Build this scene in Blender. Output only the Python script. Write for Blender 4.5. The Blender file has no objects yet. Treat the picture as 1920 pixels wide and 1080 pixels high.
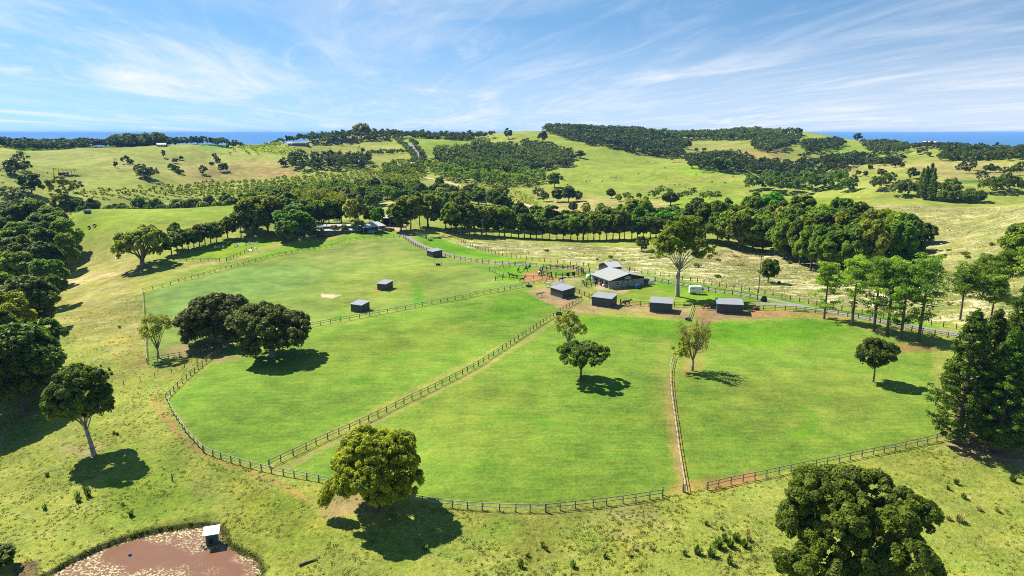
import bpy, bmesh, math, random
import numpy as np
from mathutils import Vector, Matrix

# ------------------------------------------------------------------ camera, world, sun, exposure
scene = bpy.context.scene
COL = scene.collection
W_PX, H_PX, F_PX = 1920.0, 1080.0, 1283.0
PITCH = math.radians(12.75)
CAM_Z = 154.0
cam_data = bpy.data.cameras.new('camera')
cam_data.sensor_width = 36.0
cam_data.lens = F_PX / W_PX * 36.0
cam_data.clip_start = 1.0
cam_data.clip_end = 200000.0
cam = bpy.data.objects.new('camera', cam_data)
COL.objects.link(cam)
cam.location = (0, 0, CAM_Z)
cam.rotation_euler = (math.radians(90) - PITCH, 0, 0)
scene.camera = cam

SUN_ELEV = math.radians(51.0)
SUN_AZ = math.radians(-52.0)              # clockwise from +Y, so a little left of the view
sun_dir = Vector((math.sin(SUN_AZ) * math.cos(SUN_ELEV), math.cos(SUN_AZ) * math.cos(SUN_ELEV), math.sin(SUN_ELEV)))
sun_data = bpy.data.lights.new('sun', 'SUN')
sun_data.energy = 4.9
sun_data.angle = math.radians(0.5)
sun_data.color = (1.0, 0.945, 0.84)
sun = bpy.data.objects.new('sun', sun_data)
COL.objects.link(sun)
sun.rotation_euler = (-sun_dir).to_track_quat('-Z', 'Y').to_euler()
sun.location = (0, 0, 400)

scene.view_settings.view_transform = 'Standard'
scene.view_settings.look = 'None'
scene.view_settings.exposure = 1.0
scene.view_settings.gamma = 1.0
scene.cycles.max_bounces = 6
scene.cycles.diffuse_bounces = 3
scene.cycles.glossy_bounces = 2
scene.cycles.transmission_bounces = 3
scene.cycles.transparent_max_bounces = 8
scene.cycles.use_denoising = False
scene.cycles.filter_width = 1.0
scene.cycles.volume_bounces = 0

world = bpy.data.worlds.new('World')
scene.world = world
world.use_nodes = True


def build_world():
    nt = world.node_tree
    nt.nodes.clear()
    N = nt.nodes.new
    L = nt.links.new

    def math_node(op, a=None, b=None, clamp=False):
        n = N('ShaderNodeMath'); n.operation = op; n.use_clamp = clamp
        for i, v in enumerate((a, b)):
            if v is None: continue
            if isinstance(v, (int, float)): n.inputs[i].default_value = v
            else: L(v, n.inputs[i])
        return n.outputs[0]

    out = N('ShaderNodeOutputWorld')
    bg = N('ShaderNodeBackground')
    bg.inputs['Strength'].default_value = 0.068
    tc = N('ShaderNodeTexCoord')
    sep = N('ShaderNodeSeparateXYZ')
    L(tc.outputs['Generated'], sep.inputs[0])
    x, y, z = sep.outputs
    zpos = math_node('MAXIMUM', z, 0.0)
    # clear sky
    comb = N('ShaderNodeCombineXYZ')
    L(x, comb.inputs[0]); L(y, comb.inputs[1])
    zz = math_node('ADD', math_node('MULTIPLY', zpos, 1.3), 0.20)
    L(zz, comb.inputs[2])
    sky = N('ShaderNodeTexSky')
    sky.sky_type = 'NISHITA'
    sky.sun_disc = False
    sky.sun_elevation = SUN_ELEV
    sky.sun_rotation = SUN_AZ
    sky.altitude = 150
    sky.air_density = 1.0
    sky.dust_density = 0.35
    sky.ozone_density = 2.5
    L(comb.outputs[0], sky.inputs['Vector'])
    # cirrus: streaks lying in a flat layer high above, running away from the camera
    inv = math_node('DIVIDE', 1.0, math_node('ADD', zpos, 0.035))
    u = math_node('MULTIPLY', x, inv)
    v = math_node('MULTIPLY', y, inv)

    def layer(su, sv, ou, ov, rough, dist, lo, hi, detail=8.0, shear=0.0):
        cb = N('ShaderNodeCombineXYZ')
        uu = math_node('ADD', math_node('MULTIPLY', math_node('ADD', u, math_node('MULTIPLY', v, shear)), su), ou)
        vv = math_node('ADD', math_node('MULTIPLY', v, sv), ov)
        L(uu, cb.inputs[0]); L(vv, cb.inputs[1])
        n = N('ShaderNodeTexNoise')
        n.inputs['Scale'].default_value = 1.0
        n.inputs['Detail'].default_value = detail
        n.inputs['Roughness'].default_value = rough
        n.inputs['Distortion'].default_value = dist
        L(cb.outputs[0], n.inputs['Vector'])
        mr = N('ShaderNodeMapRange')
        mr.interpolation_type = 'SMOOTHSTEP'
        mr.inputs['From Min'].default_value = lo
        mr.inputs['From Max'].default_value = hi
        L(n.outputs['Fac'], mr.inputs['Value'])
        return mr.outputs[0]

    c1 = layer(0.50, 0.15, 3.1, 1.7, 0.62, 1.1, 0.42, 0.76, shear=0.12)
    c2 = layer(1.7, 0.34, 7.7, 4.2, 0.70, 1.4, 0.42, 0.85, shear=0.22)
    c3 = layer(0.22, 0.05, 1.3, 9.2, 0.5, 0.2, 0.38, 0.72, 4.0, shear=-0.05)
    m = math_node('ADD', math_node('MULTIPLY', c1, 0.62), math_node('MULTIPLY', c2, 0.40))
    m = math_node('MULTIPLY', m, math_node('ADD', math_node('MULTIPLY', c3, 0.9), 0.55))
    # a thin milky veil low over the sea, thicker to the right
    veil = N('ShaderNodeMapRange')
    veil.inputs['From Min'].default_value = 0.16
    veil.inputs['From Max'].default_value = 0.0
    veil.interpolation_type = 'SMOOTHSTEP'
    L(zpos, veil.inputs['Value'])
    right = N('ShaderNodeMapRange')
    right.inputs['From Min'].default_value = -0.5
    right.inputs['From Max'].default_value = 0.62
    L(x, right.inputs['Value'])
    vv = math_node('MULTIPLY', veil.outputs[0], math_node('ADD', math_node('MULTIPLY', right.outputs[0], 0.42), 0.22))
    m = math_node('ADD', math_node('ADD', m, vv), 0.06, True)
    over = N('ShaderNodeMapRange')        # the cirrus thins out overhead
    over.inputs['From Min'].default_value = 0.22; over.inputs['From Max'].default_value = 0.5
    over.inputs['To Min'].default_value = 1.0; over.inputs['To Max'].default_value = 0.12
    L(zpos, over.inputs['Value'])
    m = math_node('MULTIPLY', m, over.outputs[0])
    # cumulus heads low on the right
    cv = N('ShaderNodeTexNoise')
    cv.inputs['Scale'].default_value = 16.0
    cv.inputs['Detail'].default_value = 7.0
    cv.inputs['Roughness'].default_value = 0.55
    L(tc.outputs['Generated'], cv.inputs['Vector'])
    hgt = N('ShaderNodeMapRange')
    hgt.inputs['From Min'].default_value = 0.068
    hgt.inputs['From Max'].default_value = 0.01
    L(zpos, hgt.inputs['Value'])
    rx = N('ShaderNodeMapRange')
    rx.inputs['From Min'].default_value = 0.42
    rx.inputs['From Max'].default_value = 0.60
    L(x, rx.inputs['Value'])
    cum = math_node('MULTIPLY', hgt.outputs[0], rx.outputs[0])
    cum = math_node('MULTIPLY', cum, cv.outputs['Fac'])
    cum2 = N('ShaderNodeMapRange')
    cum2.inputs['From Min'].default_value = 0.09
    cum2.inputs['From Max'].default_value = 0.34
    L(cum, cum2.inputs['Value'])
    m = math_node('MAXIMUM', m, math_node('MULTIPLY', cum2.outputs[0], 0.7))
    mix = N('ShaderNodeMix')
    mix.data_type = 'RGBA'
    L(math_node('MULTIPLY', m, 0.95, True), mix.inputs['Factor'])
    tint = N('ShaderNodeMix'); tint.data_type = 'RGBA'; tint.blend_type = 'MULTIPLY'
    tint.inputs['Factor'].default_value = 1.0
    L(sky.outputs[0], tint.inputs['A'])
    tint.inputs['B'].default_value = SKY_TINT
    L(tint.outputs['Result'], mix.inputs['A'])
    mix.inputs['B'].default_value = CLOUD_COL
    L(mix.outputs['Result'], bg.inputs['Color'])
    L(bg.outputs[0], out.inputs[0])


SKY_TINT = (0.70, 1.10, 1.18, 1)
CLOUD_COL = (7.2, 7.5, 7.9, 1)
build_world()

# ------------------------------------------------------------------ helpers
SP, CP = math.sin(PITCH), math.cos(PITCH)


def ray(px, py):
    dx, dz = (px - 960.0) / F_PX, (540.0 - py) / F_PX
    return np.array((dx, CP + SP * dz, -SP + CP * dz))


def tag(o, label=None, cat=None, group=None, kind=None):
    if label: o['label'] = label
    if cat: o['category'] = cat
    if group: o['group'] = group
    if kind: o['kind'] = kind
    return o


def new_obj(name, mesh, parent=None, loc=None, rotz=0.0):
    o = bpy.data.objects.new(name, mesh)
    COL.objects.link(o)
    if parent is not None: o.parent = parent
    if loc is not None: o.location = loc
    if rotz: o.rotation_euler = (0, 0, rotz)
    return o


def np_mesh(name, verts, faces, mat=None, tint=None, smooth=False):
    """verts (n,3); faces (m,k) one polygon size, or a list of lists."""
    me = bpy.data.meshes.new(name)
    verts = np.asarray(verts, dtype=np.float32)
    if isinstance(faces, np.ndarray):
        m, k = faces.shape
        me.vertices.add(len(verts)); me.vertices.foreach_set('co', verts.ravel())
        me.loops.add(m * k); me.loops.foreach_set('vertex_index', faces.ravel().astype(np.int32))
        me.polygons.add(m)
        me.polygons.foreach_set('loop_start', np.arange(0, m * k, k, dtype=np.int32))
        me.update(calc_edges=True)
    else:
        me.from_pydata([tuple(v) for v in verts.tolist()], [], faces)
    if smooth:
        me.polygons.foreach_set('use_smooth', np.ones(len(me.polygons), dtype=bool))
    if tint is not None:
        a = me.attributes.new('tint', 'FLOAT', 'POINT')
        a.data.foreach_set('value', np.asarray(tint, dtype=np.float32))
    if mat is not None: me.materials.append(mat)
    return me


class MB:
    """collects boxes, tubes and polygons, builds one mesh"""
    def __init__(self): self.v = []; self.f = []

    def poly(self, pts):
        b = len(self.v); self.v += [tuple(p) for p in pts]; self.f.append(list(range(b, b + len(pts))))
        return self

    def box(self, c, s, rz=0.0, rx=0.0, ry=0.0, taper=1.0):
        M = Matrix.Rotation(rz, 3, 'Z') @ Matrix.Rotation(ry, 3, 'Y') @ Matrix.Rotation(rx, 3, 'X')
        b = len(self.v)
        for sz in (-.5, .5):
            t = 1.0 if sz < 0 else taper
            for sx, sy in ((-.5, -.5), (.5, -.5), (.5, .5), (-.5, .5)):
                p = M @ Vector((sx * s[0] * t, sy * s[1] * t, sz * s[2]))
                self.v.append((c[0] + p.x, c[1] + p.y, c[2] + p.z))
        for q in ((3, 2, 1, 0), (4, 5, 6, 7), (0, 1, 5, 4), (1, 2, 6, 5), (2, 3, 7, 6), (3, 0, 4, 7)):
            self.f.append([b + i for i in q])
        return self

    def prism(self, pts, off):
        """closed outline pts (3D) swept by off"""
        b = len(self.v); n = len(pts); off = Vector(off)
        for p in pts: self.v.append(tuple(p))
        for p in pts: self.v.append(tuple(Vector(p) + off))
        self.f.append([b + i for i in range(n)][::-1]); self.f.append([b + n + i for i in range(n)])
        for i in range(n):
            j = (i + 1) % n
            self.f.append([b + i, b + j, b + n + j, b + n + i])
        return self

    def tube(self, pts, radii, n=6, cap=True):
        pts = [Vector(p) for p in pts]
        if not hasattr(radii, '__len__'): radii = [radii] * len(pts)
        b = len(self.v)
        up = None
        for i, p in enumerate(pts):
            d = (pts[min(i + 1, len(pts) - 1)] - pts[max(i - 1, 0)])
            d = d.normalized() if d.length > 1e-9 else Vector((0, 0, 1))
            a = Vector((1, 0, 0)) if abs(d.x) < 0.9 else Vector((0, 1, 0))
            u = d.cross(a).normalized() if up is None else (up - d * up.dot(d)).normalized()
            up = u
            w = d.cross(u)
            for k in range(n):
                t = 2 * math.pi * k / n
                q = p + (u * math.cos(t) + w * math.sin(t)) * radii[i]
                self.v.append(tuple(q))
        for i in range(len(pts) - 1):
            for k in range(n):
                k2 = (k + 1) % n
                self.f.append([b + i * n + k, b + i * n + k2, b + (i + 1) * n + k2, b + (i + 1) * n + k])
        if cap:
            self.f.append([b + k for k in range(n)][::-1])
            e = b + (len(pts) - 1) * n
            self.f.append([e + k for k in range(n)])
        return self

    def mesh(self, name, mat=None, smooth=False):
        me = bpy.data.meshes.new(name)
        me.from_pydata(self.v, [], self.f)
        bm = bmesh.new(); bm.from_mesh(me)
        bmesh.ops.recalc_face_normals(bm, faces=bm.faces)
        bm.to_mesh(me); bm.free()
        if smooth:
            for p in me.polygons: p.use_smooth = True
        if mat is not None: me.materials.append(mat)
        return me

    def build(self, name, mat=None, parent=None, smooth=False, loc=None):
        return new_obj(name, self.mesh(name, mat, smooth), parent, loc)


def empty(name, loc, rotz=0.0, scale=None):
    o = bpy.data.objects.new(name, None)
    o.empty_display_size = 0.5
    COL.objects.link(o)
    o.location = loc
    o.rotation_euler = (0, 0, rotz)
    if scale is not None: o.scale = scale
    return o


# ------------------------------------------------------------------ materials
def nodes_of(name):
    m = bpy.data.materials.new(name)
    m.use_nodes = True
    nt = m.node_tree
    nt.nodes.clear()
    out = nt.nodes.new('ShaderNodeOutputMaterial')
    return m, nt, out


def simple_mat(name, col, rough=0.7, var=0.25, scale=1.5, metal=0.0, bump=0.0, stretch=(1, 1, 1), spec=0.3, dark=None):
    """principled with noise-driven colour variation in object space"""
    m, nt, out = nodes_of(name)
    N, L = nt.nodes.new, nt.links.new
    p = N('ShaderNodeBsdfPrincipled')
    p.inputs['Roughness'].default_value = rough
    p.inputs['Metallic'].default_value = metal
    p.inputs['Specular IOR Level'].default_value = spec
    tc = N('ShaderNodeTexCoord')
    mp = N('ShaderNodeMapping'); mp.inputs['Scale'].default_value = stretch
    L(tc.outputs['Object'], mp.inputs[0])
    n = N('ShaderNodeTexNoise')
    n.inputs['Scale'].default_value = scale
    n.inputs['Detail'].default_value = 6
    n.inputs['Roughness'].default_value = 0.65
    L(mp.outputs[0], n.inputs['Vector'])
    mr = N('ShaderNodeMapRange')
    mr.inputs['From Min'].default_value = 0.3; mr.inputs['From Max'].default_value = 0.7
    L(n.outputs['Fac'], mr.inputs['Value'])
    mx = N('ShaderNodeMix'); mx.data_type = 'RGBA'
    lo = dark if dark else tuple(c * (1 - var) for c in col)
    hi = tuple(min(1, c * (1 + var)) for c in col) if not dark else col
    mx.inputs['A'].default_value = (*lo, 1); mx.inputs['B'].default_value = (*hi, 1)
    L(mr.outputs[0], mx.inputs['Factor'])
    L(mx.outputs['Result'], p.inputs['Base Color'])
    if bump:
        b = N('ShaderNodeBump'); b.inputs['Strength'].default_value = bump; b.inputs['Distance'].default_value = 0.05
        L(n.outputs['Fac'], b.inputs['Height']); L(b.outputs[0], p.inputs['Normal'])
    L(p.outputs[0], out.inputs[0])
    return m


def sheet_mat(name, col, rib=9.0, axis=0, rough=0.45, metal=0.0, var=0.12):
    """ribbed sheet metal: a wave bump across one axis and faint streaky weathering"""
    m, nt, out = nodes_of(name)
    N, L = nt.nodes.new, nt.links.new
    p = N('ShaderNodeBsdfPrincipled')
    p.inputs['Roughness'].default_value = rough
    p.inputs['Metallic'].default_value = metal
    tc = N('ShaderNodeTexCoord')
    w = N('ShaderNodeTexWave')
    w.wave_type = 'BANDS'; w.bands_direction = 'XYZ'[axis]
    w.inputs['Scale'].default_value = rib / 6.283
    L(tc.outputs['Object'], w.inputs['Vector'])
    b = N('ShaderNodeBump'); b.inputs['Strength'].default_value = 0.6; b.inputs['Distance'].default_value = 0.03
    L(w.outputs['Fac'], b.inputs['Height']); L(b.outputs[0], p.inputs['Normal'])
    n = N('ShaderNodeTexNoise'); n.inputs['Scale'].default_value = 1.3; n.inputs['Detail'].default_value = 5
    L(tc.outputs['Object'], n.inputs['Vector'])
    mx = N('ShaderNodeMix'); mx.data_type = 'RGBA'
    mx.inputs['A'].default_value = (*[c * (1 - var) for c in col], 1)
    mx.inputs['B'].default_value = (*[min(1, c * (1 + var)) for c in col], 1)
    L(n.outputs['Fac'], mx.inputs['Factor'])
    L(mx.outputs['Result'], p.inputs['Base Color'])
    L(p.outputs[0], out.inputs[0])
    return m


def leaf_mat(name, dark, light, transl=0.3, gloss=0.25):
    """leaves: colour runs from dark to light by clump (tint) and a little by tree"""
    m, nt, out = nodes_of(name)
    N, L = nt.nodes.new, nt.links.new
    at_ = N('ShaderNodeAttribute'); at_.attribute_name = 'tint'
    oi = N('ShaderNodeObjectInfo')
    mx = N('ShaderNodeMix'); mx.data_type = 'RGBA'
    mx.inputs['A'].default_value = (*dark, 1); mx.inputs['B'].default_value = (*light, 1)
    L(at_.outputs['Fac'], mx.inputs['Factor'])
    hs = N('ShaderNodeHueSaturation')
    mr = N('ShaderNodeMapRange')
    mr.inputs['To Min'].default_value = 0.72; mr.inputs['To Max'].default_value = 1.3
    L(oi.outputs['Random'], mr.inputs['Value'])
    L(mr.outputs[0], hs.inputs['Value'])
    mr2 = N('ShaderNodeMapRange')
    mr2.inputs['To Min'].default_value = 0.485; mr2.inputs['To Max'].default_value = 0.515
    w = N('ShaderNodeMath'); w.operation = 'FRACT'
    w0 = N('ShaderNodeMath'); w0.operation = 'MULTIPLY'; w0.inputs[1].default_value = 7.31
    L(oi.outputs['Random'], w0.inputs[0]); L(w0.outputs[0], w.inputs[0]); L(w.outputs[0], mr2.inputs['Value'])
    L(mr2.outputs[0], hs.inputs['Hue'])
    L(mx.outputs['Result'], hs.inputs['Color'])
    p = N('ShaderNodeBsdfPrincipled')
    p.inputs['Roughness'].default_value = 0.55
    p.inputs['Specular IOR Level'].default_value = gloss
    L(hs.outputs[0], p.inputs['Base Color'])
    tr = N('ShaderNodeBsdfTranslucent')
    br = N('ShaderNodeMix'); br.data_type = 'RGBA'; br.blend_type = 'MULTIPLY'; br.inputs['Factor'].default_value = 1
    br.inputs['B'].default_value = (1.75, 1.95, 0.6, 1)
    L(hs.outputs[0], br.inputs['A']); L(br.outputs['Result'], tr.inputs['Color'])
    ms = N('ShaderNodeMixShader'); ms.inputs[0].default_value = transl
    L(p.outputs[0], ms.inputs[1]); L(tr.outputs[0], ms.inputs[2])
    L(ms.outputs[0], out.inputs[0])
    return m
# ------------------------------------------------------------------ terrain: one height function, fitted through surveyed points
def _pt(px, py, z=None, r=None):
    d = ray(px, py)
    hr = math.hypot(d[0], d[1])
    az = math.atan2(d[0], d[1])
    s = d[2] / hr
    if r is None: r = (z - CAM_Z) / s
    else: z = CAM_Z + r * s
    return (az, r, z)


def _pa(px, r, z):
    d = ray(px, 330)
    return (math.atan2(d[0], d[1]), r, z)


_S = []
for px, py, z in (
    (-500, 1300, 96.0), (400, 1300, 96.9), (960, 1300, 98), (1500, 1300, 98), (2400, 1300, 97),
    (-400, 1080, 96.5), (0, 1080, 97.2), (240, 1080, 97.4), (480, 1080, 97.9), (720, 1080, 98.7), (960, 1080, 99), (1440, 1080, 99), (1920, 1080, 98.5), (2400, 1080, 98),
    (240, 985, 97.6), (420, 985, 97.9), (100, 1020, 97.3),
    (1023, 955, 100), (310, 750, 100), (600, 905, 99.5), (1250, 920, 100.2), (1770, 820, 101), (1930, 880, 100), (2400, 900, 99),
    (175, 850, 98.5), (0, 850, 96.5), (-400, 850, 94), (0, 700, 95.5), (100, 640, 97), (-400, 650, 92), (150, 480, 98.5), (0, 480, 96), (-400, 480, 90),
    (270, 560, 100), (300, 680, 99.5), (420, 650, 100.2), (600, 610, 101.2), (480, 720, 100.6), (800, 700, 101.3), (1000, 800, 100.8),
    (1260, 750, 101), (1500, 780, 101), (720, 534, 102.6), (812, 480, 103.2), (740, 441, 104.2), (600, 452, 103.2), (450, 490, 102), (280, 548, 100.6),
    (1010, 555, 102.6), (1160, 560, 103), (1240, 590, 102.6), (1370, 590, 102.6), (1540, 595, 102.6), (1700, 645, 102), (1700, 605, 103), (1920, 640, 103.2), (2300, 640, 103),
    (1265, 555, 103.2), (960, 500, 102.6), (1100, 507, 102.8), (1300, 528, 102.4), (1450, 560, 102.6), (900, 470, 101.8),
):
    _S.append(_pt(px, py, z=z))
for px, py, r in (
    (1000, 460, 330), (1150, 475, 318), (1350, 500, 288), (1350, 470, 335), (1550, 530, 268), (1700, 500, 290), (1850, 540, 258),
    (1000, 445, 378), (1200, 450, 368), (1400, 470, 345), (1500, 490, 320), (1690, 512, 296), (1800, 430, 370), (1720, 455, 340),
    (1850, 385, 440), (1750, 378, 455), (1940, 380, 440), (1600, 370, 480), (1450, 368, 505), (1330, 378, 500), (1450, 395, 440), (2300, 385, 440), (2300, 520, 270),
    (300, 393, 420), (150, 402, 415), (400, 388, 425), (470, 386, 432), (300, 440, 360), (430, 440, 358),
    (650, 430, 352), (560, 440, 346), (750, 420, 372), (800, 428, 362),
    (720, 385, 560), (620, 340, 690), (500, 345, 700), (400, 345, 720), (300, 350, 700), (200, 352, 680), (100, 342, 700), (0, 360, 620), (-400, 360, 620),
    (850, 380, 560), (900, 345, 720), (800, 330, 800), (780, 300, 930), (760, 264, 1230), (700, 264, 1230), (600, 277, 1120), (500, 290, 1040),
    (400, 302, 950), (250, 302, 960), (100, 302, 980), (250, 276, 1330), (100, 276, 1330), (0, 278, 1300), (-400, 282, 1300), (430, 274, 1380), (550, 268, 1340),
    (660, 258, 1390), (800, 256, 1400), (900, 252, 1440), (980, 247, 1500), (1060, 246, 1500), (1150, 250, 1500), (1215, 257, 1480), (1300, 256, 1750), (1400, 255, 1750),
    (1485, 250, 1500), (1560, 259, 1450), (1650, 267, 1450), (1750, 272, 1450), (1850, 275, 1450), (1940, 276, 1450), (2400, 282, 1450),
    (1000, 262, 1300), (1050, 277, 1190), (1100, 302, 1040), (1080, 335, 870), (1000, 330, 870), (1160, 362, 690), (1060, 345, 740), (1200, 335, 830), (1300, 358, 720),
    (1400, 340, 800), (1350, 315, 950), (1250, 295, 1100), (1400, 290, 1150), (1300, 266, 1480), (1450, 270, 1350),
    (1060, 390, 540), (1150, 386, 540), (1260, 386, 528), (1000, 402, 480),
    (1550, 332, 870), (1650, 356, 680), (1800, 346, 700), (1940, 342, 700), (1700, 320, 900), (1850, 314, 900), (1600, 302, 1090), (1800, 296, 1090), (1950, 296, 1090),
    (1550, 281, 1240), (2400, 325, 900),
):
    _S.append(_pt(px, py, r=r))
for px, r, z in (
    (0, 540, 90), (200, 550, 88), (350, 560, 89), (480, 560, 92), (-400, 540, 88), (600, 470, 95), (1450, 620, 92), (1600, 590, 93), (1750, 570, 95), (1920, 570, 95),
    (2300, 570, 95), (900, 600, 94),
    (-400, 1750, 105), (0, 1750, 108), (300, 1800, 110), (600, 1800, 120), (850, 1850, 125), (1100, 1900, 130), (1350, 2200, 118), (1600, 1850, 110), (1900, 1800, 105), (2400, 1800, 100),
):
    _S.append(_pa(px, r, z))
for px in (-500, 0, 480, 960, 1440, 1920, 2400):
    _S += [_pa(px, 2600, 40), _pa(px, 3300, -6), _pa(px, 4500, -30)]
_S = np.array(_S)
KA = 2.2


def _phi(d2):
    return 0.5 * d2 * np.log(d2 + 1e-12)


_X = np.column_stack((_S[:, 0] * KA, np.log(_S[:, 1])))
_E = (_S[:, 2] - 100.0) / _S[:, 1]
_n = len(_X)
_K = _phi(((_X[:, None, :] - _X[None, :, :]) ** 2).sum(-1)) + np.eye(_n) * 2e-4
_Pm = np.column_stack((np.ones(_n), _X))
_A = np.block([[_K, _Pm], [_Pm.T, np.zeros((3, 3))]])
_w = np.linalg.solve(_A, np.concatenate((_E, np.zeros(3))))
GA = np.linspace(math.radians(-70), math.radians(70), 361)
GL = np.linspace(math.log(20.0), math.log(5000.0), 420)
_G = np.zeros((len(GA), len(GL)))
for i, a in enumerate(GA):
    q = np.column_stack((np.full(len(GL), a * KA), GL))
    _G[i] = _phi(((q[:, None, :] - _X[None]) ** 2).sum(-1)) @ _w[:_n] + _w[_n] + q @ _w[_n + 1:]


def _bilin(a, l):
    fa = np.clip((a - GA[0]) / (GA[1] - GA[0]), 0, len(GA) - 1.001)
    fl = np.clip((l - GL[0]) / (GL[1] - GL[0]), 0, len(GL) - 1.001)
    i, j = fa.astype(int), fl.astype(int)
    u, v = fa - i, fl - j
    return (_G[i, j] * (1 - u) * (1 - v) + _G[i + 1, j] * u * (1 - v) + _G[i, j + 1] * (1 - u) * v + _G[i + 1, j + 1] * u * v)


POND_Z = 96.75
POND_PX = [(60, 1095), (95, 1078), (130, 1058), (165, 1041), (200, 1026), (235, 1014), (270, 1004), (310, 996), (350, 990), (384, 987), (404, 990), (424, 1004),
           (428, 1022), (444, 1034), (468, 1043), (486, 1056), (494, 1080), (470, 1130), (400, 1180), (250, 1210), (100, 1190), (30, 1140)]


def on_plane(px, py, z):
    d = ray(px, py)
    t = (z - CAM_Z) / d[2]
    return np.array((d[0] * t, d[1] * t))


POND_XY = np.array([on_plane(px, py, POND_Z) for px, py in POND_PX])


def signed_dist(P, x, y):
    """distance to the outline P, positive inside"""
    x = np.asarray(x, float); y = np.asarray(y, float)
    inside = np.zeros(x.shape, bool)
    best = np.full(x.shape, 1e18)
    n = len(P)
    for i in range(n):
        x0, y0 = P[i]; x1, y1 = P[(i + 1) % n]
        dx, dy = x1 - x0, y1 - y0
        t = np.clip(((x - x0) * dx + (y - y0) * dy) / (dx * dx + dy * dy + 1e-12), 0, 1)
        best = np.minimum(best, (x - x0 - t * dx) ** 2 + (y - y0 - t * dy) ** 2)
        c = ((y0 > y) != (y1 > y))
        with np.errstate(divide='ignore', invalid='ignore'):
            c &= x < dx * (y - y0) / (dy if abs(dy) > 1e-12 else 1e-12) + x0
        inside ^= c
    d = np.sqrt(best)
    return np.where(inside, d, -d)


def line_dist(P, x, y):
    x = np.asarray(x, float); y = np.asarray(y, float)
    best = np.full(x.shape, 1e18)
    for (x0, y0), (x1, y1) in zip(P[:-1], P[1:]):
        dx, dy = x1 - x0, y1 - y0
        t = np.clip(((x - x0) * dx + (y - y0) * dy) / (dx * dx + dy * dy + 1e-12), 0, 1)
        best = np.minimum(best, (x - x0 - t * dx) ** 2 + (y - y0 - t * dy) ** 2)
    return np.sqrt(best)


def wobble(x, y):
    """gentle natural unevenness of the land, metres"""
    r = np.hypot(x, y)
    a = (np.sin(x * .31 + 1.3 * np.sin(y * .11)) * np.sin(y * .27 + 1.1 * np.sin(x * .13)) * 0.07
         + np.sin(x * .083 + 2 + np.sin(y * .045)) * np.sin(y * .071 + np.sin(x * .05)) * 0.22)
    b = np.sin(x * .021 + 1.7 * np.sin(y * .013)) * np.sin(y * .017 + 1.4 * np.sin(x * .011))
    c = 1 - 2 * np.abs(np.sin(x * .0135 + 1.9 * np.sin(y * .0071 + .6)) * np.sin(y * .0092 + 1.5 * np.sin(x * .0083)))
    return a + np.clip((r - 500) / 350, 0, 1) * (b * 2.6 + c * 7.0 * np.clip((1420 - r) / 250, 0.2, 1))


def smooth01(t):
    t = np.clip(t, 0, 1)
    return t * t * (3 - 2 * t)


def height(x, y):
    x = np.atleast_1d(np.asarray(x, float)); y = np.atleast_1d(np.asarray(y, float))
    r = np.maximum(np.hypot(x, y), 20.5)
    h = 100.0 + r * _bilin(np.arctan2(x, y), np.log(r)) + wobble(x, y)
    near = (r < 110) & (x < -5)
    if near.any():
        d = signed_dist(POND_XY, x[near], y[near])
        hn = h[near]
        bank = POND_Z + 0.55 + np.clip(-d - 0.6, 0, None) * 0.1
        hn = np.where(d < 0, np.where(d > -5, np.maximum(np.minimum(hn, bank + 3 * smooth01(-d / 5)), POND_Z + 0.25 * smooth01(-d / 0.4)), hn), hn)
        hn = np.where(d >= 0, POND_Z - 0.9 * smooth01(d / 2.0) - 0.02, hn)
        h[near] = hn
    return h


def H(x, y):
    return float(height(x, y)[0])


_T = np.concatenate((np.arange(25, 500, 0.4), np.geomspace(500, 4600, 2500)))


def at(px, py):
    """the point of the land seen at a pixel"""
    d = ray(px, py)
    hr = math.hypot(d[0], d[1])
    dx, dy, s = d[0] / hr, d[1] / hr, d[2] / hr
    g = CAM_Z + _T * s - height(dx * _T, dy * _T)
    k = np.nonzero(g < 0)[0]
    if len(k) == 0:
        t = 3300.0
    else:
        i = k[0]
        a, b = (_T[i - 1], _T[i]) if i else (_T[0] * .9, _T[0])
        for _ in range(18):
            m = (a + b) / 2
            if CAM_Z + m * s - H(dx * m, dy * m) < 0: b = m
            else: a = m
        t = (a + b) / 2
    return Vector((dx * t, dy * t, H(dx * t, dy * t)))


def at_r(px, r):
    """the point of the land at a bearing and a distance"""
    d = ray(px, 330)
    az = math.atan2(d[0], d[1])
    x, y = math.sin(az) * r, math.cos(az) * r
    return Vector((x, y, H(x, y)))


def mpp(p):
    """metres a 1920-wide pixel spans at p"""
    return (Vector(p) - Vector((0, 0, CAM_Z))).length / F_PX


def poly_xy(pts):
    return np.array([tuple(at(*p)[:2]) for p in pts])


# paddocks and other areas, outlined on the ground
AREAS = []      # (outline, colour, softness m, (tuft, straw, stripe), strength)


def area(pts, col, soft=3.0, look=(0.35, 0.0, 0.0), strength=1.0):
    AREAS.append((poly_xy(pts), col, soft, look, strength))


TRACKS = []     # (line, colour, half width, strength)


def track(pts, col, half, strength=1.0):
    TRACKS.append((poly_xy(pts), col, half, strength))


PASTURE = (0.200, 0.232, 0.036)
LUSH = (0.120, 0.205, 0.021)
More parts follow.
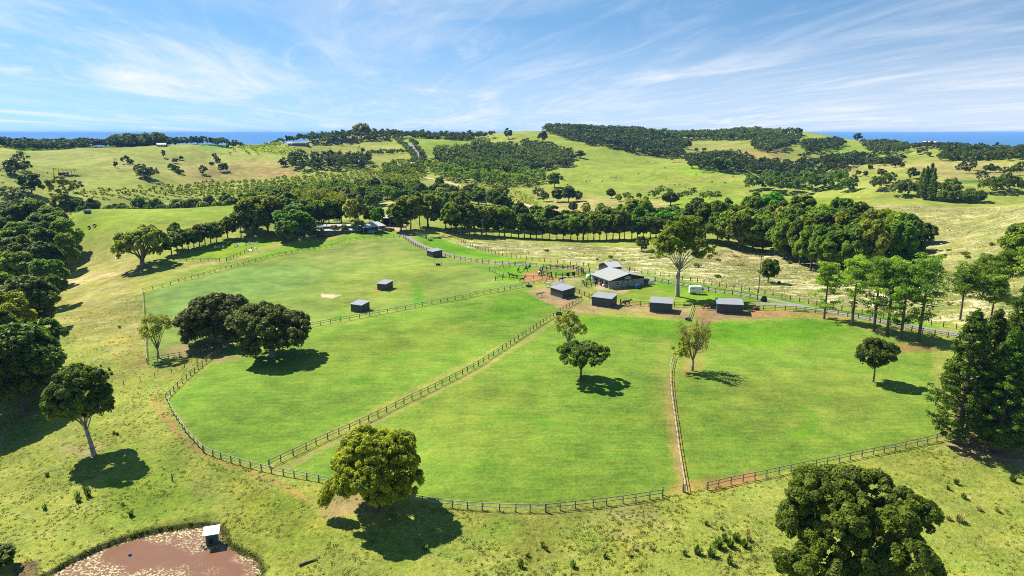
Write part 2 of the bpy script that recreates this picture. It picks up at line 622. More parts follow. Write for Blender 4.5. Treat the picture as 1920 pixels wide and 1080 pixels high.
# far pastures
area([(0, 290), (200, 280), (420, 280), (560, 300), (560, 330), (400, 345), (200, 345), (0, 350)], (0.178, 0.205, 0.034), 40, (0.2, 0.1, 0.0), 0.8)
area([(330, 300), (470, 298), (545, 300), (480, 335), (380, 345), (330, 330)], (0.235, 0.18, 0.052), 25, (0.2, 0.2, 0), 0.65)
area([(480, 315), (550, 312), (560, 330), (490, 335)], (0.27, 0.17, 0.06), 15, (0.2, 0.2, 0), 0.8)
area([(25, 274), (130, 272), (130, 279), (25, 281)], (0.13, 0.25, 0.012), 12, (0.1, 0, 0), 0.9)
area([(370, 272), (440, 271), (430, 282), (380, 280)], (0.12, 0.24, 0.012), 12, (0.1, 0, 0), 0.7)
area([(600, 262), (720, 262), (760, 300), (740, 310), (640, 300), (560, 290)], (0.19, 0.20, 0.035), 20, (0.1, 0.1, 0), 0.7)
area([(735, 256), (900, 258), (830, 300), (790, 290)], (0.16, 0.23, 0.022), 20, (0.1, 0, 0), 0.8)
area([(960, 252), (1040, 255), (1200, 290), (1380, 325), (1400, 355), (1200, 372), (1020, 345), (1070, 300)], (0.175, 0.225, 0.024), 25, (0.15, 0.05, 0), 0.9)
area([(1230, 315), (1330, 305), (1390, 325), (1300, 335)], (0.155, 0.27, 0.012), 20, (0.1, 0, 0), 0.6)
area([(1170, 262), (1450, 262), (1450, 290), (1300, 300), (1240, 290)], (0.20, 0.20, 0.036), 30, (0.1, 0.1, 0), 0.8)
area([(1380, 285), (1460, 275), (1470, 300), (1400, 300)], (0.24, 0.18, 0.05), 20, (0.1, 0.1, 0), 0.7)
area([(1500, 255), (1620, 268), (1700, 285), (1600, 292), (1500, 280)], (0.14, 0.22, 0.018), 20, (0.1, 0, 0), 0.7)
area([(1560, 300), (1920, 310), (1920, 345), (1650, 355), (1560, 335)], (0.24, 0.205, 0.055), 30, (0.2, 0.3, 0), 0.8)
area([(1600, 310), (1720, 315), (1720, 345), (1620, 340)], (0.17, 0.22, 0.026), 20, (0.1, 0, 0), 0.7)
area([(1760, 342), (1900, 338), (1900, 345), (1770, 347)], (0.055, 0.14, 0.012), 8, (0.1, 0, 0), 0.9)
area([(1250, 372), (1480, 366), (1620, 372), (1560, 398), (1340, 402), (1250, 395)], (0.165, 0.24, 0.016), 10, (0.2, 0, 0), 0.9)
area([(1020, 375), (1200, 372), (1260, 382), (1250, 400), (1040, 415)], (0.26, 0.205, 0.055), 12, (0.3, 0.5, 0), 0.8)
area([(690, 372), (790, 375), (790, 400), (700, 400)], (0.24, 0.23, 0.05), 10, (0.3, 0.5, 0), 0.8)
area([(830, 360), (960, 350), (1010, 390), (900, 385)], (0.19, 0.19, 0.05), 14, (0.6, 0.2, 0), 0.8)
area([(450, 352), (800, 330), (830, 370), (700, 380), (450, 380)], (0.12, 0.15, 0.03), 14, (0.6, 0.2, 0), 0.6)
# dry blond grass
area([(830, 452), (960, 452), (1240, 462), (1450, 470), (1700, 505), (1900, 520), (1920, 620), (1740, 600), (1500, 560), (1200, 512), (1000, 482), (890, 470)],
     (0.235, 0.24, 0.070), 8, (0.9, 1.0, 0), 1.0)
area([(1640, 384), (1900, 384), (2000, 400), (2000, 540), (1760, 500), (1690, 470), (1690, 430), (1560, 400)], (0.225, 0.225, 0.060), 10, (0.8, 0.45, 0), 0.95)
area([(1300, 476), (1420, 474), (1440, 490), (1320, 496)], (0.30, 0.19, 0.075), 6, (0.8, 0.8, 0), 0.8)
area([(1000, 470), (1180, 478), (1180, 488), (1040, 480)], (0.19, 0.215, 0.032), 4, (0.7, 0.4, 0), 0.6)
# left field
area([(130, 405), (300, 390), (480, 384), (450, 405), (330, 420), (130, 450)], (0.165, 0.235, 0.02), 10, (0.3, 0, 0.1), 0.9)
area([(110, 470), (260, 470), (260, 640), (250, 690), (110, 600)], (0.235, 0.205, 0.045), 12, (0.55, 0.3, 0.2), 0.75)
area([(110, 525), (200, 510), (260, 505), (200, 520), (120, 540)], (0.33, 0.255, 0.10), 4, (0.6, 0.6, 0), 0.6)
area([(225, 550), (268, 550), (272, 690), (230, 690)], (0.21, 0.19, 0.036), 4, (0.6, 0.2, 0.1), 0.7)
# paddocks
area([(272, 549), (330, 533), (450, 498), (560, 473), (640, 457), (735, 445), (757, 449), (830, 482), (985, 500), (1000, 534), (600, 612), (430, 650), (290, 690), (275, 640)],
     (0.142, 0.205, 0.034), 2.0, (0.3, 0.0, 0.5), 1.0)
area([(276, 552), (450, 505), (560, 490), (600, 520), (480, 560), (290, 600)], (0.115, 0.20, 0.042), 20, (0.1, 0, 0.6), 0.8)
area([(560, 478), (720, 452), (760, 470), (640, 500)], (0.175, 0.195, 0.045), 16, (0.15, 0.1, 0.5), 0.6)
area([(620, 520), (760, 490), (860, 500), (760, 560), (640, 590)], (0.165, 0.215, 0.022), 14, (0.2, 0.1, 0.5), 0.7)
area([(432, 652), (600, 614), (990, 536), (1045, 572), (1050, 580), (960, 637), (500, 873), (382, 848), (316, 748)], LUSH, 1.5, (0.42, 0, 0.9), 1.0)
area([(1054, 585), (1290, 602), (1253, 700), (1281, 915), (1240, 926), (1023, 950), (850, 944), (600, 900), (515, 882), (730, 772), (965, 640)], (0.124, 0.205, 0.022), 1.5, (0.45, 0, 0.8), 1.0)
area([(1300, 606), (1540, 597), (1620, 620), (1745, 650), (1760, 815), (1640, 847), (1330, 905), (1292, 915), (1263, 700)], (0.128, 0.206, 0.023), 1.5, (0.42, 0, 0.7), 1.0)
area([(520, 660), (760, 600), (900, 600), (800, 690), (560, 720)], (0.145, 0.205, 0.022), 12, (0.4, 0, 0.8), 0.6)
area([(700, 800), (900, 690), (1000, 700), (1000, 860), (800, 860)], (0.15, 0.20, 0.025), 12, (0.45, 0, 0.8), 0.55)
area([(1330, 700), (1560, 680), (1700, 720), (1680, 800), (1400, 800)], (0.155, 0.205, 0.03), 12, (0.4, 0, 0.7), 0.6)
area([(940, 562), (1000, 550), (1040, 572), (960, 600), (900, 600)], (0.085, 0.205, 0.008), 5, (0.5, 0, 0.2), 0.8)
area([(1060, 592), (1290, 604), (1270, 630), (1120, 625), (1050, 610)], (0.085, 0.205, 0.008), 5, (0.6, 0, 0.2), 0.8)
area([(1330, 606), (1560, 600), (1600, 620), (1450, 650), (1330, 640)], (0.085, 0.21, 0.007), 6, (0.5, 0, 0.2), 0.8)
area([(1230, 640), (1262, 640), (1250, 800), (1225, 760)], (0.175, 0.20, 0.035), 4, (0.4, 0, 0.4), 0.6)
# lawns and verges by the house, road and stable
area([(480, 480), (560, 455), (640, 445), (740, 432), (757, 440), (735, 444), (640, 456), (560, 472), (450, 497)], (0.12, 0.23, 0.012), 2.5, (0.3, 0, 0.2), 0.9)
area([(770, 437), (830, 448), (880, 465), (960, 485), (1000, 492), (900, 486), (830, 474), (795, 458)], (0.10, 0.235, 0.008), 1.6, (0.3, 0, 0.1), 1.0)
area([(905, 500), (985, 496), (1100, 505), (1120, 520), (1040, 520), (940, 528)], (0.10, 0.225, 0.009), 2.0, (0.3, 0, 0.1), 1.0)
area([(1200, 520), (1300, 540), (1430, 562), (1540, 585), (1420, 580), (1290, 574), (1110, 556), (1090, 530), (1120, 520)], (0.145, 0.215, 0.018), 2.0, (0.25, 0.05, 0.4), 1.0)
area([(1200, 524), (1330, 545), (1430, 570), (1330, 572), (1250, 545)], (0.115, 0.23, 0.01), 3.0, (0.25, 0, 0.2), 0.8)
area([(1200, 514), (1300, 530), (1430, 552), (1560, 578), (1760, 612), (1760, 622), (1560, 590), (1420, 560), (1200, 521)], (0.10, 0.23, 0.009), 1.2, (0.3, 0, 0.1), 1.0)
area([(325, 485), (412, 452), (520, 446), (525, 452), (480, 466), (430, 486)], (0.145, 0.235, 0.008), 3, (0.1, 0, 0.2), 1.0)
area([(360, 500), (480, 482), (450, 490), (340, 520)], (0.105, 0.22, 0.01), 4, (0.2, 0, 0.1), 0.8)
area([(300, 520), (400, 487), (480, 475), (440, 485), (360, 505)], (0.35, 0.27, 0.11), 3, (0.4, 0.4, 0), 0.45)
# bare earth
SOIL = (0.25, 0.17, 0.085)
RED = (0.27, 0.145, 0.062)
area([(985, 545), (1030, 540), (1090, 562), (1075, 580), (1045, 575), (1010, 562)], SOIL, 2.0, (0.3, 0.1, 0), 0.95)
area([(1080, 574), (1115, 560), (1230, 574), (1290, 578), (1296, 600), (1230, 592), (1150, 584), (1070, 590)], SOIL, 2.0, (0.4, 0.1, 0), 0.75)
area([(1302, 576), (1345, 580), (1420, 588), (1440, 596), (1360, 598), (1310, 612)], (0.21, 0.13, 0.06), 2.0, (0.3, 0.1, 0), 0.95)
area([(1405, 581), (1520, 583), (1490, 592), (1410, 597)], RED, 1.5, (0.4, 0.1, 0), 0.9)
area([(1520, 583), (1600, 590), (1580, 600), (1500, 594)], (0.26, 0.18, 0.06), 2, (0.4, 0.1, 0), 0.6)
area([(978, 515), (1010, 503), (1012, 517), (1040, 519), (1040, 528), (980, 528)], RED, 1.5, (0.1, 0, 0), 0.9)
area([(600, 551), (640, 553), (625, 559), (604, 557)], (0.50, 0.36, 0.24), 0.8, (0.1, 0, 0), 1.0)
area([(700, 418), (765, 418), (758, 432), (712, 430)], (0.42, 0.30, 0.17), 2, (0.1, 0, 0), 1.0)
area([(700, 539), (712, 538), (716, 545), (700, 544)], (0.24, 0.12, 0.05), 1.2, (0.1, 0, 0), 0.8)
area([(1285, 640), (1320, 640), (1315, 700), (1275, 705)], (0.27, 0.16, 0.06), 3, (0.3, 0, 0), 0.5)
area([(1325, 900), (1420, 886), (1425, 900), (1330, 918)], (0.29, 0.13, 0.05), 2.4, (0.4, 0, 0), 0.85)
area([(1255, 905), (1320, 900), (1330, 916), (1250, 925)], (0.28, 0.17, 0.05), 1.5, (0.3, 0, 0), 0.7)
area([(1620, 640), (1760, 645), (1750, 660), (1640, 660)], (0.20, 0.11, 0.05), 3, (0.3, 0, 0), 0.7)
area([(595, 925), (690, 915), (760, 915), (720, 960), (620, 975)], (0.25, 0.18, 0.085), 3, (0.2, 0, 0), 0.8)
area([(105, 825), (190, 835), (170, 865), (110, 850)], (0.26, 0.21, 0.09), 3, (0.3, 0.2, 0), 0.6)
area([(300, 650), (400, 640), (380, 665), (300, 675)], (0.25, 0.185, 0.09), 3, (0.3, 0, 0), 0.6)
area([(380, 660), (470, 665), (440, 680), (400, 680)], (0.24, 0.17, 0.08), 2, (0.3, 0, 0), 0.6)
area([(1770, 810), (1990, 790), (1990, 880), (1800, 860)], (0.30, 0.20, 0.11), 4, (0.3, 0.3, 0), 0.8)
area([(1120, 530), (1180, 545), (1170, 552), (1110, 542)], (0.36, 0.28, 0.15), 1.5, (0.2, 0, 0), 0.85)
area([(1085, 528), (1120, 545), (1090, 556), (1060, 540)], (0.22, 0.22, 0.06), 3, (0.3, 0, 0), 0.7)
area([(380, 985), (412, 978), (430, 1000), (428, 1030), (412, 1006)], (0.17, 0.10, 0.045), 0.6, (0.6, 0, 0), 0.9)
area([(20, 1060), (70, 1052), (75, 1085), (20, 1090)], (0.11, 0.075, 0.04), 0.8, (0.7, 0, 0), 0.9)
area([(1130, 955), (1240, 945), (1240, 1000), (1140, 1010)], (0.205, 0.20, 0.05), 4, (0.7, 0.2, 0), 0.6)
area([(430, 900), (600, 920), (620, 1000), (520, 1060), (440, 1000)], (0.165, 0.19, 0.022), 6, (0.9, 0, 0.1), 0.8)
area([(980, 960), (1040, 975), (1050, 1050), (1000, 1060), (960, 1000)], (0.15, 0.16, 0.026), 4, (0.9, 0, 0), 0.7)
area([(200, 880), (310, 860), (380, 950), (300, 985), (200, 960)], (0.12, 0.205, 0.014), 6, (0.5, 0, 0.1), 0.7)
for col, hw, st, pts in (
    ((0.25, 0.155, 0.06), 0.22, 0.85, [(268, 660), (262, 685), (290, 695), (330, 685), (345, 690)]),
    ((0.27, 0.16, 0.06), 0.28, 0.9, [(288, 745), (293, 765), (320, 800), (345, 825), (372, 845), (405, 863), (455, 880), (520, 905), (580, 940)]),
    ((0.25, 0.155, 0.06), 0.25, 0.8, [(298, 750), (312, 775), (333, 808), (352, 832), (372, 845)]),
    ((0.24, 0.16, 0.06), 0.25, 0.7, [(288, 745), (296, 725), (330, 700), (385, 668), (425, 650)]),
    ((0.25, 0.18, 0.07), 0.25, 0.5, [(250, 690), (256, 640), (248, 590), (250, 555)]),
    ((0.30, 0.17, 0.06), 0.45, 0.7, [(1258, 700), (1262, 760), (1272, 850), (1290, 918)]),
    ((0.28, 0.20, 0.07), 0.7, 0.5, [(1250, 720), (1255, 780), (1265, 850), (1280, 920)]),
    ((0.25, 0.20, 0.07), 0.9, 0.6, [(520, 885), (660, 812), (740, 772), (865, 712), (970, 648), (1060, 588), (1092, 568)]),
    ((0.24, 0.19, 0.06), 0.5, 0.5, [(600, 618), (700, 596), (860, 566), (985, 540)]),
    ((0.24, 0.19, 0.06), 0.4, 0.45, [(860, 962), (1023, 966), (1150, 956), (1245, 940)]),
    ((0.33, 0.26, 0.11), 0.7, 0.6, [(380, 500), (440, 488), (470, 478), (500, 470)]),
    ((0.20, 0.12, 0.05), 0.5, 0.5, [(480, 490), (560, 474), (640, 460), (700, 452)]),
    ((0.20, 0.13, 0.06), 0.4, 0.6, [(115, 545), (117, 565), (116, 585)]),
    ((0.06, 0.20, 0.006), 1.6, 0.6, [(780, 530), (785, 550), (788, 568)]),
    ((0.06, 0.20, 0.006), 1.2, 0.4, [(645, 575), (640, 590), (632, 600)]),
    ((0.07, 0.20, 0.006), 1.2, 0.45, [(1500, 762), (1525, 780), (1520, 800), (1490, 820)]),
    ((0.11, 0.10, 0.03), 3.0, 0.6, [(1600, 452), (1500, 475), (1640, 500)]),
    ((0.26, 0.19, 0.075), 2.5, 0.7, [(1160, 362), (1240, 345), (1330, 332), (1400, 333)]),
    ((0.26, 0.20, 0.08), 3.0, 0.6, [(150, 284), (200, 300), (350, 345)]),
    ((0.16, 0.15, 0.03), 4.0, 0.6, [(360, 275), (380, 290), (400, 320), (420, 345)]),
    ((0.16, 0.12, 0.05), 5.0, 0.7, [(475, 298), (440, 318), (380, 332)]),
    ((0.17, 0.10, 0.045), 3.0, 0.9, [(230, 321), (256, 319)]),
):
    track(pts, col, hw, st)
# ------------------------------------------------------------------ the ground sheet
def build_ground():
    core = np.radians(np.arange(-40, 40.001, 0.085))
    side = np.radians(np.arange(40.5, 66, 0.6))
    az = np.concatenate((-side[::-1], core, side))
    rs = [25.0]
    while rs[-1] < 4600:
        r = rs[-1]
        if r < 62: s = 0.3
        else: s = min(max(r * r / 36900.0, 0.12), r * 0.011)
        rs.append(r + s)
    rs = np.array(rs)
    A, R = np.meshgrid(az, rs, indexing='ij')
    x = (np.sin(A) * R).ravel(); y = (np.cos(A) * R).ravel()
    z = height(x, y)
    na, nr = len(az), len(rs)
    i = np.arange(na - 1)[:, None] * nr + np.arange(nr - 1)[None, :]
    f = np.stack((i, i + nr, i + nr + 1, i + 1), -1).reshape(-1, 4)
    me = np_mesh('ground', np.column_stack((x, y, z)), f, None, None, True)
    col = np.tile(np.array(PASTURE), (len(x), 1))
    look = np.tile(np.array((0.75, 0.05, 0.1)), (len(x), 1))
    rr = np.hypot(x, y)
    look[:, 0] *= np.clip(1.15 - rr / 900, 0.25, 1)
    # natural edge wander
    wx = x + 1.1 * np.sin(y * .7 + np.sin(x * .9)) + 0.6 * np.sin(x * 1.9 + y * 1.3)
    wy = y + 1.1 * np.sin(x * .6 + np.sin(y * .8)) + 0.6 * np.sin(y * 1.7 - x * 1.1)
    for P, c, soft, lk, st in AREAS:
        mrg = soft + 2
        k = np.nonzero((x > P[:, 0].min() - mrg) & (x < P[:, 0].max() + mrg) & (y > P[:, 1].min() - mrg) & (y < P[:, 1].max() + mrg))[0]
        if len(k) == 0: continue
        a = min(1.0, soft / 6.0)
        d = signed_dist(P, x[k] + (wx[k] - x[k]) * a, y[k] + (wy[k] - y[k]) * a)
        m = (smooth01((d + soft * .5) / soft) * st)[:, None]
        col[k] = col[k] * (1 - m) + np.array(c) * m
        look[k] = look[k] * (1 - m) + np.array(lk) * m
    for P, c, hw, st in TRACKS:
        mrg = hw * 3 + 1
        k = np.nonzero((x > P[:, 0].min() - mrg) & (x < P[:, 0].max() + mrg) & (y > P[:, 1].min() - mrg) & (y < P[:, 1].max() + mrg))[0]
        if len(k) == 0: continue
        q = 0.25 * min(1, hw)
        d = line_dist(P, x[k] + (wx[k] - x[k]) * q, y[k] + (wy[k] - y[k]) * q)
        m = (smooth01((hw * 1.8 - d) / (hw * 1.4)) * st)[:, None]
        col[k] = col[k] * (1 - m) + np.array(c) * m
        look[k] = look[k] * (1 - m * .7)
    # muddy, grassy rim of the pond
    k = np.nonzero((rr < 110) & (x < -5))[0]
    d = signed_dist(POND_XY, x[k], y[k])
    m = smooth01((d + 0.9) / 0.9)[:, None]
    col[k] = col[k] * (1 - m) + np.array((0.045, 0.05, 0.014)) * m
    ca = me.color_attributes.new('ground_colour', 'FLOAT_COLOR', 'POINT')
    ca.data.foreach_set('color', np.column_stack((col, np.ones(len(x)))).astype(np.float32).ravel())
    lb = me.color_attributes.new('ground_look', 'FLOAT_COLOR', 'POINT')
    lb.data.foreach_set('color', np.column_stack((look, np.ones(len(x)))).astype(np.float32).ravel())
    me.materials.append(ground_mat())
    o = new_obj('ground', me)
    tag(o, kind='structure', label='rolling green and straw coloured pasture land', cat='ground')
    return o


def ground_mat():
    m, nt, out = nodes_of('pasture_ground')
    N, L = nt.nodes.new, nt.links.new

    def mth(op, a, b=None, clamp=False):
        n = N('ShaderNodeMath'); n.operation = op; n.use_clamp = clamp
        for i, v in enumerate((a, b)):
            if v is None: continue
            if isinstance(v, (int, float)): n.inputs[i].default_value = v
            else: L(v, n.inputs[i])
        return n.outputs[0]

    geo = N('ShaderNodeNewGeometry')
    colr = N('ShaderNodeAttribute'); colr.attribute_name = 'ground_colour'
    look = N('ShaderNodeAttribute'); look.attribute_name = 'ground_look'
    sp = N('ShaderNodeSeparateColor'); L(look.outputs['Color'], sp.inputs[0])
    tuft, straw, stripe = sp.outputs

    def noise(scale, detail=4, rough=0.55, stretch=None, rot=0.0, dist=0.0):
        n = N('ShaderNodeTexNoise')
        n.inputs['Scale'].default_value = scale
        n.inputs['Detail'].default_value = detail
        n.inputs['Roughness'].default_value = rough
        n.inputs['Distortion'].default_value = dist
        if stretch:
            mp = N('ShaderNodeMapping')
            mp.inputs['Scale'].default_value = stretch
            mp.inputs['Rotation'].default_value = (0, 0, rot)
            L(geo.outputs['Position'], mp.inputs[0]); L(mp.outputs[0], n.inputs['Vector'])
        else:
            L(geo.outputs['Position'], n.inputs['Vector'])
        return n.outputs['Fac']

    def rng(v, a, b, c, d, smooth=False):
        r = N('ShaderNodeMapRange')
        if smooth: r.interpolation_type = 'SMOOTHSTEP'
        for k, q in zip(('From Min', 'From Max', 'To Min', 'To Max'), (a, b, c, d)): r.inputs[k].default_value = q
        L(v, r.inputs['Value'])
        return r.outputs[0]

    broad = noise(0.028, 5, 0.6)
    mid = noise(0.16, 5, 0.65)
    fine = noise(1.4, 5, 0.7)
    finer = noise(5.0, 3, 0.7)
    brush = noise(1.0, 5, 0.62, (0.17, 1.1, 0.1), 0.08)          # grazing and mowing streaks
    strawn = noise(1.0, 6, 0.74, (0.14, 0.34, 0.2), 0.0, 0.8)
    # brightness
    v = mth('ADD', mth('MULTIPLY', rng(broad, .36, .64, -.17, .17), 1.0), rng(mid, .36, .64, -.16, .16))
    tf = mth('MULTIPLY', rng(fine, .36, .64, -.26, .24), mth('ADD', mth('MULTIPLY', tuft, 0.9), 0.2))
    v = mth('ADD', v, tf)
    v = mth('ADD', v, mth('MULTIPLY', rng(finer, .36, .64, -.30, .26), mth('ADD', mth('MULTIPLY', tuft, 0.8), 0.25)))
    v = mth('ADD', v, mth('MULTIPLY', rng(brush, .37, .63, -.13, .13), stripe))
    v = mth('ADD', v, 1.0)
    # hue: patches drift to yellow, or to a deeper green
    yel = N('ShaderNodeMix'); yel.data_type = 'RGBA'; yel.blend_type = 'MULTIPLY'
    L(colr.outputs['Color'], yel.inputs['A'])
    yel.inputs['B'].default_value = (1.38, 1.02, 1.1, 1)
    patch = mth('ADD', mth('MULTIPLY', rng(mid, .44, .68, 0, 1, True), 0.4), mth('MULTIPLY', rng(brush, .48, .7, 0, 1, True), mth('MULTIPLY', stripe, 0.32)), True)
    L(patch, yel.inputs['Factor'])
    grn = N('ShaderNodeMix'); grn.data_type = 'RGBA'; grn.blend_type = 'MULTIPLY'
    L(yel.outputs['Result'], grn.inputs['A'])
    grn.inputs['B'].default_value = (0.72, 0.97, 0.7, 1)
    L(mth('MULTIPLY', rng(noise(0.09, 4, 0.6, (1, 1.4, 1), 0.5), .5, .72, 0, 1, True), 0.8), grn.inputs['Factor'])
    # straw: bleached seed heads in drifts over greener ground
    st = N('ShaderNodeMix'); st.data_type = 'RGBA'
    L(grn.outputs['Result'], st.inputs['A'])
    st.inputs['B'].default_value = (0.62, 0.53, 0.33, 1)
    L(mth('MULTIPLY', rng(strawn, .46, .60, 0, 1, True), mth('MULTIPLY', straw, 0.95)), st.inputs['Factor'])
    gr2 = N('ShaderNodeMix'); gr2.data_type = 'RGBA'
    L(st.outputs['Result'], gr2.inputs['A'])
    gr2.inputs['B'].default_value = (0.15, 0.175, 0.03, 1)
    L(mth('MULTIPLY', rng(noise(0.10, 5, 0.65, (0.6, 1.5, 1), 0.1), .47, .57, 0, 1, True), mth('MULTIPLY', straw, 0.8)), gr2.inputs['Factor'])
    # scattered dark weeds / cow pats
    vor = N('ShaderNodeTexVoronoi'); vor.inputs['Scale'].default_value = 0.55; vor.inputs['Randomness'].default_value = 1
    L(geo.outputs['Position'], vor.inputs['Vector'])
    spot = mth('MULTIPLY', rng(vor.outputs['Distance'], .12, .26, 1, 0, True), rng(mid, .48, .6, 0, 1, True))
    spot = mth('MULTIPLY', spot, mth('MULTIPLY', tuft, 0.6))
    wd = N('ShaderNodeMix'); wd.data_type = 'RGBA'
    L(gr2.outputs['Result'], wd.inputs['A']); wd.inputs['B'].default_value = (0.06, 0.095, 0.018, 1)
    L(spot, wd.inputs['Factor'])
    fin = N('ShaderNodeVectorMath'); fin.operation = 'SCALE'
    L(wd.outputs['Result'], fin.inputs[0]); L(v, fin.inputs['Scale'])
    p = N('ShaderNodeBsdfPrincipled')
    p.inputs['Roughness'].default_value = 0.9
    p.inputs['Specular IOR Level'].default_value = 0.08
    L(fin.outputs[0], p.inputs['Base Color'])
    hgt = mth('ADD', mth('MULTIPLY', fine, mth('ADD', mth('MULTIPLY', tuft, 0.55), 0.08)), mth('MULTIPLY', finer, 0.10))
    hgt = mth('ADD', hgt, mth('MULTIPLY', strawn, mth('MULTIPLY', straw, 0.5)))
    hgt = mth('ADD', hgt, mth('MULTIPLY', brush, mth('MULTIPLY', stripe, 0.10)))
    b = N('ShaderNodeBump'); b.inputs['Strength'].default_value = 0.9; b.inputs['Distance'].default_value = 0.75
    L(hgt, b.inputs['Height']); L(b.outputs[0], p.inputs['Normal'])
    L(p.outputs[0], out.inputs[0])
    return m


build_ground()

# sea
m, nt, out = nodes_of('sea_water')
p = nt.nodes.new('ShaderNodeBsdfPrincipled')
p.inputs['Base Color'].default_value = (0.025, 0.125, 0.26, 1)
p.inputs['Roughness'].default_value = 0.35
p.inputs['Specular IOR Level'].default_value = 0.12
geo = nt.nodes.new('ShaderNodeNewGeometry')
nz = nt.nodes.new('ShaderNodeTexNoise'); nz.inputs['Scale'].default_value = 0.02; nz.inputs['Detail'].default_value = 6
nt.links.new(geo.outputs['Position'], nz.inputs['Vector'])
bp = nt.nodes.new('ShaderNodeBump'); bp.inputs['Strength'].default_value = 0.4; bp.inputs['Distance'].default_value = 6
nt.links.new(nz.outputs['Fac'], bp.inputs['Height']); nt.links.new(bp.outputs[0], p.inputs['Normal'])
nt.links.new(p.outputs[0], out.inputs[0])
sea_me = np_mesh('sea', np.array([(-72000, 2600, 0), (72000, 2600, 0), (72000, 68000, 0), (-72000, 68000, 0)], float), np.array([[0, 1, 2, 3]]), m)
tag(new_obj('sea', sea_me), 'deep blue sea out to the horizon', 'sea', kind='structure')
# ------------------------------------------------------------------ trees
RNG = np.random.default_rng(11)
random.seed(5)

LEAF = {
    'dark': leaf_mat('leaf_dark_green', (0.052, 0.086, 0.009), (0.172, 0.235, 0.016), 0.42),
    'mid': leaf_mat('leaf_mid_green', (0.072, 0.124, 0.009), (0.236, 0.313, 0.018), 0.42),
    'bright': leaf_mat('leaf_fresh_green', (0.057, 0.163, 0.007), (0.172, 0.340, 0.010), 0.42),
    'olive': leaf_mat('leaf_olive', (0.101, 0.124, 0.018), (0.301, 0.313, 0.036), 0.42),
    'golden': leaf_mat('leaf_golden', (0.075, 0.110, 0.006), (0.410, 0.405, 0.012), .42),
    'goldmid': leaf_mat('leaf_yellow_green', (0.067, 0.097, 0.005), (0.246, 0.270, 0.010), .42),
    'yellow': leaf_mat('leaf_yellow', (0.220, 0.240, 0.012), (0.450, 0.430, 0.020), 0.5),
    'fig': leaf_mat('leaf_fig', (0.046, 0.065, 0.009), (0.193, 0.194, 0.026), 0.28, 0.22),
    'grey': leaf_mat('leaf_grey_green', (0.170, 0.192, 0.041), (0.483, 0.467, 0.090), 0.42),
    'pine': leaf_mat('leaf_pine', (0.083, 0.149, 0.020), (0.280, 0.376, 0.041), 0.42),
    'hoop': leaf_mat('leaf_hoop_pine', (0.035, 0.073, 0.006), (0.165, 0.240, 0.011), 0.28),
    'far': leaf_mat('leaf_far_wood', (0.038, 0.067, 0.014), (0.134, 0.168, 0.022), 0.25),
    'gum': leaf_mat('leaf_gum', (0.078, 0.104, 0.006), (0.272, 0.288, 0.013), 0.42),
    'orchard': leaf_mat('leaf_orchard', (0.118, 0.148, 0.013), (0.393, 0.392, 0.029), 0.42),
    'twig': leaf_mat('leaf_sparse_olive', (0.172, 0.169, 0.022), (0.344, 0.320, 0.045), 0.42),
    'purple': leaf_mat('leaf_purple_blossom', (0.100, 0.020, 0.140), (0.220, 0.050, 0.280), 0.42),
    'weed': leaf_mat('leaf_weed', (0.050, 0.092, 0.017), (0.112, 0.163, 0.035), 0.42),
    'straw': leaf_mat('leaf_dead_straw', (0.220, 0.160, 0.080), (0.360, 0.280, 0.160), 0.3),
    'drygrass': leaf_mat('leaf_bleached_grass', (0.340, 0.300, 0.150), (0.600, 0.570, 0.370), 0.3),
    'tuft': leaf_mat('leaf_pasture_tuft', (0.137, 0.158, 0.023), (0.247, 0.247, 0.047), 0.42),
}
BARK = simple_mat('bark_brown', (0.115, 0.085, 0.060), 0.9, 0.4, 2.0, bump=0.5)
BARK_PALE = simple_mat('bark_pale', (0.46, 0.42, 0.36), 0.85, 0.0, 1.1, bump=0.3, dark=(0.16, 0.13, 0.10))
BARK_GREY = simple_mat('bark_grey', (0.22, 0.19, 0.15), 0.9, 0.35, 1.6, bump=0.4)


def unit(v):
    return v / (np.linalg.norm(v, axis=-1, keepdims=True) + 1e-9)


def leaves(rng, B, n, leaf, spread=0.55, down=0.35, aspect=0.62, tint_b=None, shell=(0.72, 1.08), up=0.35):
    """B: blobs (k,6) centre and radii. Scatters n leaf-sized faces through the blobs' outer shells."""
    B = np.asarray(B, float)
    wgt = (B[:, 3] * B[:, 4] + B[:, 4] * B[:, 5] + B[:, 3] * B[:, 5])
    idx = rng.choice(len(B), n, p=wgt / wgt.sum())
    u = unit(rng.normal(size=(n, 3)))
    lowm = (u[:, 2] < 0) & (rng.random(n) > down)
    u[lowm, 2] *= -1
    f = rng.uniform(shell[0], shell[1], n)
    inner = rng.random(n) < 0.14
    f[inner] *= rng.uniform(0.4, 0.9, inner.sum())
    p = B[idx, :3] + u * B[idx, 3:] * f[:, None]
    nrm = unit(unit(u / B[idx, 3:]) + rng.normal(size=(n, 3)) * spread + np.array((0, 0, up)))
    t = unit(np.cross(nrm, rng.normal(size=(n, 3))))
    b = np.cross(nrm, t)
    s = leaf * rng.uniform(0.65, 1.35, n)[:, None]
    v = np.stack((p + t * s, p + b * s * aspect, p - t * s, p - b * s * aspect), 1).reshape(-1, 3)
    tb = rng.random(len(B)) if tint_b is None else tint_b
    ti = np.clip(tb[idx] * 0.75 + rng.normal(size=n) * 0.16 + 0.1, 0, 1)
    return v, np.repeat(ti, 4)


def quads(nv):
    return np.arange(nv).reshape(-1, 4)


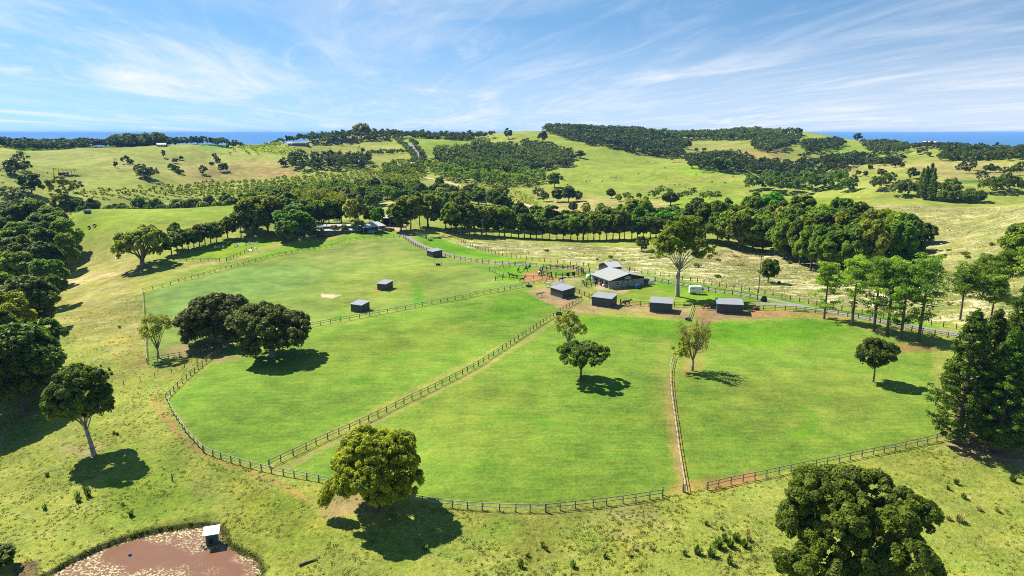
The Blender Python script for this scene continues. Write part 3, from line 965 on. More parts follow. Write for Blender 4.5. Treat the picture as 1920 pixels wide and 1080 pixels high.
def shell_points(rng, n, zmin=-0.4, jitter=0.25):
    k = np.arange(n) + 0.5
    z = 1 - (1 - zmin) * k / n
    ph = k * 2.399963 + rng.uniform(0, 6.28)
    r = np.sqrt(np.clip(1 - z * z, 0, 1))
    return unit(np.column_stack((r * np.cos(ph), r * np.sin(ph), z)) + rng.normal(size=(n, 3)) * jitter)


def dome_blobs(rng, c, R, lobes=14, subs=9, lr=0.42, sr=0.17, zmin=-0.35, rough=0.22, flat=1.0, fill=0.62):
    """a crown as lobes on an ellipsoid and smaller clumps on each lobe"""
    c = np.array(c, float); R = np.array(R, float)
    out = []; lob = []
    for d in shell_points(rng, lobes, zmin, 0.22):
        if lobes > 9 and rng.random() < .09: continue
        k = rng.uniform(1 - rough, 1 + rough * .8)
        lc = c + d * R * fill * k
        l = R * lr * rng.uniform(0.65, 1.25)
        lob.append(lc)
        for e in shell_points(rng, subs, -0.25, 0.3):
            e = unit((e + d * 0.55)[None])[0]
            s = R.mean() * sr * rng.uniform(0.75, 1.3)
            out.append((*(lc + e * l * 0.85), s, s, s * flat))
    return np.array(out), lob


def trunk_mesh(rng, name, h, r, mat, targets, fork=0.3, lean=(0, 0), n_limb=7, sides=7, twig=True):
    """tapered trunk and limbs that reach into the crown"""
    mb = MB()
    top = Vector((lean[0], lean[1], h * fork))
    mid = Vector((lean[0] * .4 + rng.normal() * r * .4, lean[1] * .4 + rng.normal() * r * .4, h * fork * .5))
    mb.tube([(0, 0, -0.6), (0, 0, 0.15), mid, top], [r * 1.6, r * 1.25, r * .95, r * .8], sides)
    T = list(targets)
    if T:
        pick = [T[i] for i in rng.permutation(len(T))[:n_limb]]
        for q in pick:
            q = Vector(q)
            st = mid.lerp(top, rng.uniform(0.5, 1.0))
            m1 = st.lerp(q, 0.45) + Vector((0, 0, (q - st).length * 0.10)) + Vector(rng.normal(size=3)) * r * .5
            rr = r * rng.uniform(.36, .55)
            mb.tube([st, m1, q], [rr, rr * .65, rr * .25], 5)
            if twig:
                for _ in range(2):
                    e = q + Vector(rng.normal(size=3)) * (q - st).length * .07
                    mb.tube([m1, m1.lerp(e, .5) + Vector(rng.normal(size=3)) * .2, e], [rr * .4, rr * .28, rr * .1], 4)
    return mb.mesh(name, mat, True)


def crown_mesh(rng, name, blobs, n, leaf, mat, **kw):
    v, t = leaves(rng, blobs, n, leaf, **kw)
    return np_mesh(name, v, quads(len(v)), LEAF[mat], t)


class Kind:
    """one tree model: trunk and crown meshes at a nominal height and width"""
    def __init__(self, name, trunk, crown, h, w):
        self.name, self.trunk, self.crown, self.h, self.w = name, trunk, crown, h, w
        self.joined = None

    def plant(self, loc, h=None, w=None, rot=0.0, label=None, cat='tree', group=None, crown_name='crown'):
        sz = (h / self.h) if h else 1.0
        sx = (w / self.w) if w else sz
        e = empty(self.name, loc, rot, (sx, sx, sz))
        if self.trunk: new_obj('trunk', self.trunk, e)
        new_obj(crown_name, self.crown, e)
        return tag(e, label, cat, group)

    def plant_small(self, loc, h, w, rot, label, group, cat='tree'):
        if self.joined is None:
            a, b = self.trunk, self.crown
            bm = bmesh.new()
            bm.from_mesh(b)
            me = bpy.data.meshes.new(self.name)
            bm.to_mesh(me); bm.free()
            self.joined = me
            # trunk faces joined in with their own material slot
            nv = np.empty(len(b.vertices) * 3, np.float32); b.vertices.foreach_get('co', nv)
            tv = np.empty(len(a.vertices) * 3, np.float32); a.vertices.foreach_get('co', tv)
            V = np.concatenate((nv, tv)).reshape(-1, 3)
            F = [list(p.vertices) for p in b.polygons] + [[i + len(b.vertices) for i in p.vertices] for p in a.polygons]
            tt = np.empty(len(b.vertices), np.float32); b.attributes['tint'].data.foreach_get('value', tt)
            me2 = np_mesh(self.name, V, F, None, np.concatenate((tt, np.zeros(len(a.vertices)))))
            me2.materials.append(b.materials[0]); me2.materials.append(a.materials[0])
            mi = np.zeros(len(F), np.int32); mi[len(b.polygons):] = 1
            me2.polygons.foreach_set('material_index', mi)
            bpy.data.meshes.remove(me)
            self.joined = me2
        o = new_obj(self.name, self.joined, None, loc)
        o.rotation_euler = (0, 0, rot)
        o.scale = (w / self.w, w / self.w, h / self.h)
        return tag(o, label, cat, group)


def broad(name, seed, h, w, mat, leaf, n, cz=.60, rz=.42, lobes=14, subs=9, fork=.28, lr=.42, sr=.17, zmin=-.4, rough=.2,
          tr=None, bark=None, lean=(0, 0), limbs=7, down=.35, spread=.55, fill=.62, extra=None, shell=(0.72, 1.08), twig=True, flat=1.0):
    rng = np.random.default_rng(seed)
    b, lob = dome_blobs(rng, (lean[0], lean[1], h * cz), (w / 2 * .88, w / 2 * .88, h * rz * .9), lobes, subs, lr, sr, zmin, rough, flat, fill)
    if extra is not None: b = np.vstack((b, np.array(extra, float)))
    t = trunk_mesh(rng, name + '_trunk', h, tr or h * .03, bark or BARK, lob, fork, (lean[0] * .8, lean[1] * .8), limbs, twig=twig)
    c = crown_mesh(rng, name + '_crown', b, n, leaf, mat, down=down, spread=spread, shell=shell)
    return Kind(name, t, c, h, w)


def pine(name, seed, h, w, mat, leaf, n, first=.36, tiers=14, droop=.1):
    """tall straight trunk, whorls of branches, needle clumps at their ends, a rounded head"""
    rng = np.random.default_rng(seed)
    mb = MB()
    r = h * .017
    sway = rng.normal(size=2) * h * .012
    P = [(sway[0] * t * t, sway[1] * t * t, h * t) for t in (0, .3, .6, .97)]
    mb.tube([(0, 0, -0.5)] + P, [r * 1.4, r * 1.2, r, r * .75, r * .2], 7)
    B = []
    for i in range(tiers):
        t = first + (0.97 - first) * (i / (tiers - 1)) ** 0.9
        prof = math.sin(min(1.0, (t - first + .10) / (1 - first) * 1.15) ** .8 * math.pi * .92) ** .6
        reach = w / 2 * max(.2, prof) * rng.uniform(.8, 1.1)
        nb = rng.integers(3, 6)
        a0 = rng.uniform(0, 6.28)
        for k in range(nb):
            if t < .62 and rng.random() < .38: continue
            a = a0 + k * 6.28 / nb + rng.normal() * .25
            L = reach * rng.uniform(.7, 1.1)
            z0 = h * t
            e = Vector((math.cos(a) * L, math.sin(a) * L, z0 + L * rng.uniform(-.05, .35)))
            b0 = Vector((sway[0] * t * t, sway[1] * t * t, z0))
            mb.tube([b0, b0.lerp(e, .5) - Vector((0, 0, L * droop)), e], [r * .35, r * .22, r * .08], 4)
            for q in (1.0, .68, .42)[:2 if L < w * .2 else 3]:
                c = b0.lerp(e, q) + Vector(rng.normal(size=3)) * .25
                s = w * .088 * rng.uniform(.7, 1.3) * (1.0 if t > .55 else .8)
                B.append((c.x, c.y, c.z + s * .3, s * 1.15, s * 1.15, s * .62))
    c = crown_mesh(rng, name + '_crown', B, n, leaf, mat, down=.45, spread=1.1, aspect=.34)
    return Kind(name, mb.mesh(name + '_trunk', BARK, True), c, h, w)


def hoop(name, seed, h, w, n, leaf):
    """conical hoop pine: long bare-stemmed branches carrying dense tufts at their ends"""
    rng = np.random.default_rng(seed)
    mb = MB()
    r = h * .014
    mb.tube([(0, 0, -.5), (0, 0, h * .5), (0, 0, h * .97)], [r * 1.5, r, r * .2], 7)
    B = []
    t = .05
    while t < .985:
        prof = (1 - t) ** .85 if t > .25 else (1 - t) ** .85 * (.72 + t * 1.1)
        reach = w / 2 * min(1.0, prof * 1.05) * (1.0 if t > .3 else .72 + t * .93)
        nb = 9 if t < .6 else 7
        a0 = rng.uniform(0, 6.28)
        for k in range(nb):
            a = a0 + k * 6.28 / nb + rng.normal() * .2
            L = reach * rng.uniform(.68, 1.15)
            z0 = h * t
            e = Vector((math.cos(a) * L, math.sin(a) * L, z0 + L * rng.uniform(.10, .45)))
            b0 = Vector((0, 0, z0))
            mb.tube([b0, b0.lerp(e, .6) + Vector((0, 0, L * .02)), e], [r * .28, r * .2, r * .1], 4, cap=False)
            for q in (1.0, .88, .75, .5):
                if q < .7 and rng.random() < .55: continue
                c = b0.lerp(e, q) + Vector(rng.normal(size=3)) * .22
                s = (0.20 + .024 * w) * rng.uniform(.75, 1.3) * (1.0 if q > .7 else .85)
                B.append((c.x, c.y, c.z + s * .25, s, s, s * .8))
        t += .042 * rng.uniform(.8, 1.2)
    B.append((0, 0, h * .98, .5, .5, 1.0))
    c = crown_mesh(rng, name + '_crown', B, n, leaf, 'hoop', down=.4, spread=.9, aspect=.45)
    return Kind(name, mb.mesh(name + '_trunk', BARK, True), c, h, w)


def twiggy(name, seed, h, w, mat, n, leaf, bark, yellow=None, dense=70):
    """thin-leaved tree whose branches all show: forked stems, upright twigs and a light scatter of leaves"""
    rng = np.random.default_rng(seed)
    mb = MB()
    r = h * .022
    B = []
    fork = Vector((0, 0, h * .2))
    mb.tube([(0, 0, -.4), (0, 0, .2), fork], [r * 1.4, r * 1.15, r], 7)
    stems = []
    for k in range(6):
        a = k * 6.28 / 6 + rng.normal() * .3
        e = Vector((math.cos(a) * w * .26 * rng.uniform(.5, 1.1), math.sin(a) * w * .26 * rng.uniform(.5, 1.1), h * rng.uniform(.55, .78)))
        m1 = fork.lerp(e, .5) + Vector((math.cos(a), math.sin(a), 0)) * w * .03
        mb.tube([fork, m1, e], [r * .6, r * .42, r * .22], 5)
        stems.append((fork, m1, e))
    for _ in range(dense):
        s = stems[rng.integers(len(stems))]
        q = rng.uniform(.25, 1)
        st = s[0].lerp(s[1], q * 2) if q < .5 else s[1].lerp(s[2], q * 2 - 1)
        d = unit(rng.normal(size=3)[None])[0]
        out = Vector((st.x, st.y, 0)).normalized() if st.xy.length > .1 else Vector((d[0], d[1], 0))
        L = h * rng.uniform(.14, .33)
        e = st + (Vector((d[0], d[1], 0)) * .55 + out * .5 + Vector((0, 0, rng.uniform(.5, 1.2)))).normalized() * L
        mb.tube([st, st.lerp(e, .5) + Vector(rng.normal(size=3)) * .12, e], [r * .2, r * .13, r * .05], 4, cap=False)
        for q in (.55, .8, 1.0):
            c = st.lerp(e, q)
            B.append((c.x, c.y, c.z, w * .06, w * .06, w * .075))
    crown = crown_mesh(rng, name + '_crown', B, n, leaf, mat, down=.6, spread=1.2, shell=(.2, 1.1))
    return Kind(name, mb.mesh(name + '_trunk', bark, True), crown, h, w)


def palm(name, seed, h, w):
    rng = np.random.default_rng(seed)
    mb = MB()
    mb.tube([(0, 0, -.3), (.1, 0, h * .45), (.25, .1, h * .86)], [.2, .16, .13], 6)
    V = []; T = []
    for k in range(26):
        a = k * 2.39996
        el = rng.uniform(-.1, 1.1)
        L = w * .55
        prev = Vector((.25, .1, h * .86)); d = Vector((math.cos(a) * math.cos(el), math.sin(a) * math.cos(el), math.sin(el)))
        for s in range(4):
            nx = prev + d * L / 4
            sd = Vector((-math.sin(a), math.cos(a), 0)) * w * .055 * (1 - s * .22)
            V += [tuple(prev - sd), tuple(prev + sd), tuple(nx + sd * .8), tuple(nx - sd * .8)]
            T += [rng.random()] * 4
            prev = nx; d = (d + Vector((0, 0, -.42))).normalized()
    me = np_mesh(name + '_crown', V, quads(len(V)), LEAF['olive'], T)
    return Kind(name, mb.mesh(name + '_trunk', BARK_GREY, True), me, h, w)


def bamboo(name, seed, h, w, n, leaf):
    rng = np.random.default_rng(seed)
    mb = MB(); B = []
    for k in range(34):
        a = rng.uniform(0, 6.28); q = rng.uniform(.1, 1) ** .6
        e = Vector((math.cos(a) * w * .48 * q, math.sin(a) * w * .48 * q, h * rng.uniform(.72, 1.0) * (1.05 - .3 * q)))
        b0 = Vector((math.cos(a) * w * .14 * q, math.sin(a) * w * .14 * q, 0))
        m1 = b0.lerp(e, .55) + Vector((0, 0, h * .14))
        mb.tube([b0, m1, e], [.09, .07, .03], 4, cap=False)
        for t in (.25, .5, .75, 1.0):
            c = b0.lerp(m1, t * 2) if t < .5 else m1.lerp(e, t * 2 - 1)
            s = w * .085 * rng.uniform(.7, 1.3)
            B.append((c.x, c.y, c.z, s, s, s * 1.25))
    c = crown_mesh(rng, name + '_crown', B, n, leaf, 'olive', down=.6, spread=1.0, aspect=.3)
    return Kind(name, mb.mesh(name + '_trunk', BARK_GREY, True), c, h, w)


def put(kind, px, py, label, h=None, w=None, rot=0.0, cat='tree', group=None, crown_name='crown'):
    return kind.plant(at(px, py), h, w, rot, label, cat, group, crown_name)


# ---- the trees that stand alone or large in view
put(broad('golden_tree', 21, 13.2, 17.9, 'golden', .17, 120000, cz=.53, rz=.53, lobes=40, subs=24, lr=.31, sr=.07, zmin=-.95, fork=.2, tr=.42,
          extra=[(-6.2 - .35 * i, -1.0 - .35 * j, 4.6 - .62 * i - .25 * j, .95, .95, 1.0) for i in range(4) for j in range(3)]),
    706, 956, 'golden green bushy tree standing over the front paddock fence', cat='tree')
put(broad('camphor_tree', 22, 20.0, 21.5, 'mid', .20, 150000, cz=.58, rz=.45, lobes=38, subs=24, lr=.28, sr=.065, zmin=-.75, fork=.25, tr=.6, bark=BARK_GREY, rough=.2,
          extra=[(-8.3 + i * .5, -2 + j * .7, 8.6 - i * .5 - j * .3, 1.0, 1.0, 1.0) for i in range(4) for j in range(3)] + [(7.4 + i * .35, -1.5 - j * .8, 9.0 - i * .75, 1.0, 1.0, 1.0) for i in range(4) for j in range(3)] + [(6.0 + i * .3, -3.2 - j * .7, 7.8 - i * .7, .95, .95, .95) for i in range(4) for j in range(3)] + [(-4.2 + i * .8, -5.6 - j * .6, 7.2 - j * .8, 1.0, 1.0, 1.0) for i in range(4) for j in range(3)]),
    1580, 1150, 'large glossy mid green tree cut off by the bottom of the picture', cat='tree')
put(broad('blackwood_tree', 23, 16.2, 13.2, 'dark', .19, 62000, cz=.65, rz=.42, lobes=24, subs=17, lr=.36, sr=.095, zmin=-.85, fork=.34, tr=.36, bark=BARK_PALE, lean=(-1.5, 0.6)),
    176, 853, 'lone dark tree with a leaning pale trunk above the pond')
put(broad('fig_tree', 24, 13.5, 23.0, 'fig', .27, 60000, cz=.46, rz=.54, lobes=32, subs=13, lr=.34, sr=.1, zmin=-.8, fork=.14, tr=.9, bark=BARK_GREY, limbs=10),
    408, 641, 'wide dark fig tree behind its twin at the paddock corner', cat='fig tree')
put(broad('fig_tree', 25, 13.8, 21.5, 'fig', .27, 60000, cz=.47, rz=.54, lobes=32, subs=13, lr=.34, sr=.1, zmin=-.85, fork=.14, tr=.8, bark=BARK_GREY, limbs=10),
    510, 669, 'wide dark fig tree inside the paddock, in front of its twin', cat='fig tree')
put(broad('pale_tree', 26, 11.5, 9.6, 'grey', .2, 4200, cz=.62, rz=.38, lobes=14, subs=8, fork=.22, tr=.22, bark=BARK_GREY, limbs=12, lr=.4, sr=.14),
    297, 671, 'thin grey green tree beside the dark figs', cat='tree')
put(broad('fig_tree', 27, 17.5, 26.0, 'olive', .5, 17000, cz=.53, rz=.46, lobes=24, subs=10, lr=.34, sr=.1, zmin=-.45, fork=.15, tr=1.0, bark=BARK_GREY, limbs=12),
    268, 499, 'broad old olive green fig at the end of the arena tree row', cat='fig tree')
put(broad('shade_tree', 28, 8.4, 13.8, 'dark', .26, 15000, cz=.68, rz=.31, lobes=16, subs=9, lr=.36, sr=.12, zmin=-.25, fork=.3, tr=.25, limbs=9),
    1089, 712, 'low spreading dark tree in the middle paddock', cat='tree')
put(broad('pale_tree', 29, 10.5, 8.6, 'grey', .2, 5200, cz=.58, rz=.42, lobes=14, subs=8, lr=.4, sr=.14, fork=.22, tr=.2, bark=BARK_PALE, limbs=12),
    1066, 661, 'thin pale tree with a white stem behind the low dark tree', cat='tree')
_tw = twiggy('twiggy_tree', 30, 11.8, 9.4, 'twig', 3000, .17, BARK_GREY, dense=120)
_tr = put(_tw, 1298, 695, 'half bare twiggy tree by the paddock fence with yellow leaves on one side')
_yb = np.array([(-2.6 + RNG.normal() * 1.0, RNG.normal() * 1.0 - .6, 5.2 + RNG.normal() * 1.7, .6, .6, .6) for _ in range(26)])
new_obj('yellow_leaves', crown_mesh(RNG, 'yellow_leaves', _yb, 2100, .17, 'yellow', spread=1.1, shell=(.3, 1.1)), _tr)
put(broad('round_tree', 31, 9.6, 8.9, 'dark', .22, 15000, cz=.65, rz=.36, lobes=16, subs=10, lr=.42, sr=.15, fork=.34, tr=.2, bark=BARK_GREY, zmin=-.7),
    1637, 716, 'small round dark tree alone in the eastern paddock')


def gum_tree():
    rng = np.random.default_rng(33)
    h, w = 25.0, 17.5
    mb = MB()
    mb.tube([(0, 0, -.6), (0, 0, .4), (-.15, 0, 5), (.1, 0, 9.5)], [1.0, .78, .6, .5], 9)
    f = Vector((.1, 0, 9.5))
    B = []
    ends = [(-4.5, .5, 15), (-2.6, -1.5, 18.5), (-.6, 1.2, 22.5), (1.2, -1, 21.5), (3.2, 1.2, 18.5), (5.6, -.4, 15), (7.6, -1.6, 13.5), (-6.2, -1.2, 13.8), (-.2, -3.6, 16.5), (.4, 3.8, 17), (2.8, -3.2, 15.5), (-3.0, 3.2, 16)]
    for e in ends:
        e = Vector(e)
        m1 = f.lerp(e, .5) + Vector((0, 0, .9))
        rr = rng.uniform(.12, .22)
        mb.tube([f - Vector((0, 0, rng.uniform(0, 2.4))), m1, e], [rr * 1.25, rr * .8, rr * .3], 6)
        for _ in range(4):
            q = e + Vector(rng.normal(size=3)) * 1.7
            mb.tube([m1.lerp(e, .4), m1.lerp(q, .7), q], [rr * .4, rr * .25, rr * .08], 4, cap=False)
    for a, L, z in ((.3, 4.5, 7.8), (2.8, 4.2, 8.4), (-.6, 5.0, 8.8)):   # dead side branches
        mb.tube([(0, 0, z), (math.cos(a) * L * .5, math.sin(a) * L * .5, z + 1.0), (math.cos(a) * L, math.sin(a) * L, z + 2.6)], [.13, .08, .03], 5)
    for e in ends:
        for _ in range(11):
            d = rng.normal(size=3) * np.array((1.9, 1.9, 1.25))
            s = rng.uniform(.65, 1.25)
            B.append((e[0] * 1.05 + d[0], e[1] * 1.05 + d[1], e[2] + 1.0 + d[2], s, s, s * .8))
    D, _ = dome_blobs(rng, (0, 0, 18.2), (7.4, 7.0, 6.4), 22, 8, .34, .11, -.35, .2)
    B += [tuple(q) for q in D]
    c = crown_mesh(rng, 'gum_crown', B, 34000, .27, 'gum', down=.4, spread=.7)
    return Kind('gum_tree', mb.mesh('gum_trunk', BARK_PALE, True), c, h, w)


put(gum_tree(), 1270, 556, 'tall gum tree with a white trunk behind the shelters', cat='gum tree')

# pines along the road
_pl = ['outermost pine of the road row, thin crowned, nearest the shelters', 'wide pine with low boughs, second along the road row',
       'pine with a clean trunk between the wide pine and the slender pair', 'slender pine standing close behind the row at its middle',
       'short pine with low dark boughs at the middle of the row', 'tallest pine of the road row, round headed, above the bare red earth']
for k, (px, py, h, w) in enumerate(((1545, 598, 15.5, 9.5), (1597, 610, 18.0, 11), (1638, 622, 19.0, 11.5), (1663, 627, 19.5, 11), (1689, 635, 18.8, 10.5), (1722, 640, 21.0, 12))):
    put(pine('pine_tree', 50 + k, h, w, 'pine', .31, 7600, first=.20 if k in (0, 4) else .27), px, py, _pl[k], cat='pine tree', group='pines along the road')
_pl = ['pine with an umbrella head on the far verge, clear of the row', 'low pine half hidden by the hoop pines', 'dense pine beyond the road above the hoop pines', 'pine beyond the road at the edge of the picture',
       'thick pine crown just left of the edge pine beyond the road']
for k, (px, py, h, w) in enumerate(((1800, 600, 15, 11.5), (1857, 606, 12.5, 8), (1875, 566, 14.5, 11), (1918, 572, 16, 11), (1842, 558, 12.5, 10))):
    put(pine('pine_tree', 60 + k, h, w, 'pine', .38, 5600, first=.45), px, py, _pl[k], cat='pine tree', group='pines beyond the road')
_pl = ['front hoop pine at the end of the rail fence, lowest boughs spread wide', 'hoop pine just behind the front one, half merged with it', 'tallest hoop pine of the dark clump', 'hoop pine at the right edge of the dark clump', 'shaded hoop pine at the back of the clump']
for k, (px, py, h, w) in enumerate(((1796, 832, 24, 13), (1838, 815, 23, 12), (1882, 812, 27, 13), (1925, 835, 27, 14), (1868, 850, 22, 12))):
    put(hoop('hoop_pine', 70 + k, h, w, 28000, .20), px, py, _pl[k], cat='hoop pine', group='hoop pines at the fence end')

# ---- models shared by the belts and rows
NEAR = [broad('broadleaf_tree', 100 + i, 18, 15, m, .36, 24000, cz=.54, rz=.49, lobes=24, subs=13, lr=.36, sr=.12, zmin=-.8, fork=.2, tr=.4, limbs=6)
        for i, m in enumerate(('dark', 'mid', 'mid', 'golden'))]
MID = {}
for i, (k, m) in enumerate((('dark', 'dark'), ('mid', 'mid'), ('olive', 'olive'), ('bright', 'bright'), ('golden', 'goldmid'), ('grey', 'grey'))):
    MID[k] = [broad('broadleaf_tree', 200 + i * 10 + j, 13, 11, m, .55, 5200, cz=.54, rz=.49, lobes=14 + j * 4, subs=8, lr=.40, sr=.15, zmin=-.85, fork=.25, tr=.28, limbs=5, twig=False) for j in range(3)]
    MID[k + '_tall'] = [broad('broadleaf_tree', 300 + i * 10 + j, 18, 11, m, .58, 5200, cz=.59, rz=.44, lobes=16, subs=8, lr=.36, sr=.15, zmin=-.8, fork=.35, tr=.26, limbs=6, twig=False, bark=BARK_GREY, rough=.25) for j in range(2)]
    MID[k + '_row'] = [broad('broadleaf_tree', 400 + i * 10 + j, 11, 7.5, m, .55, 3200, cz=.60, rz=.42, lobes=12, subs=7, lr=.42, sr=.17, zmin=-.8, fork=.38, tr=.19, limbs=5, twig=False) for j in range(2)]
FAR = {}
for i, k in enumerate(('far', 'dark', 'olive', 'mid')):
    FAR[k] = [broad('broadleaf_tree', 500 + i * 10 + j, 11, 10, k, .85, 1000, cz=.52, rz=.5, lobes=11, subs=5, lr=.44, sr=.2, zmin=-.85, fork=.25, tr=.3, limbs=3, twig=False) for j in range(3)]
PALM = palm('palm_tree', 7, 8, 6)
BAMBOO = bamboo('bamboo_clump', 8, 15, 17, 9000, .5)


def rr(a, b): return random.uniform(a, b)


# ---- windbreak along the left edge
_wl = 'big rounded evergreen in the thick windbreak on the left'
for px, py, h, w, k, lab in (
    (48, 770, 19, 15, 0, 'front dark tree of the left windbreak, its trunks in shade'), (-22, 800, 19, 15, 0, None), (16, 750, 18, 14, 0, None), (66, 738, 15, 12, 2, None), (4, 725, 20, 15, 1, None),
    (24, 655, 16.5, 13, 3, 'golden topped tree in the left windbreak beside the open trunked tree'), (62, 622, 18, 14, 0, None), (0, 610, 19, 15, 1, None),
    (98, 578, 17, 13, 2, None), (44, 566, 19, 15, 1, None), (-12, 560, 20, 16, 0, None), (92, 540, 18, 14, 0, None), (40, 522, 20, 15, 1, None),
    (-20, 516, 20, 16, 0, None), (128, 510, 17.5, 13, 2, None), (92, 500, 19, 15, 0, None), (45, 488, 20, 16, 1, None), (-6, 484, 20, 16, 2, None), (126, 480, 18, 14, 2, None), (84, 468, 19, 16, 1, None),
    (36, 460, 20, 16, 0, None), (-14, 456, 20, 16, 2, None), (112, 458, 17, 14, 0, None), (70, 444, 18, 16, 2, None), (24, 438, 19, 16, 0, None), (-22, 438, 19, 16, 1, None), (98, 440, 15, 13, 2, None), (60, 428, 16, 14, 0, None), (10, 424, 17, 15, 2, None),
):
    NEAR[k].plant(at(px, py), h * rr(.95, 1.08), w * rr(1.08, 1.25), rr(0, 6.28), lab or _wl, 'tree', 'trees of the left windbreak')
put(broad('open_tree', 41, 13.6, 10.5, 'dark', .3, 13000, cz=.7, rz=.3, lobes=13, subs=10, lr=.4, sr=.13, zmin=-.4, fork=.36, tr=.32, bark=BARK_GREY, limbs=9),
    94, 702, 'dark tree with open pale forked trunks at the foot of the windbreak')

MID['dark'][0].plant(at(-8, 1068), 3.6, 5.5, 1.0, 'dark shrub cut by the left edge at the pond corner', 'shrub')

# ---- row along the arena
_al = 'dense dark round tree in the short row beside the arena'
for i in range(9):
    t = i / 8
    p = at(322 + 84 * t, 478 - 24 * t)
    random.choice(MID['dark_row'] + MID['olive_row']).plant(p, rr(8.5, 10.5), rr(8, 9.5), rr(0, 6.28), _al, 'tree', 'tree row beside the arena')
MID['dark'][1].plant(at(332, 466), 12, 7.5, 1, 'taller thin tree rising behind the arena tree row', 'tree')

# ---- trees round the house
for kind, px, py, h, w, lab in (
    (MID['dark'][0], 427, 447, 11, 9.5, 'round dark tree at the top end of the arena row'),
    (MID['olive_tall'][0], 452, 446, 13, 10, 'brownish tree with bare stems next to the round dark arena tree'),
    (MID['olive'][1], 476, 440, 19, 19, 'largest brownish fig above the arena jumps'),
    (MID['olive'][2], 502, 436, 18, 17, 'brownish spreading tree between the big fig and the fresh green dome'),
    (MID['dark'][2], 462, 430, 14, 12, 'dark crown rising behind the brownish figs'),
    (MID['bright'][0], 545, 442, 15, 19, 'fresh green domed tree left of the long house'),
    (MID['mid'][0], 541, 453, 10.5, 12.5, 'pale topped round tree in front of the green dome'),
    (MID['mid'][1], 582, 444, 10.5, 7.5, 'upright shrubby tree at the left end of the house roof'),
    (MID['olive'][0], 597, 444, 5, 6.5, 'small rounded shrub below the left end of the house'),
    (MID['olive'][1], 628, 438, 4.5, 5, 'low olive shrub against the house wall'),
    (MID['olive'][2], 646, 436, 4, 4.5, 'smallest olive shrub against the house wall'),
    (MID['olive'][0], 671, 434, 6.5, 8.5, 'bushy shrub hiding the middle of the house roof'),
    (MID['grey_tall'][0], 673, 428, 17, 9, 'tall feathery grey green tree behind the house roof'),
    (MID['grey_tall'][1], 657, 428, 15, 8, 'shorter feathery tree beside the tall feathery one'),
    (MID['bright'][1], 710, 426, 11, 8, 'leafy tree between the house roof and the carport'),
    (MID['golden'][0], 752, 433, 17, 14.5, 'yellow green spreading tree over the drive'),
    (MID['golden_tall'][0], 770, 430, 18.5, 14, 'yellow green taller tree leaning over the sign'),
    (MID['gum' if 'gum' in MID else 'olive'][0], 803, 426, 18.5, 17, 'dark spreading gum to the right of the drive'),
    (MID['olive_tall'][1], 787, 424, 19, 12, 'dark upright gum rising behind the drive trees'),
    (MID['dark'][1], 566, 428, 15, 17, 'dark leafy tree behind the green dome'),
    (MID['mid'][2], 590, 424, 14, 14, 'yellow tinged tree behind the left end of the roof'),
    (MID['dark'][2], 617, 424, 15, 13, 'round topped dark tree behind the middle of the house'),
    (MID['dark'][0], 640, 420, 14, 14, 'dark round tree right of the round topped one behind the house'),
    (MID['mid'][0], 694, 420, 10, 9, 'low dark tree behind the right end of the roof'),
    (MID['dark'][1], 540, 420, 17, 16, 'dark tree between the figs and the bamboo'),
):
    kind.plant(at(px, py), h, w, rr(0, 6.28), lab, 'tree')
for px, py, h, w, lab in ((600, 418, 19, 19, 'feathery bamboo clump rising behind the house, widest of the three'), (634, 414, 17, 16, 'feathery bamboo clump nearest the tall grey tree'), (570, 414, 18, 16, 'feathery bamboo clump behind the green dome')):
    BAMBOO.plant(at(px, py), h, w, rr(0, 6.28), lab, 'bamboo', 'bamboo clumps behind the house', 'foliage')

# ---- planted row across the middle distance
_rl = 'dark trunked tree in the long planted row below the dry hillside'
px = 846
while px < 1246:
    py = 443 + 5 * math.sin(px * .013) + (px - 846) * .012
    k = random.choice(('dark_row', 'dark_row', 'mid_row', 'olive_row'))
    random.choice(MID[k]).plant(at(px, py + rr(-1, 1)), rr(9.5, 16.5), rr(8, 12), rr(0, 6.28), _rl, 'tree', 'long planted tree row')
    px += rr(9, 14)
_rl2 = 'tree in the back line of the long planted row'
px = 836
while px < 1220:
    py = 431 + 4 * math.sin(px * .02)
    k = random.choice(('dark', 'mid', 'olive_tall', 'dark_tall'))
    random.choice(MID[k]).plant(at(px, py + rr(-2, 1)), rr(10, 18), rr(10, 15), rr(0, 6.28), _rl2, 'tree', 'back line of the long tree row')
    px += rr(15, 24)
# dead grey tree in the row
put(twiggy('bare_tree', 81, 12, 7, 'grey', 250, .4, BARK_PALE, dense=60), 1094, 450, 'bare grey tree standing in the planted row', cat='tree')


# ---- the wood on the right
def belt(pts, kinds, labels, group, hs, ws, small=False, cat='tree'):
    for p in pts:
        k = random.choice(kinds)
        K = random.choice((FAR if small else MID)[k])
        lab = labels[k] if isinstance(labels, dict) else labels
        q = at(*p)
        if small: K.plant_small(q, rr(*hs), rr(*ws), rr(0, 6.28), lab, group, cat)
        else: K.plant(q, rr(*hs), rr(*ws), rr(0, 6.28), lab, cat, group)


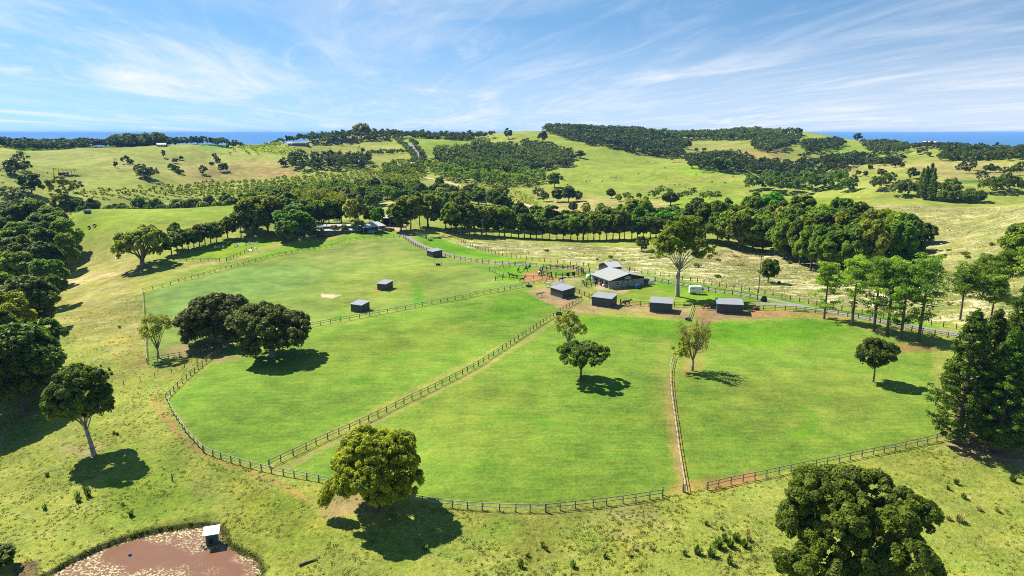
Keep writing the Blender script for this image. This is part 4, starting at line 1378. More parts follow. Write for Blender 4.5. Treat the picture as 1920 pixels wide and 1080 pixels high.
_wk = {'dark': 'dark round crowned tree in the valley wood on the right', 'mid': 'mid green tree in the valley wood on the right', 'golden': 'yellow green crown in the valley wood on the right',
       'olive': 'dull olive crown in the valley wood on the right', 'dark_tall': 'tall dark tree in the valley wood on the right', 'mid_tall': 'tall green tree in the valley wood on the right', 'bright': 'fresh green crown in the valley wood on the right'}
belt([(1365, 462), (1385, 470), (1410, 472), (1430, 468), (1452, 478), (1470, 486), (1345, 456), (1322, 452), (1300, 450), (1395, 455), (1420, 456), (1375, 446), (1350, 440)],
     ('dark', 'mid', 'dark_tall', 'golden'), _wk, 'valley wood on the right', (17, 22), (13, 17))
belt([(1500, 496), (1520, 506), (1545, 514), (1572, 520), (1600, 522), (1628, 520), (1650, 514), (1672, 510), (1690, 500), (1480, 480), (1512, 488), (1540, 496), (1566, 500), (1596, 504), (1624, 500), (1652, 494), (1676, 486),
      (1440, 452), (1464, 458), (1492, 466), (1520, 474), (1550, 478), (1580, 480), (1610, 478), (1640, 474), (1664, 470), (1500, 450), (1535, 456), (1570, 460), (1605, 458), (1410, 440), (1440, 436), (1470, 440)],
     ('dark', 'mid', 'mid_tall', 'olive', 'olive', 'bright', 'golden'), _wk, 'valley wood on the right', (17, 24), (13, 18))
belt([(1225, 436), (1246, 440), (1262, 436), (1280, 442), (1215, 424), (1240, 424), (1262, 422), (1285, 428), (1310, 432), (1200, 432)],
     ('bright', 'mid', 'dark', 'golden'), {'bright': 'fresh green tree at the near end of the wood behind the gum', 'mid': 'mid green tree at the near end of the wood behind the gum',
      'dark': 'dark tree at the near end of the wood behind the gum', 'golden': 'yellow tipped tree at the near end of the wood behind the gum'}, 'near end of the valley wood', (11, 16), (11, 15))
for kind, px, py, h, w, lab in (
    (MID['dark'][0], 1203, 472, 8, 7, 'dark bush alone in the dry grass left of the gum'),
    (MID['mid'][1], 1440, 530, 9.5, 7.5, 'small leafy tree beside the power pole'),
    (MID['dark'][1], 1476, 486, 8.5, 8, 'round dark tree at the front of the wood'),
    (MID['dark'][2], 1714, 457, 10, 10, 'flat topped dark tree on the dry slope, left of its pair'),
    (MID['dark'][0], 1733, 457, 9.5, 9.5, 'flat topped dark tree on the dry slope, right of its pair'),
    (MID['mid'][2], 1916, 512, 17, 14, 'leafy tree cut by the right edge above the pines'),
    (MID['mid'][0], 1715, 488, 5, 5.5, 'low bush on the shaded edge of the dry slope'),
    (MID['dark'][1], 1257, 385, 10.5, 14, 'broad dark tree alone on the knoll above the wood'),
    (MID['dark'][2], 1307, 391, 7.5, 9.5, 'low round dark tree near the broad one on the knoll'),
    (MID['dark'][0], 1198, 373, 5.5, 5.5, 'little round tree on the crest of the knoll'),
    (MID['dark'][1], 1146, 372, 9, 9, 'dark bush at the edge of the gully below the cattle hill'),
    (MID['dark'][2], 1074, 398, 8, 7.5, 'dark small tree on the bare knoll'),
    (MID['mid'][0], 1040, 352, 16, 17, 'big round green tree at the foot of the cattle hill'),
    (MID['dark'][1], 1046, 379, 12, 12, 'dark tree left in the clump below the big round tree'),
    (MID['dark'][2], 1066, 379, 14, 13, 'taller dark tree in the clump below the big round tree'),
    (MID['dark'][0], 1082, 378, 10, 10, 'dark tree right in the clump below the big round tree'),
):
    kind.plant(at(px, py), h, w, rr(0, 6.28), lab, 'tree')
BUSHES = [(1290, 372), (1222, 372), (1232, 370), (1275, 373), (1318, 373), (1330, 374), (1345, 373), (1160, 378), (1175, 374), (1240, 362), (1255, 364), (1285, 368), (1300, 366), (1180, 384), (1125, 400), (1098, 400)]
# trees on the knoll slope and below the track
belt([(1005, 410), (1020, 416), (1040, 424), (985, 414), (962, 410), (1060, 420), (1085, 428), (1105, 424), (1130, 428), (1150, 420), (1160, 432), (1180, 428), (1120, 414), (1078, 412), (1100, 404), (1140, 408), (950, 398), (975, 400), (930, 392)],
     ('dark', 'olive', 'mid'), 'scattered dark tree on the slope between the row and the knoll', 'trees on the slope below the knoll', (6, 10), (6, 10))

# ---- valley behind the house and the left field
_vl = {'dark': 'dark tree in the gully behind the house', 'olive': 'grey green tree in the gully behind the house', 'mid': 'mid green tree in the gully behind the house', 'dark_tall': 'tall dark tree in the gully behind the house'}
pts = []
for i in range(26):
    pts.append((rr(820, 960), rr(372, 410)))
belt(pts[:26], ('dark', 'olive', 'mid', 'dark_tall'), _vl, 'trees in the gully behind the house', (12, 17), (11, 16))
belt([(rr(690, 830), rr(358, 400)) for _ in range(18)], ('dark', 'dark_tall', 'mid'), _vl, 'trees in the gully behind the house', (10, 16), (9, 13))
belt([(480 + i * 13 + rr(-5, 5), rr(376, 392)) for i in range(18)], ('dark', 'mid', 'olive'), 'dark tree on the slope above the bamboo', 'trees above the bamboo', (11, 15), (11, 15))
_dl = {'dark': 'dark tree in the hollow beyond the left field', 'dark_tall': 'tall dark tree in the hollow beyond the left field', 'olive': 'grey green tree in the hollow beyond the left field'}
for i in range(26):
    pxx = 105 + i * 15.0 + rr(-4, 4)
    K = random.choice(('dark', 'dark', 'olive', 'dark_tall'))
    q = at_r(pxx, rr(520, 600))
    random.choice(MID[K]).plant(q, rr(13, 18), rr(11, 15), rr(0, 6.28), _dl[K], 'tree', 'trees in the hollow beyond the left field')
put(twiggy('bare_tree', 82, 11, 5, 'grey', 120, .4, BARK_PALE, dense=40), 128, 440, 'bare thin dead tree at the far end of the left windbreak', cat='tree')

# ---- single trees out on the hills
SCATTER = []
for px, py, h, w, lab, K in (
    (28, 327, 13, 17, 'dark clump of tree in the far left pasture hollow', 'far'), (42, 318, 16, 15, None, 'far'), (18, 330, 9, 12, None, 'far'), (50, 322, 10, 11, None, 'far'),
    (236, 307, 8, 11, None, 'far'), (245, 309, 6, 7, None, 'dark'), (217, 314, 6, 4, None, 'dark'), (263, 326, 10, 14, None, 'far'), (272, 333, 11, 17, 'two lobed dark tree lowest on the far left pasture', 'far'), (282, 338, 12, 17, None, 'far'),
    (307, 296, 11, 6, None, 'far'), (330, 306, 6, 10, None, 'dark'), (322, 318, 6, 9, None, 'dark'), (330, 322, 6, 9, None, 'dark'), (337, 326, 4, 8, None, 'dark'), (340, 300, 5, 6, None, 'dark'),
    (382, 327, 9, 10, None, 'far'), (403, 303, 11, 8, None, 'far'), (408, 305, 7, 9, None, 'far'), (416, 322, 8, 9, None, 'far'), (423, 321, 9, 8, None, 'far'), (397, 310, 4, 8, None, 'dark'),
    (60, 364, 15, 16, 'leafy dark tree beyond the top of the windbreak', 'dark'), (115, 366, 15, 19, 'grey green broad tree beyond the left field', 'olive'), (145, 360, 9, 12, None, 'dark'), (30, 381, 8, 12, None, 'dark'), (50, 380, 9, 12, None, 'dark'), (15, 367, 6, 18, None, 'olive'),
    (1017, 266, 19, 18, 'large round tree on the green crest', 'far'), (953, 261, 20, 17, 'dark tree beside the crest lane', 'far'), (1496, 254, 14, 20, 'round tree on the skyline beside the sea', 'far'), (1608, 264, 14, 17, 'lone tree against the sea', 'far'),
    (1088, 296, 11, 17, 'umbrella tree at the end of the plantation', 'far'), (1064, 314, 12, 14, None, 'far'), (1288, 280, 17, 17, 'dark tree above the small far house', 'far'), (1306, 284, 6, 7, None, 'dark'), (1320, 284, 6, 9, None, 'dark'),
    (1262, 304, 14, 18, None, 'far'), (1350, 322, 17, 25, 'wide dark tree at the corner of the cattle hill', 'dark'),
    (1609, 331, 7, 7, None, 'dark'), (1622, 332, 7, 6, None, 'olive'), (1653, 331, 7, 10, None, 'olive'), (1708, 336, 11, 9, None, 'dark'), (1716, 335, 8, 7, None, 'dark'),
    (1631, 317, 5, 6, None, 'dark'), (1676, 314, 6, 6, None, 'dark'), (1684, 313, 7, 6, None, 'olive'), (1692, 314, 5, 6, None, 'dark'), (1800, 324, 10, 12, None, 'dark'), (1813, 324, 6, 7, None, 'dark'), (1823, 320, 10, 8, None, 'olive'), (1809, 310, 7, 8, None, 'dark'),
    (1850, 323, 7, 8, None, 'dark'), (1861, 323, 6, 7, None, 'dark'), (1869, 323, 6, 8, None, 'dark'), (1857, 318, 6, 6, None, 'dark'), (1887, 329, 8, 13, None, 'dark'), (1905, 329, 11, 11, None, 'dark'), (1915, 317, 8, 9, None, 'dark'),
    (1840, 338, 8, 12, None, 'dark'), (1722, 290, 7, 6, None, 'dark'), (1742, 294, 6, 6, None, 'dark'), (1732, 287, 8, 12, None, 'far'), (1694, 296, 4, 7, None, 'olive'), (1512, 294, 7, 14, None, 'dark'),
    (1890, 302, 6, 7, None, 'dark'), (1470, 327, 6, 9, None, 'dark'),
    (528, 312, 8, 7, None, 'olive'), (534, 312, 6, 7, None, 'olive'), (1010, 372, 10, 12, None, 'dark'), (1020, 378, 9, 10, None, 'dark'),
):
    if lab: random.choice(FAR[K]).plant_small(at(px, py), h, w, rr(0, 6.28), lab, None)
    else: SCATTER.append((at(px, py), h, w))

# clump on the right middle distance
_cl = {'dark': 'dark tree in the small clump on the crest of the dry hill', 'mid': 'green tree in the small clump on the crest of the dry hill', 'olive': 'olive tree in the small clump on the crest of the dry hill'}
belt([(1768, 379), (1783, 380), (1798, 379), (1812, 380), (1826, 380), (1838, 380), (1775, 375), (1792, 374), (1818, 375)], ('dark', 'mid', 'olive'), _cl, 'clump on the crest of the dry hill', (9, 12.5), (7.5, 10))
for k, (px, r, h, w) in enumerate(((1738, 640, 26, 8), (1746, 640, 28, 8), (1752, 636, 25, 8), (1731, 646, 23, 8))):
    hoopF = hoop('hoop_pine', 90 + k, 24, 9, 2600, .6) if k < 2 else hoopF
    hoopF.plant(at_r(px, r), h, w * 1.2, rr(0, 6), 'tall dark conifer in the tight clump beyond the dry hill', 'conifer', 'dark conifers beyond the dry hill')
DIP = [(1690, 366), (1700, 367), (1712, 368), (1680, 368), (1722, 368), (1765, 366), (1780, 366), (1850, 362), (1870, 362), (1890, 360), (1905, 360), (1862, 356), (1880, 354), (1640, 358), (1650, 354), (1660, 348), (1668, 344)]
FARBELT = [(1405 + i * 12 + rr(-4, 4), rr(355, 366)) for i in range(17)] + [(1440 + i * 14 + rr(-4, 4), rr(342, 354)) for i in range(11)]
# ------------------------------------------------------------------ far woods and orchards that read as one mass
def wood(name, pts, spacing, hs, ws, mat, label, leaf=1.5, n=130, seed=0, rows=None, cat='woodland', lobes=5, zc=.55):
    rng = np.random.default_rng(700 + seed)
    P = poly_xy(pts) if not hasattr(pts, 'shape') else pts
    c = P.mean(0)
    if rows is None:
        gx = np.arange(P[:, 0].min(), P[:, 0].max(), spacing); gy = np.arange(P[:, 1].min(), P[:, 1].max(), spacing)
        X, Y = np.meshgrid(gx, gy)
        X = (X + rng.uniform(-.45, .45, X.shape) * spacing).ravel(); Y = (Y + rng.uniform(-.45, .45, Y.shape) * spacing).ravel()
    else:
        a, sx, sy = rows
        L = np.abs(P - c).max() * 1.5
        X, Y = np.meshgrid(np.arange(-L, L, sx), np.arange(-L, L, sy))
        X = X.ravel() + rng.normal(size=X.size) * .4; Y = Y.ravel() + rng.normal(size=Y.size) * .4
        X, Y = c[0] + X * math.cos(a) - Y * math.sin(a), c[1] + X * math.sin(a) + Y * math.cos(a)
    k = signed_dist(P, X, Y) > 0
    X, Y = X[k], Y[k]
    if rows is not None:
        k = rng.random(len(X)) > .12
        X, Y = X[k], Y[k]
    Z = height(X, Y)
    V = []; T = []
    protos = []
    for j in range(6):
        b, _ = dome_blobs(rng, (0, 0, zc), (.44, .44, .40), lobes + j % 3, 3, .45, .22, -.5, .2)
        protos.append(leaves(rng, b, n, 1.0, spread=.7, tint_b=rng.random(len(b))))
    for x, y, z in zip(X, Y, Z):
        v, t = protos[rng.integers(6)]
        h, w = rng.uniform(*hs), rng.uniform(*ws)
        a = rng.uniform(0, 6.28)
        # leaf centres scale with the tree; leaf size stays what it is
        q = v.reshape(-1, 4, 3); cc = q.mean(1, keepdims=True)
        off = (q - cc) * leaf
        R = np.array(((math.cos(a), -math.sin(a), 0), (math.sin(a), math.cos(a), 0), (0, 0, 1)))
        pos = cc @ R.T * np.array((w, w, h)) + np.array((x, y, z - .4))
        V.append((pos + off).reshape(-1, 3)); T.append(np.clip(t * .55 + rng.uniform(-.05, .5), 0, 1))
    if not V: return
    V = np.concatenate(V); T = np.concatenate(T)
    o = new_obj(name, np_mesh(name, V, quads(len(V)), LEAF[mat], T))
    return tag(o, label, cat, kind='stuff')


def mass(name, items, mat, label, leaf, n, seed, cat='trees'):
    """many small far trees as one object: items (place, height, width)"""
    rng = np.random.default_rng(900 + seed)
    V = []; T = []
    for q, h, w in items:
        b, _ = dome_blobs(rng, (0, 0, h * .54), (w * .44, w * .44, h * .42), 9, 4, .44, .2, -.8, .2)
        v, t = leaves(rng, b, n, leaf, tint_b=np.full(len(b), rng.random()) * .5 + rng.random(len(b)) * .5)
        V.append(v + np.array(q)); T.append(t)
    V = np.concatenate(V); T = np.concatenate(T)
    return tag(new_obj(name, np_mesh(name, V, quads(len(V)), LEAF[mat], T)), label, cat, kind='stuff')


mass('scattered_trees', SCATTER, 'far', 'small dark trees scattered over the far pastures', .8, 420, 1)
mass('gully_bushes', [(at(*q), rr(5, 8), rr(6, 9)) for q in BUSHES], 'dark', 'low dark bushes along the gully behind the knoll', .6, 420, 2)
mass('dip_wood', [(at(*q), rr(9, 15), rr(10, 15)) for q in DIP], 'dark', 'dark trees in the dip beyond the dry hill', .7, 900, 3)
mass('eucalypt_belt', [(at(*q), rr(14, 20), rr(11, 15)) for q in FARBELT], 'dark', 'tall belt of eucalypts beyond the green field on the right', .75, 1100, 4)

wood('crest_wood', [(1022, 250), (1060, 244), (1160, 248), (1215, 260), (1275, 285), (1280, 297), (1240, 296), (1100, 274), (1060, 262)], 9.5, (11, 17), (13, 19), 'far', 'dense blue green forest running down from the central crest', 1.5, 130, 1)
wood('skyline_wood', [(1165, 259), (1230, 256), (1330, 256), (1470, 256), (1500, 258), (1440, 262), (1300, 262), (1190, 262)], 10, (12, 20), (14, 22), 'far', 'dark wood along the skyline right of the central crest', 1.7, 130, 2)
wood('plantation_wood', [(818, 292), (960, 282), (1000, 300), (1000, 326), (960, 338), (880, 330), (815, 312)], 8, (14, 20), (8, 12), 'far', 'dark pine plantation on the central hillside', 1.3, 120, 3, zc=.5)
wood('hillside_wood', [(978, 272), (1035, 278), (1075, 296), (1075, 312), (1000, 326), (985, 300)], 9, (9, 15), (12, 17), 'far', 'grey green wood beside the plantation reaching to the cattle hill', 1.4, 130, 4)
wood('gully_wood', [(800, 312), (960, 336), (1010, 332), (1020, 345), (960, 352), (850, 342), (800, 326)], 8.5, (8, 13), (10, 15), 'mid', 'mixed wood below the plantation', 1.1, 140, 5)
wood('copse', [(536, 310), (560, 300), (600, 308), (640, 302), (690, 296), (700, 308), (640, 322), (560, 324)], 9, (10, 16), (10, 15), 'far', 'dark copse in the fold below the hilltop houses', 1.2, 150, 6)
wood('coastal_wood', [(-40, 276), (100, 274), (200, 274), (420, 272), (600, 268), (600, 272), (420, 276), (200, 276), (-40, 281)], 11, (9, 15), (12, 18), 'far', 'line of dark trees along the left skyline above the sea', 1.9, 130, 7)
wood('headland_wood', [(218, 272), (300, 272), (310, 275), (215, 276)], 12, (16, 24), (18, 24), 'far', 'tall group of dark trees standing above the left skyline', 2.2, 260, 8)
wood('hilltop_wood', [(575, 266), (660, 258), (760, 257), (900, 256), (930, 258), (760, 262), (690, 264), (640, 268), (585, 272)], 10, (9, 16), (10, 16), 'far', 'trees along the hilltop around the far houses', 1.5, 130, 9)
wood('lane_wood', [(1420, 262), (1500, 262), (1470, 285), (1430, 290), (1410, 276)], 9, (10, 15), (10, 15), 'far', 'dark wood in the dip left of the sea slope', 1.4, 130, 10)
wood('sea_slope_wood', [(1505, 272), (1570, 266), (1585, 276), (1530, 290), (1505, 286)], 9, (9, 13), (9, 14), 'far', 'clump of dark scrub on the sea slope', 1.3, 130, 11)
wood('sea_slope_wood', [(1615, 275), (1690, 275), (1700, 287), (1650, 296), (1630, 288)], 9, (9, 14), (9, 14), 'far', 'clump of dark wood below the lone sea tree', 1.3, 130, 12)
wood('headland_wood', [(1625, 270), (1680, 272), (1740, 274), (1800, 277), (1800, 280), (1680, 276)], 12, (4, 10), (9, 15), 'far', 'low line of trees on the right hand headland', 1.6, 130, 13)
wood('coastal_wood', [(1780, 276), (1930, 280), (1930, 304), (1860, 300), (1770, 304), (1760, 292)], 11, (6, 11), (10, 16), 'far', 'dark wood along the right hand coast', 1.4, 130, 14)
wood('belt_wood', [(1285, 305), (1340, 300), (1400, 306), (1510, 310), (1580, 308), (1590, 320), (1500, 330), (1400, 326), (1300, 318)], 9, (9, 17), (12, 17), 'far', 'belt of trees between the cattle hill and the right pastures', 1.2, 150, 15)
wood('belt_wood', [(1545, 300), (1620, 294), (1640, 302), (1600, 314), (1550, 318)], 9, (9, 14), (10, 14), 'far', 'dark clump at the head of the right pastures', 1.2, 140, 16)
wood('belt_wood', [(1630, 304), (1690, 304), (1680, 309), (1630, 311)], 8, (8, 11), (8, 12), 'far', 'small dark thicket crossing the right pastures', 1.1, 130, 17)
wood('scrub_wood', [(1225, 272), (1275, 272), (1290, 278), (1240, 278)], 9, (9, 14), (9, 14), 'far', 'trees round the small far house', 1.3, 130, 18)
wood('upper_orchard', [(430, 292), (480, 276), (540, 272), (560, 285), (500, 292)], 8, (4, 5.5), (4, 5.5), 'orchard', 'rows of small orchard trees under the hilltop', .8, 60, 19, rows=(.5, 9, 13), cat='orchard', lobes=3)
wood('valley_orchard', [(310, 358), (400, 344), (520, 338), (660, 330), (790, 318), (800, 334), (740, 350), (600, 362), (450, 372), (330, 372)], 7, (4.5, 6.5), (4.8, 6.5), 'orchard', 'rows of olive green orchard trees across the middle valley', .75, 90, 20, rows=(.35, 6.2, 9.5), cat='orchard', lobes=4)
wood('valley_orchard', [(140, 366), (250, 358), (330, 354), (330, 372), (150, 374)], 7, (5, 7), (5, 7), 'orchard', 'orchard rows at the foot of the left pastures', .8, 80, 21, rows=(.1, 7, 12), cat='orchard', lobes=4)
wood('young_orchard', [(835, 352), (940, 344), (1000, 372), (1010, 386), (930, 372)], 6, (2.2, 3.4), (2.6, 3.8), 'grey', 'young grey green orchard above the dirt track', .6, 60, 22, rows=(.9, 4.5, 7), cat='orchard', lobes=3)
wood('drive_hedge', [(768, 266), (775, 266), (800, 300), (800, 310), (790, 310), (788, 296)], 5.5, (5, 7.5), (5, 6.5), 'far', 'line of trees along the right side of the hill drive', .9, 90, 23)
wood('drive_hedge', [(742, 266), (750, 266), (778, 290), (785, 310), (776, 310), (770, 294)], 5.5, (5, 7.5), (5, 6.5), 'far', 'line of trees along the left side of the hill drive', .9, 90, 24)
wood('hill_hedge', [(690, 288), (772, 286), (772, 289), (690, 292)], 9, (5, 7.5), (6, 8), 'far', 'short row of dark bushes crossing the far drive field', .9, 90, 25)
wood('drive_wood', [(720, 312), (790, 310), (800, 326), (720, 330)], 7, (6, 9), (7, 9), 'mid', 'orchard trees around the sheds at the foot of the hill drive', .9, 110, 26)
wood('valley_scrub', [(470, 366), (620, 356), (740, 350), (790, 356), (780, 372), (700, 380), (560, 386), (470, 388)], 8.5, (7, 12), (7, 12), 'dark', 'dark scrub in the valley behind the house trees', .9, 170, 27)
# ------------------------------------------------------------------ roads
TIMBER = simple_mat('weathered_timber', (0.20, 0.165, 0.125), 0.9, 0.35, 3.0, bump=0.3)
TIMBER_DARK = simple_mat('dark_stained_timber', (0.075, 0.060, 0.048), 0.85, 0.35, 3.0)
TIMBER_PALE = simple_mat('bleached_timber', (0.42, 0.38, 0.31), 0.9, 0.25, 3.0)
ROAD_MAT = simple_mat('gravel_drive', (0.215, 0.195, 0.175), 0.95, 0.3, 1.2, bump=0.3)
TRACK_MAT = simple_mat('pale_dirt_track', (0.40, 0.31, 0.20), 0.95, 0.25, 0.6)
TAR_MAT = simple_mat('far_bitumen', (0.16, 0.16, 0.165), 0.9, 0.2, 0.3)


def resample(P, step):
    P = [Vector(p) for p in P]
    out = [P[0].copy()]
    acc = 0.0
    for a, b in zip(P[:-1], P[1:]):
        L = (b - a).length
        d = step - acc
        while d <= L:
            out.append(a.lerp(b, d / L)); d += step
        acc = L - (d - step)
    if (out[-1] - P[-1]).length > step * .35: out.append(P[-1].copy())
    return out


def smooth_line(P, it=2):
    P = [Vector(p) for p in P]
    for _ in range(it):
        Q = [P[0]]
        for a, b in zip(P[:-1], P[1:]): Q += [a.lerp(b, .25), a.lerp(b, .75)]
        P = Q + [P[-1]]
    return P


def ribbon(name, pts, width, mat, label, cat, lift=.05, step=2.0):
    L = resample(smooth_line([Vector((*at(*p)[:2], 0)) for p in pts]), step)
    V = []; F = []
    K = 5
    for i, p in enumerate(L):
        d = (L[min(i + 1, len(L) - 1)] - L[max(i - 1, 0)]).normalized()
        n = Vector((-d.y, d.x, 0))
        wv = width * (1 + .10 * math.sin(i * .9) + .07 * math.sin(i * 2.3))
        for k in range(K):
            q = p + n * wv * (k / (K - 1) - .5)
            V.append((q.x, q.y, H(q.x, q.y) + lift - (.04 if k in (0, K - 1) else 0)))
    for i in range(len(L) - 1):
        for k in range(K - 1):
            a = i * K + k
            F.append((a, a + 1, a + K + 1, a + K))
    return tag(new_obj(name, np_mesh(name, V, np.array(F), mat, None, True)), label, cat, kind='structure')


ribbon('road', [(748, 434), (762, 443), (780, 455), (800, 464), (830, 475), (870, 484), (920, 491), (980, 496), (1040, 501), (1100, 507), (1160, 513), (1220, 522), (1300, 537), (1380, 550), (1450, 562), (1520, 577), (1580, 589), (1640, 600), (1720, 614), (1800, 628), (1960, 652)],
       3.1, ROAD_MAT, 'grey gravel drive winding past the stable to the house', 'road', .07, 1.5)
ribbon('road', [(1415, 570), (1460, 571), (1510, 575), (1560, 585)], 3.0, ROAD_MAT, 'short grey spur joining the gravel drive', 'road', .05, 1.5)
ribbon('path', [(1036, 540), (1050, 526), (1066, 523), (1090, 526)], 3.0, ROAD_MAT, 'grey gravel path between the round yard and the shelter', 'path', .06, 1.0)
ribbon('road', [(748, 262), (766, 270), (780, 280), (787, 292), (790, 305)], 7, TAR_MAT, 'bitumen drive climbing the far hill', 'road', .4, 6)
ribbon('path', [(796, 333), (830, 340), (865, 350), (880, 356), (905, 360), (940, 370), (985, 383), (1010, 392)], 5, TRACK_MAT, 'pale dirt track crossing the far slope', 'path', .3, 4)

# ------------------------------------------------------------------ fences
_post_cache = {}


def post_mesh(h, w, mat):
    k = (round(h, 2), round(w, 3), mat.name)
    if k not in _post_cache:
        mb = MB()
        mb.box((0, 0, h / 2 - .2), (w, w, h + .4), taper=.94)
        _post_cache[k] = mb.mesh('post', mat)
    return _post_cache[k]


def fence_xy(L, spacing, h, w, rails, mat, label, group=None, name='rail_fence', rail_r=(.045, .06), rmat=None, pitch=True, cat='fence'):
    L = resample(L, spacing)
    for i in range(1, len(L) - 1): L[i] = L[i].lerp(L[i + random.choice((-1, 1))], random.uniform(0, .09))
    L = [Vector((p.x, p.y, H(p.x, p.y))) for p in L]
    root = empty(name, L[0])
    tag(root, label, cat, group)
    hs = [h * random.uniform(.96, 1.05) for _ in L]
    for i, p in enumerate(L[:100]):
        d = (L[min(i + 1, len(L) - 1)] - L[max(i - 1, 0)])
        a = math.atan2(d.y, d.x)
        big = i in (0, len(L) - 1)
        o = new_obj('post', post_mesh(h * (1.1 if big else 1), w * (1.35 if big else 1), mat), root, p - L[0], a)
        o.rotation_euler = (random.uniform(-.03, .03), random.uniform(-.03, .03), a)
    for z in rails:
        mb = MB()
        for a, b in zip(L[:-1], L[1:]):
            d = b - a
            ln = d.length
            c = (a + b) / 2 - L[0]
            c.z += z
            mb.box(c, (ln + .02, rail_r[0], rail_r[1]), math.atan2(d.y, d.x), 0, -math.asin(d.z / ln))
        mb.build('rail', rmat or mat, root)
    return root


def fence(pts, *a, **k):
    curve = k.pop('curve', True)
    P = [Vector((*at(*p)[:2], 0)) for p in pts]
    return fence_xy(smooth_line(P) if curve else P, *a, **k)


PG = 'weathered timber paddock fences'
ft = dict(spacing=2.35, h=1.3, w=.15, rails=(1.22, .68), mat=TIMBER, rail_r=(.06, .11))
fence([(268, 548), (330, 533), (450, 497), (560, 472), (640, 455), (700, 447), (735, 444), (757, 447)], label='timber fence curving along the top of the far left paddock', group=PG, **{**ft, 'spacing': 3.2})
fence([(268, 548), (270, 580), (273, 630), (276, 682)], label='fence running away seen end on at the left edge of the far paddock', group=PG, **{**ft, 'mat': TIMBER_PALE}, curve=False)
fence([(276, 682), (330, 670), (385, 664), (428, 652)], label='shaded fence under the dark figs at the paddock corner', group=PG, **ft)
fence([(436, 650), (400, 668), (360, 702), (328, 732), (312, 750)], label='fence dropping from the figs to the left bend of the front paddock', group=PG, **ft)
fence([(312, 750), (325, 778), (350, 815), (382, 849)], label='pale topped fence along the left bend of the front paddock', group=PG, **{**ft, 'rmat': TIMBER_PALE}, curve=False)
fence([(382, 849), (430, 867), (500, 886), (560, 897), (606, 905), (680, 925), (760, 940), (850, 953), (930, 959), (1023, 960)], label='front fence passing under the golden tree', group=PG, **{**ft, 'rmat': TIMBER_PALE})
fence([(1023, 960), (1090, 953), (1160, 945), (1242, 932)], label='front fence of the middle paddock up to the gateway', group=PG, **ft)
fence([(1326, 918), (1380, 905), (1425, 897), (1500, 880), (1560, 869), (1640, 852), (1700, 840), (1768, 824), (1830, 812)], label='front fence of the eastern paddock behind the big camphor', group=PG, **ft)
fence([(1242, 928), (1262, 925), (1284, 922)], label='narrow wire gateway at the foot of the middle fence', group=PG, **{**ft, 'rails': (1.0,), 'spacing': 3.5, 'rail_r': (.02, .03)})
fence([(580, 614), (640, 603), (720, 588), (800, 573), (880, 558), (985, 537), (1020, 529), (1040, 526)], label='dividing fence between the far left paddock and the front left paddock', group=PG, **{**ft, 'spacing': 2.9})
fence([(505, 876), (580, 840), (660, 805), (740, 766), (865, 706), (960, 645), (1040, 592), (1092, 561)], label='long diagonal fence beside the middle paddock', group=PG, **ft)
fence([(1284, 922), (1275, 868), (1266, 800), (1258, 740), (1255, 700), (1262, 672)], label='end on fence between the middle and eastern paddocks', group=PG, **{**ft, 'mat': TIMBER_PALE})
fence([(1290, 602), (1294, 590), (1298, 577)], label='short end on fence between the third and fourth shelters', group=PG, **{**ft, 'mat': TIMBER_PALE})
DG = 'dark timber road fences'
fd = dict(spacing=2.9, h=1.55, w=.2, rails=(1.40, .92, .45), mat=TIMBER_DARK, rail_r=(.05, .10))
fence([(757, 447), (775, 459), (795, 469), (830, 481), (870, 489), (930, 496), (985, 499), (1050, 504), (1105, 511)], label='dark fence along the near side of the drive, above the far left paddock', group=DG, **{**fd, 'rails': (1.3, .8)})
fence([(846, 443), (880, 461), (920, 475), (960, 484), (1000, 489), (1050, 494), (1104, 501)], label='dark fence along the far side of the drive, against the blond grass', group=DG, **{**fd, 'rails': (1.25, .75), 'rail_r': (.02, .03)})
fence([(1180, 509), (1220, 515), (1300, 528), (1380, 543), (1440, 554), (1520, 570), (1600, 588), (1700, 604), (1800, 618), (1940, 640)], label='dark fence beyond the drive, right of the stable', group=DG, **{**fd, 'rails': (1.25, .75), 'rail_r': (.02, .03)})
fence([(1228, 528), (1260, 535), (1300, 542), (1345, 549), (1400, 558), (1424, 563)], label='dark fence between the drive and the white trailer', group=DG, **fd)
fence([(1078, 548), (1096, 555), (1110, 561)], label='dark fence joining the first two shelters', group=DG, **fd)
fence([(1163, 571), (1190, 573), (1220, 575)], label='dark fence joining the second and third shelters', group=DG, **fd)
fence([(1264, 576), (1300, 577), (1346, 579)], label='dark fence joining the third and fourth shelters', group=DG, **fd)
fence([(1396, 580), (1440, 581), (1500, 584), (1560, 589), (1610, 597), (1660, 608), (1720, 624), (1775, 634), (1850, 645), (1940, 655)], label='dark fence below the drive, right of the fourth shelter', group=DG, **fd)
YG = 'rails of the small pens'
fy = dict(spacing=2.9, h=1.35, w=.16, rails=(1.25, .75), mat=TIMBER, rail_r=(.05, .09))
fence([(918, 508), (940, 503), (960, 499), (985, 496)], label='fence at the back of the small horse pen', group=YG, **fy)
fence([(918, 508), (930, 513), (944, 520)], label='white railed fence at the left end of the small horse pen', group=YG, **{**fy, 'rmat': TIMBER_PALE})
fence([(929, 526), (960, 523), (1000, 522), (1036, 524)], label='front fence of the small horse pen beside the red earth', group=YG, **{**fy, 'mat': TIMBER_DARK})
fence([(326, 489), (350, 490), (380, 490), (412, 490)], label='dark fence at the near end of the arena', group=YG, **{**fy, 'mat': TIMBER_DARK})
fence([(425, 489), (445, 480), (460, 474), (472, 469)], label='dark fence slanting up the side of the arena', group=YG, **{**fy, 'mat': TIMBER_DARK})
fence([(560, 450), (575, 446), (600, 443)], label='pale fence below the left end of the house', group=YG, **{**fy, 'mat': TIMBER_PALE, 'rails': (1.2, .8, .4)})
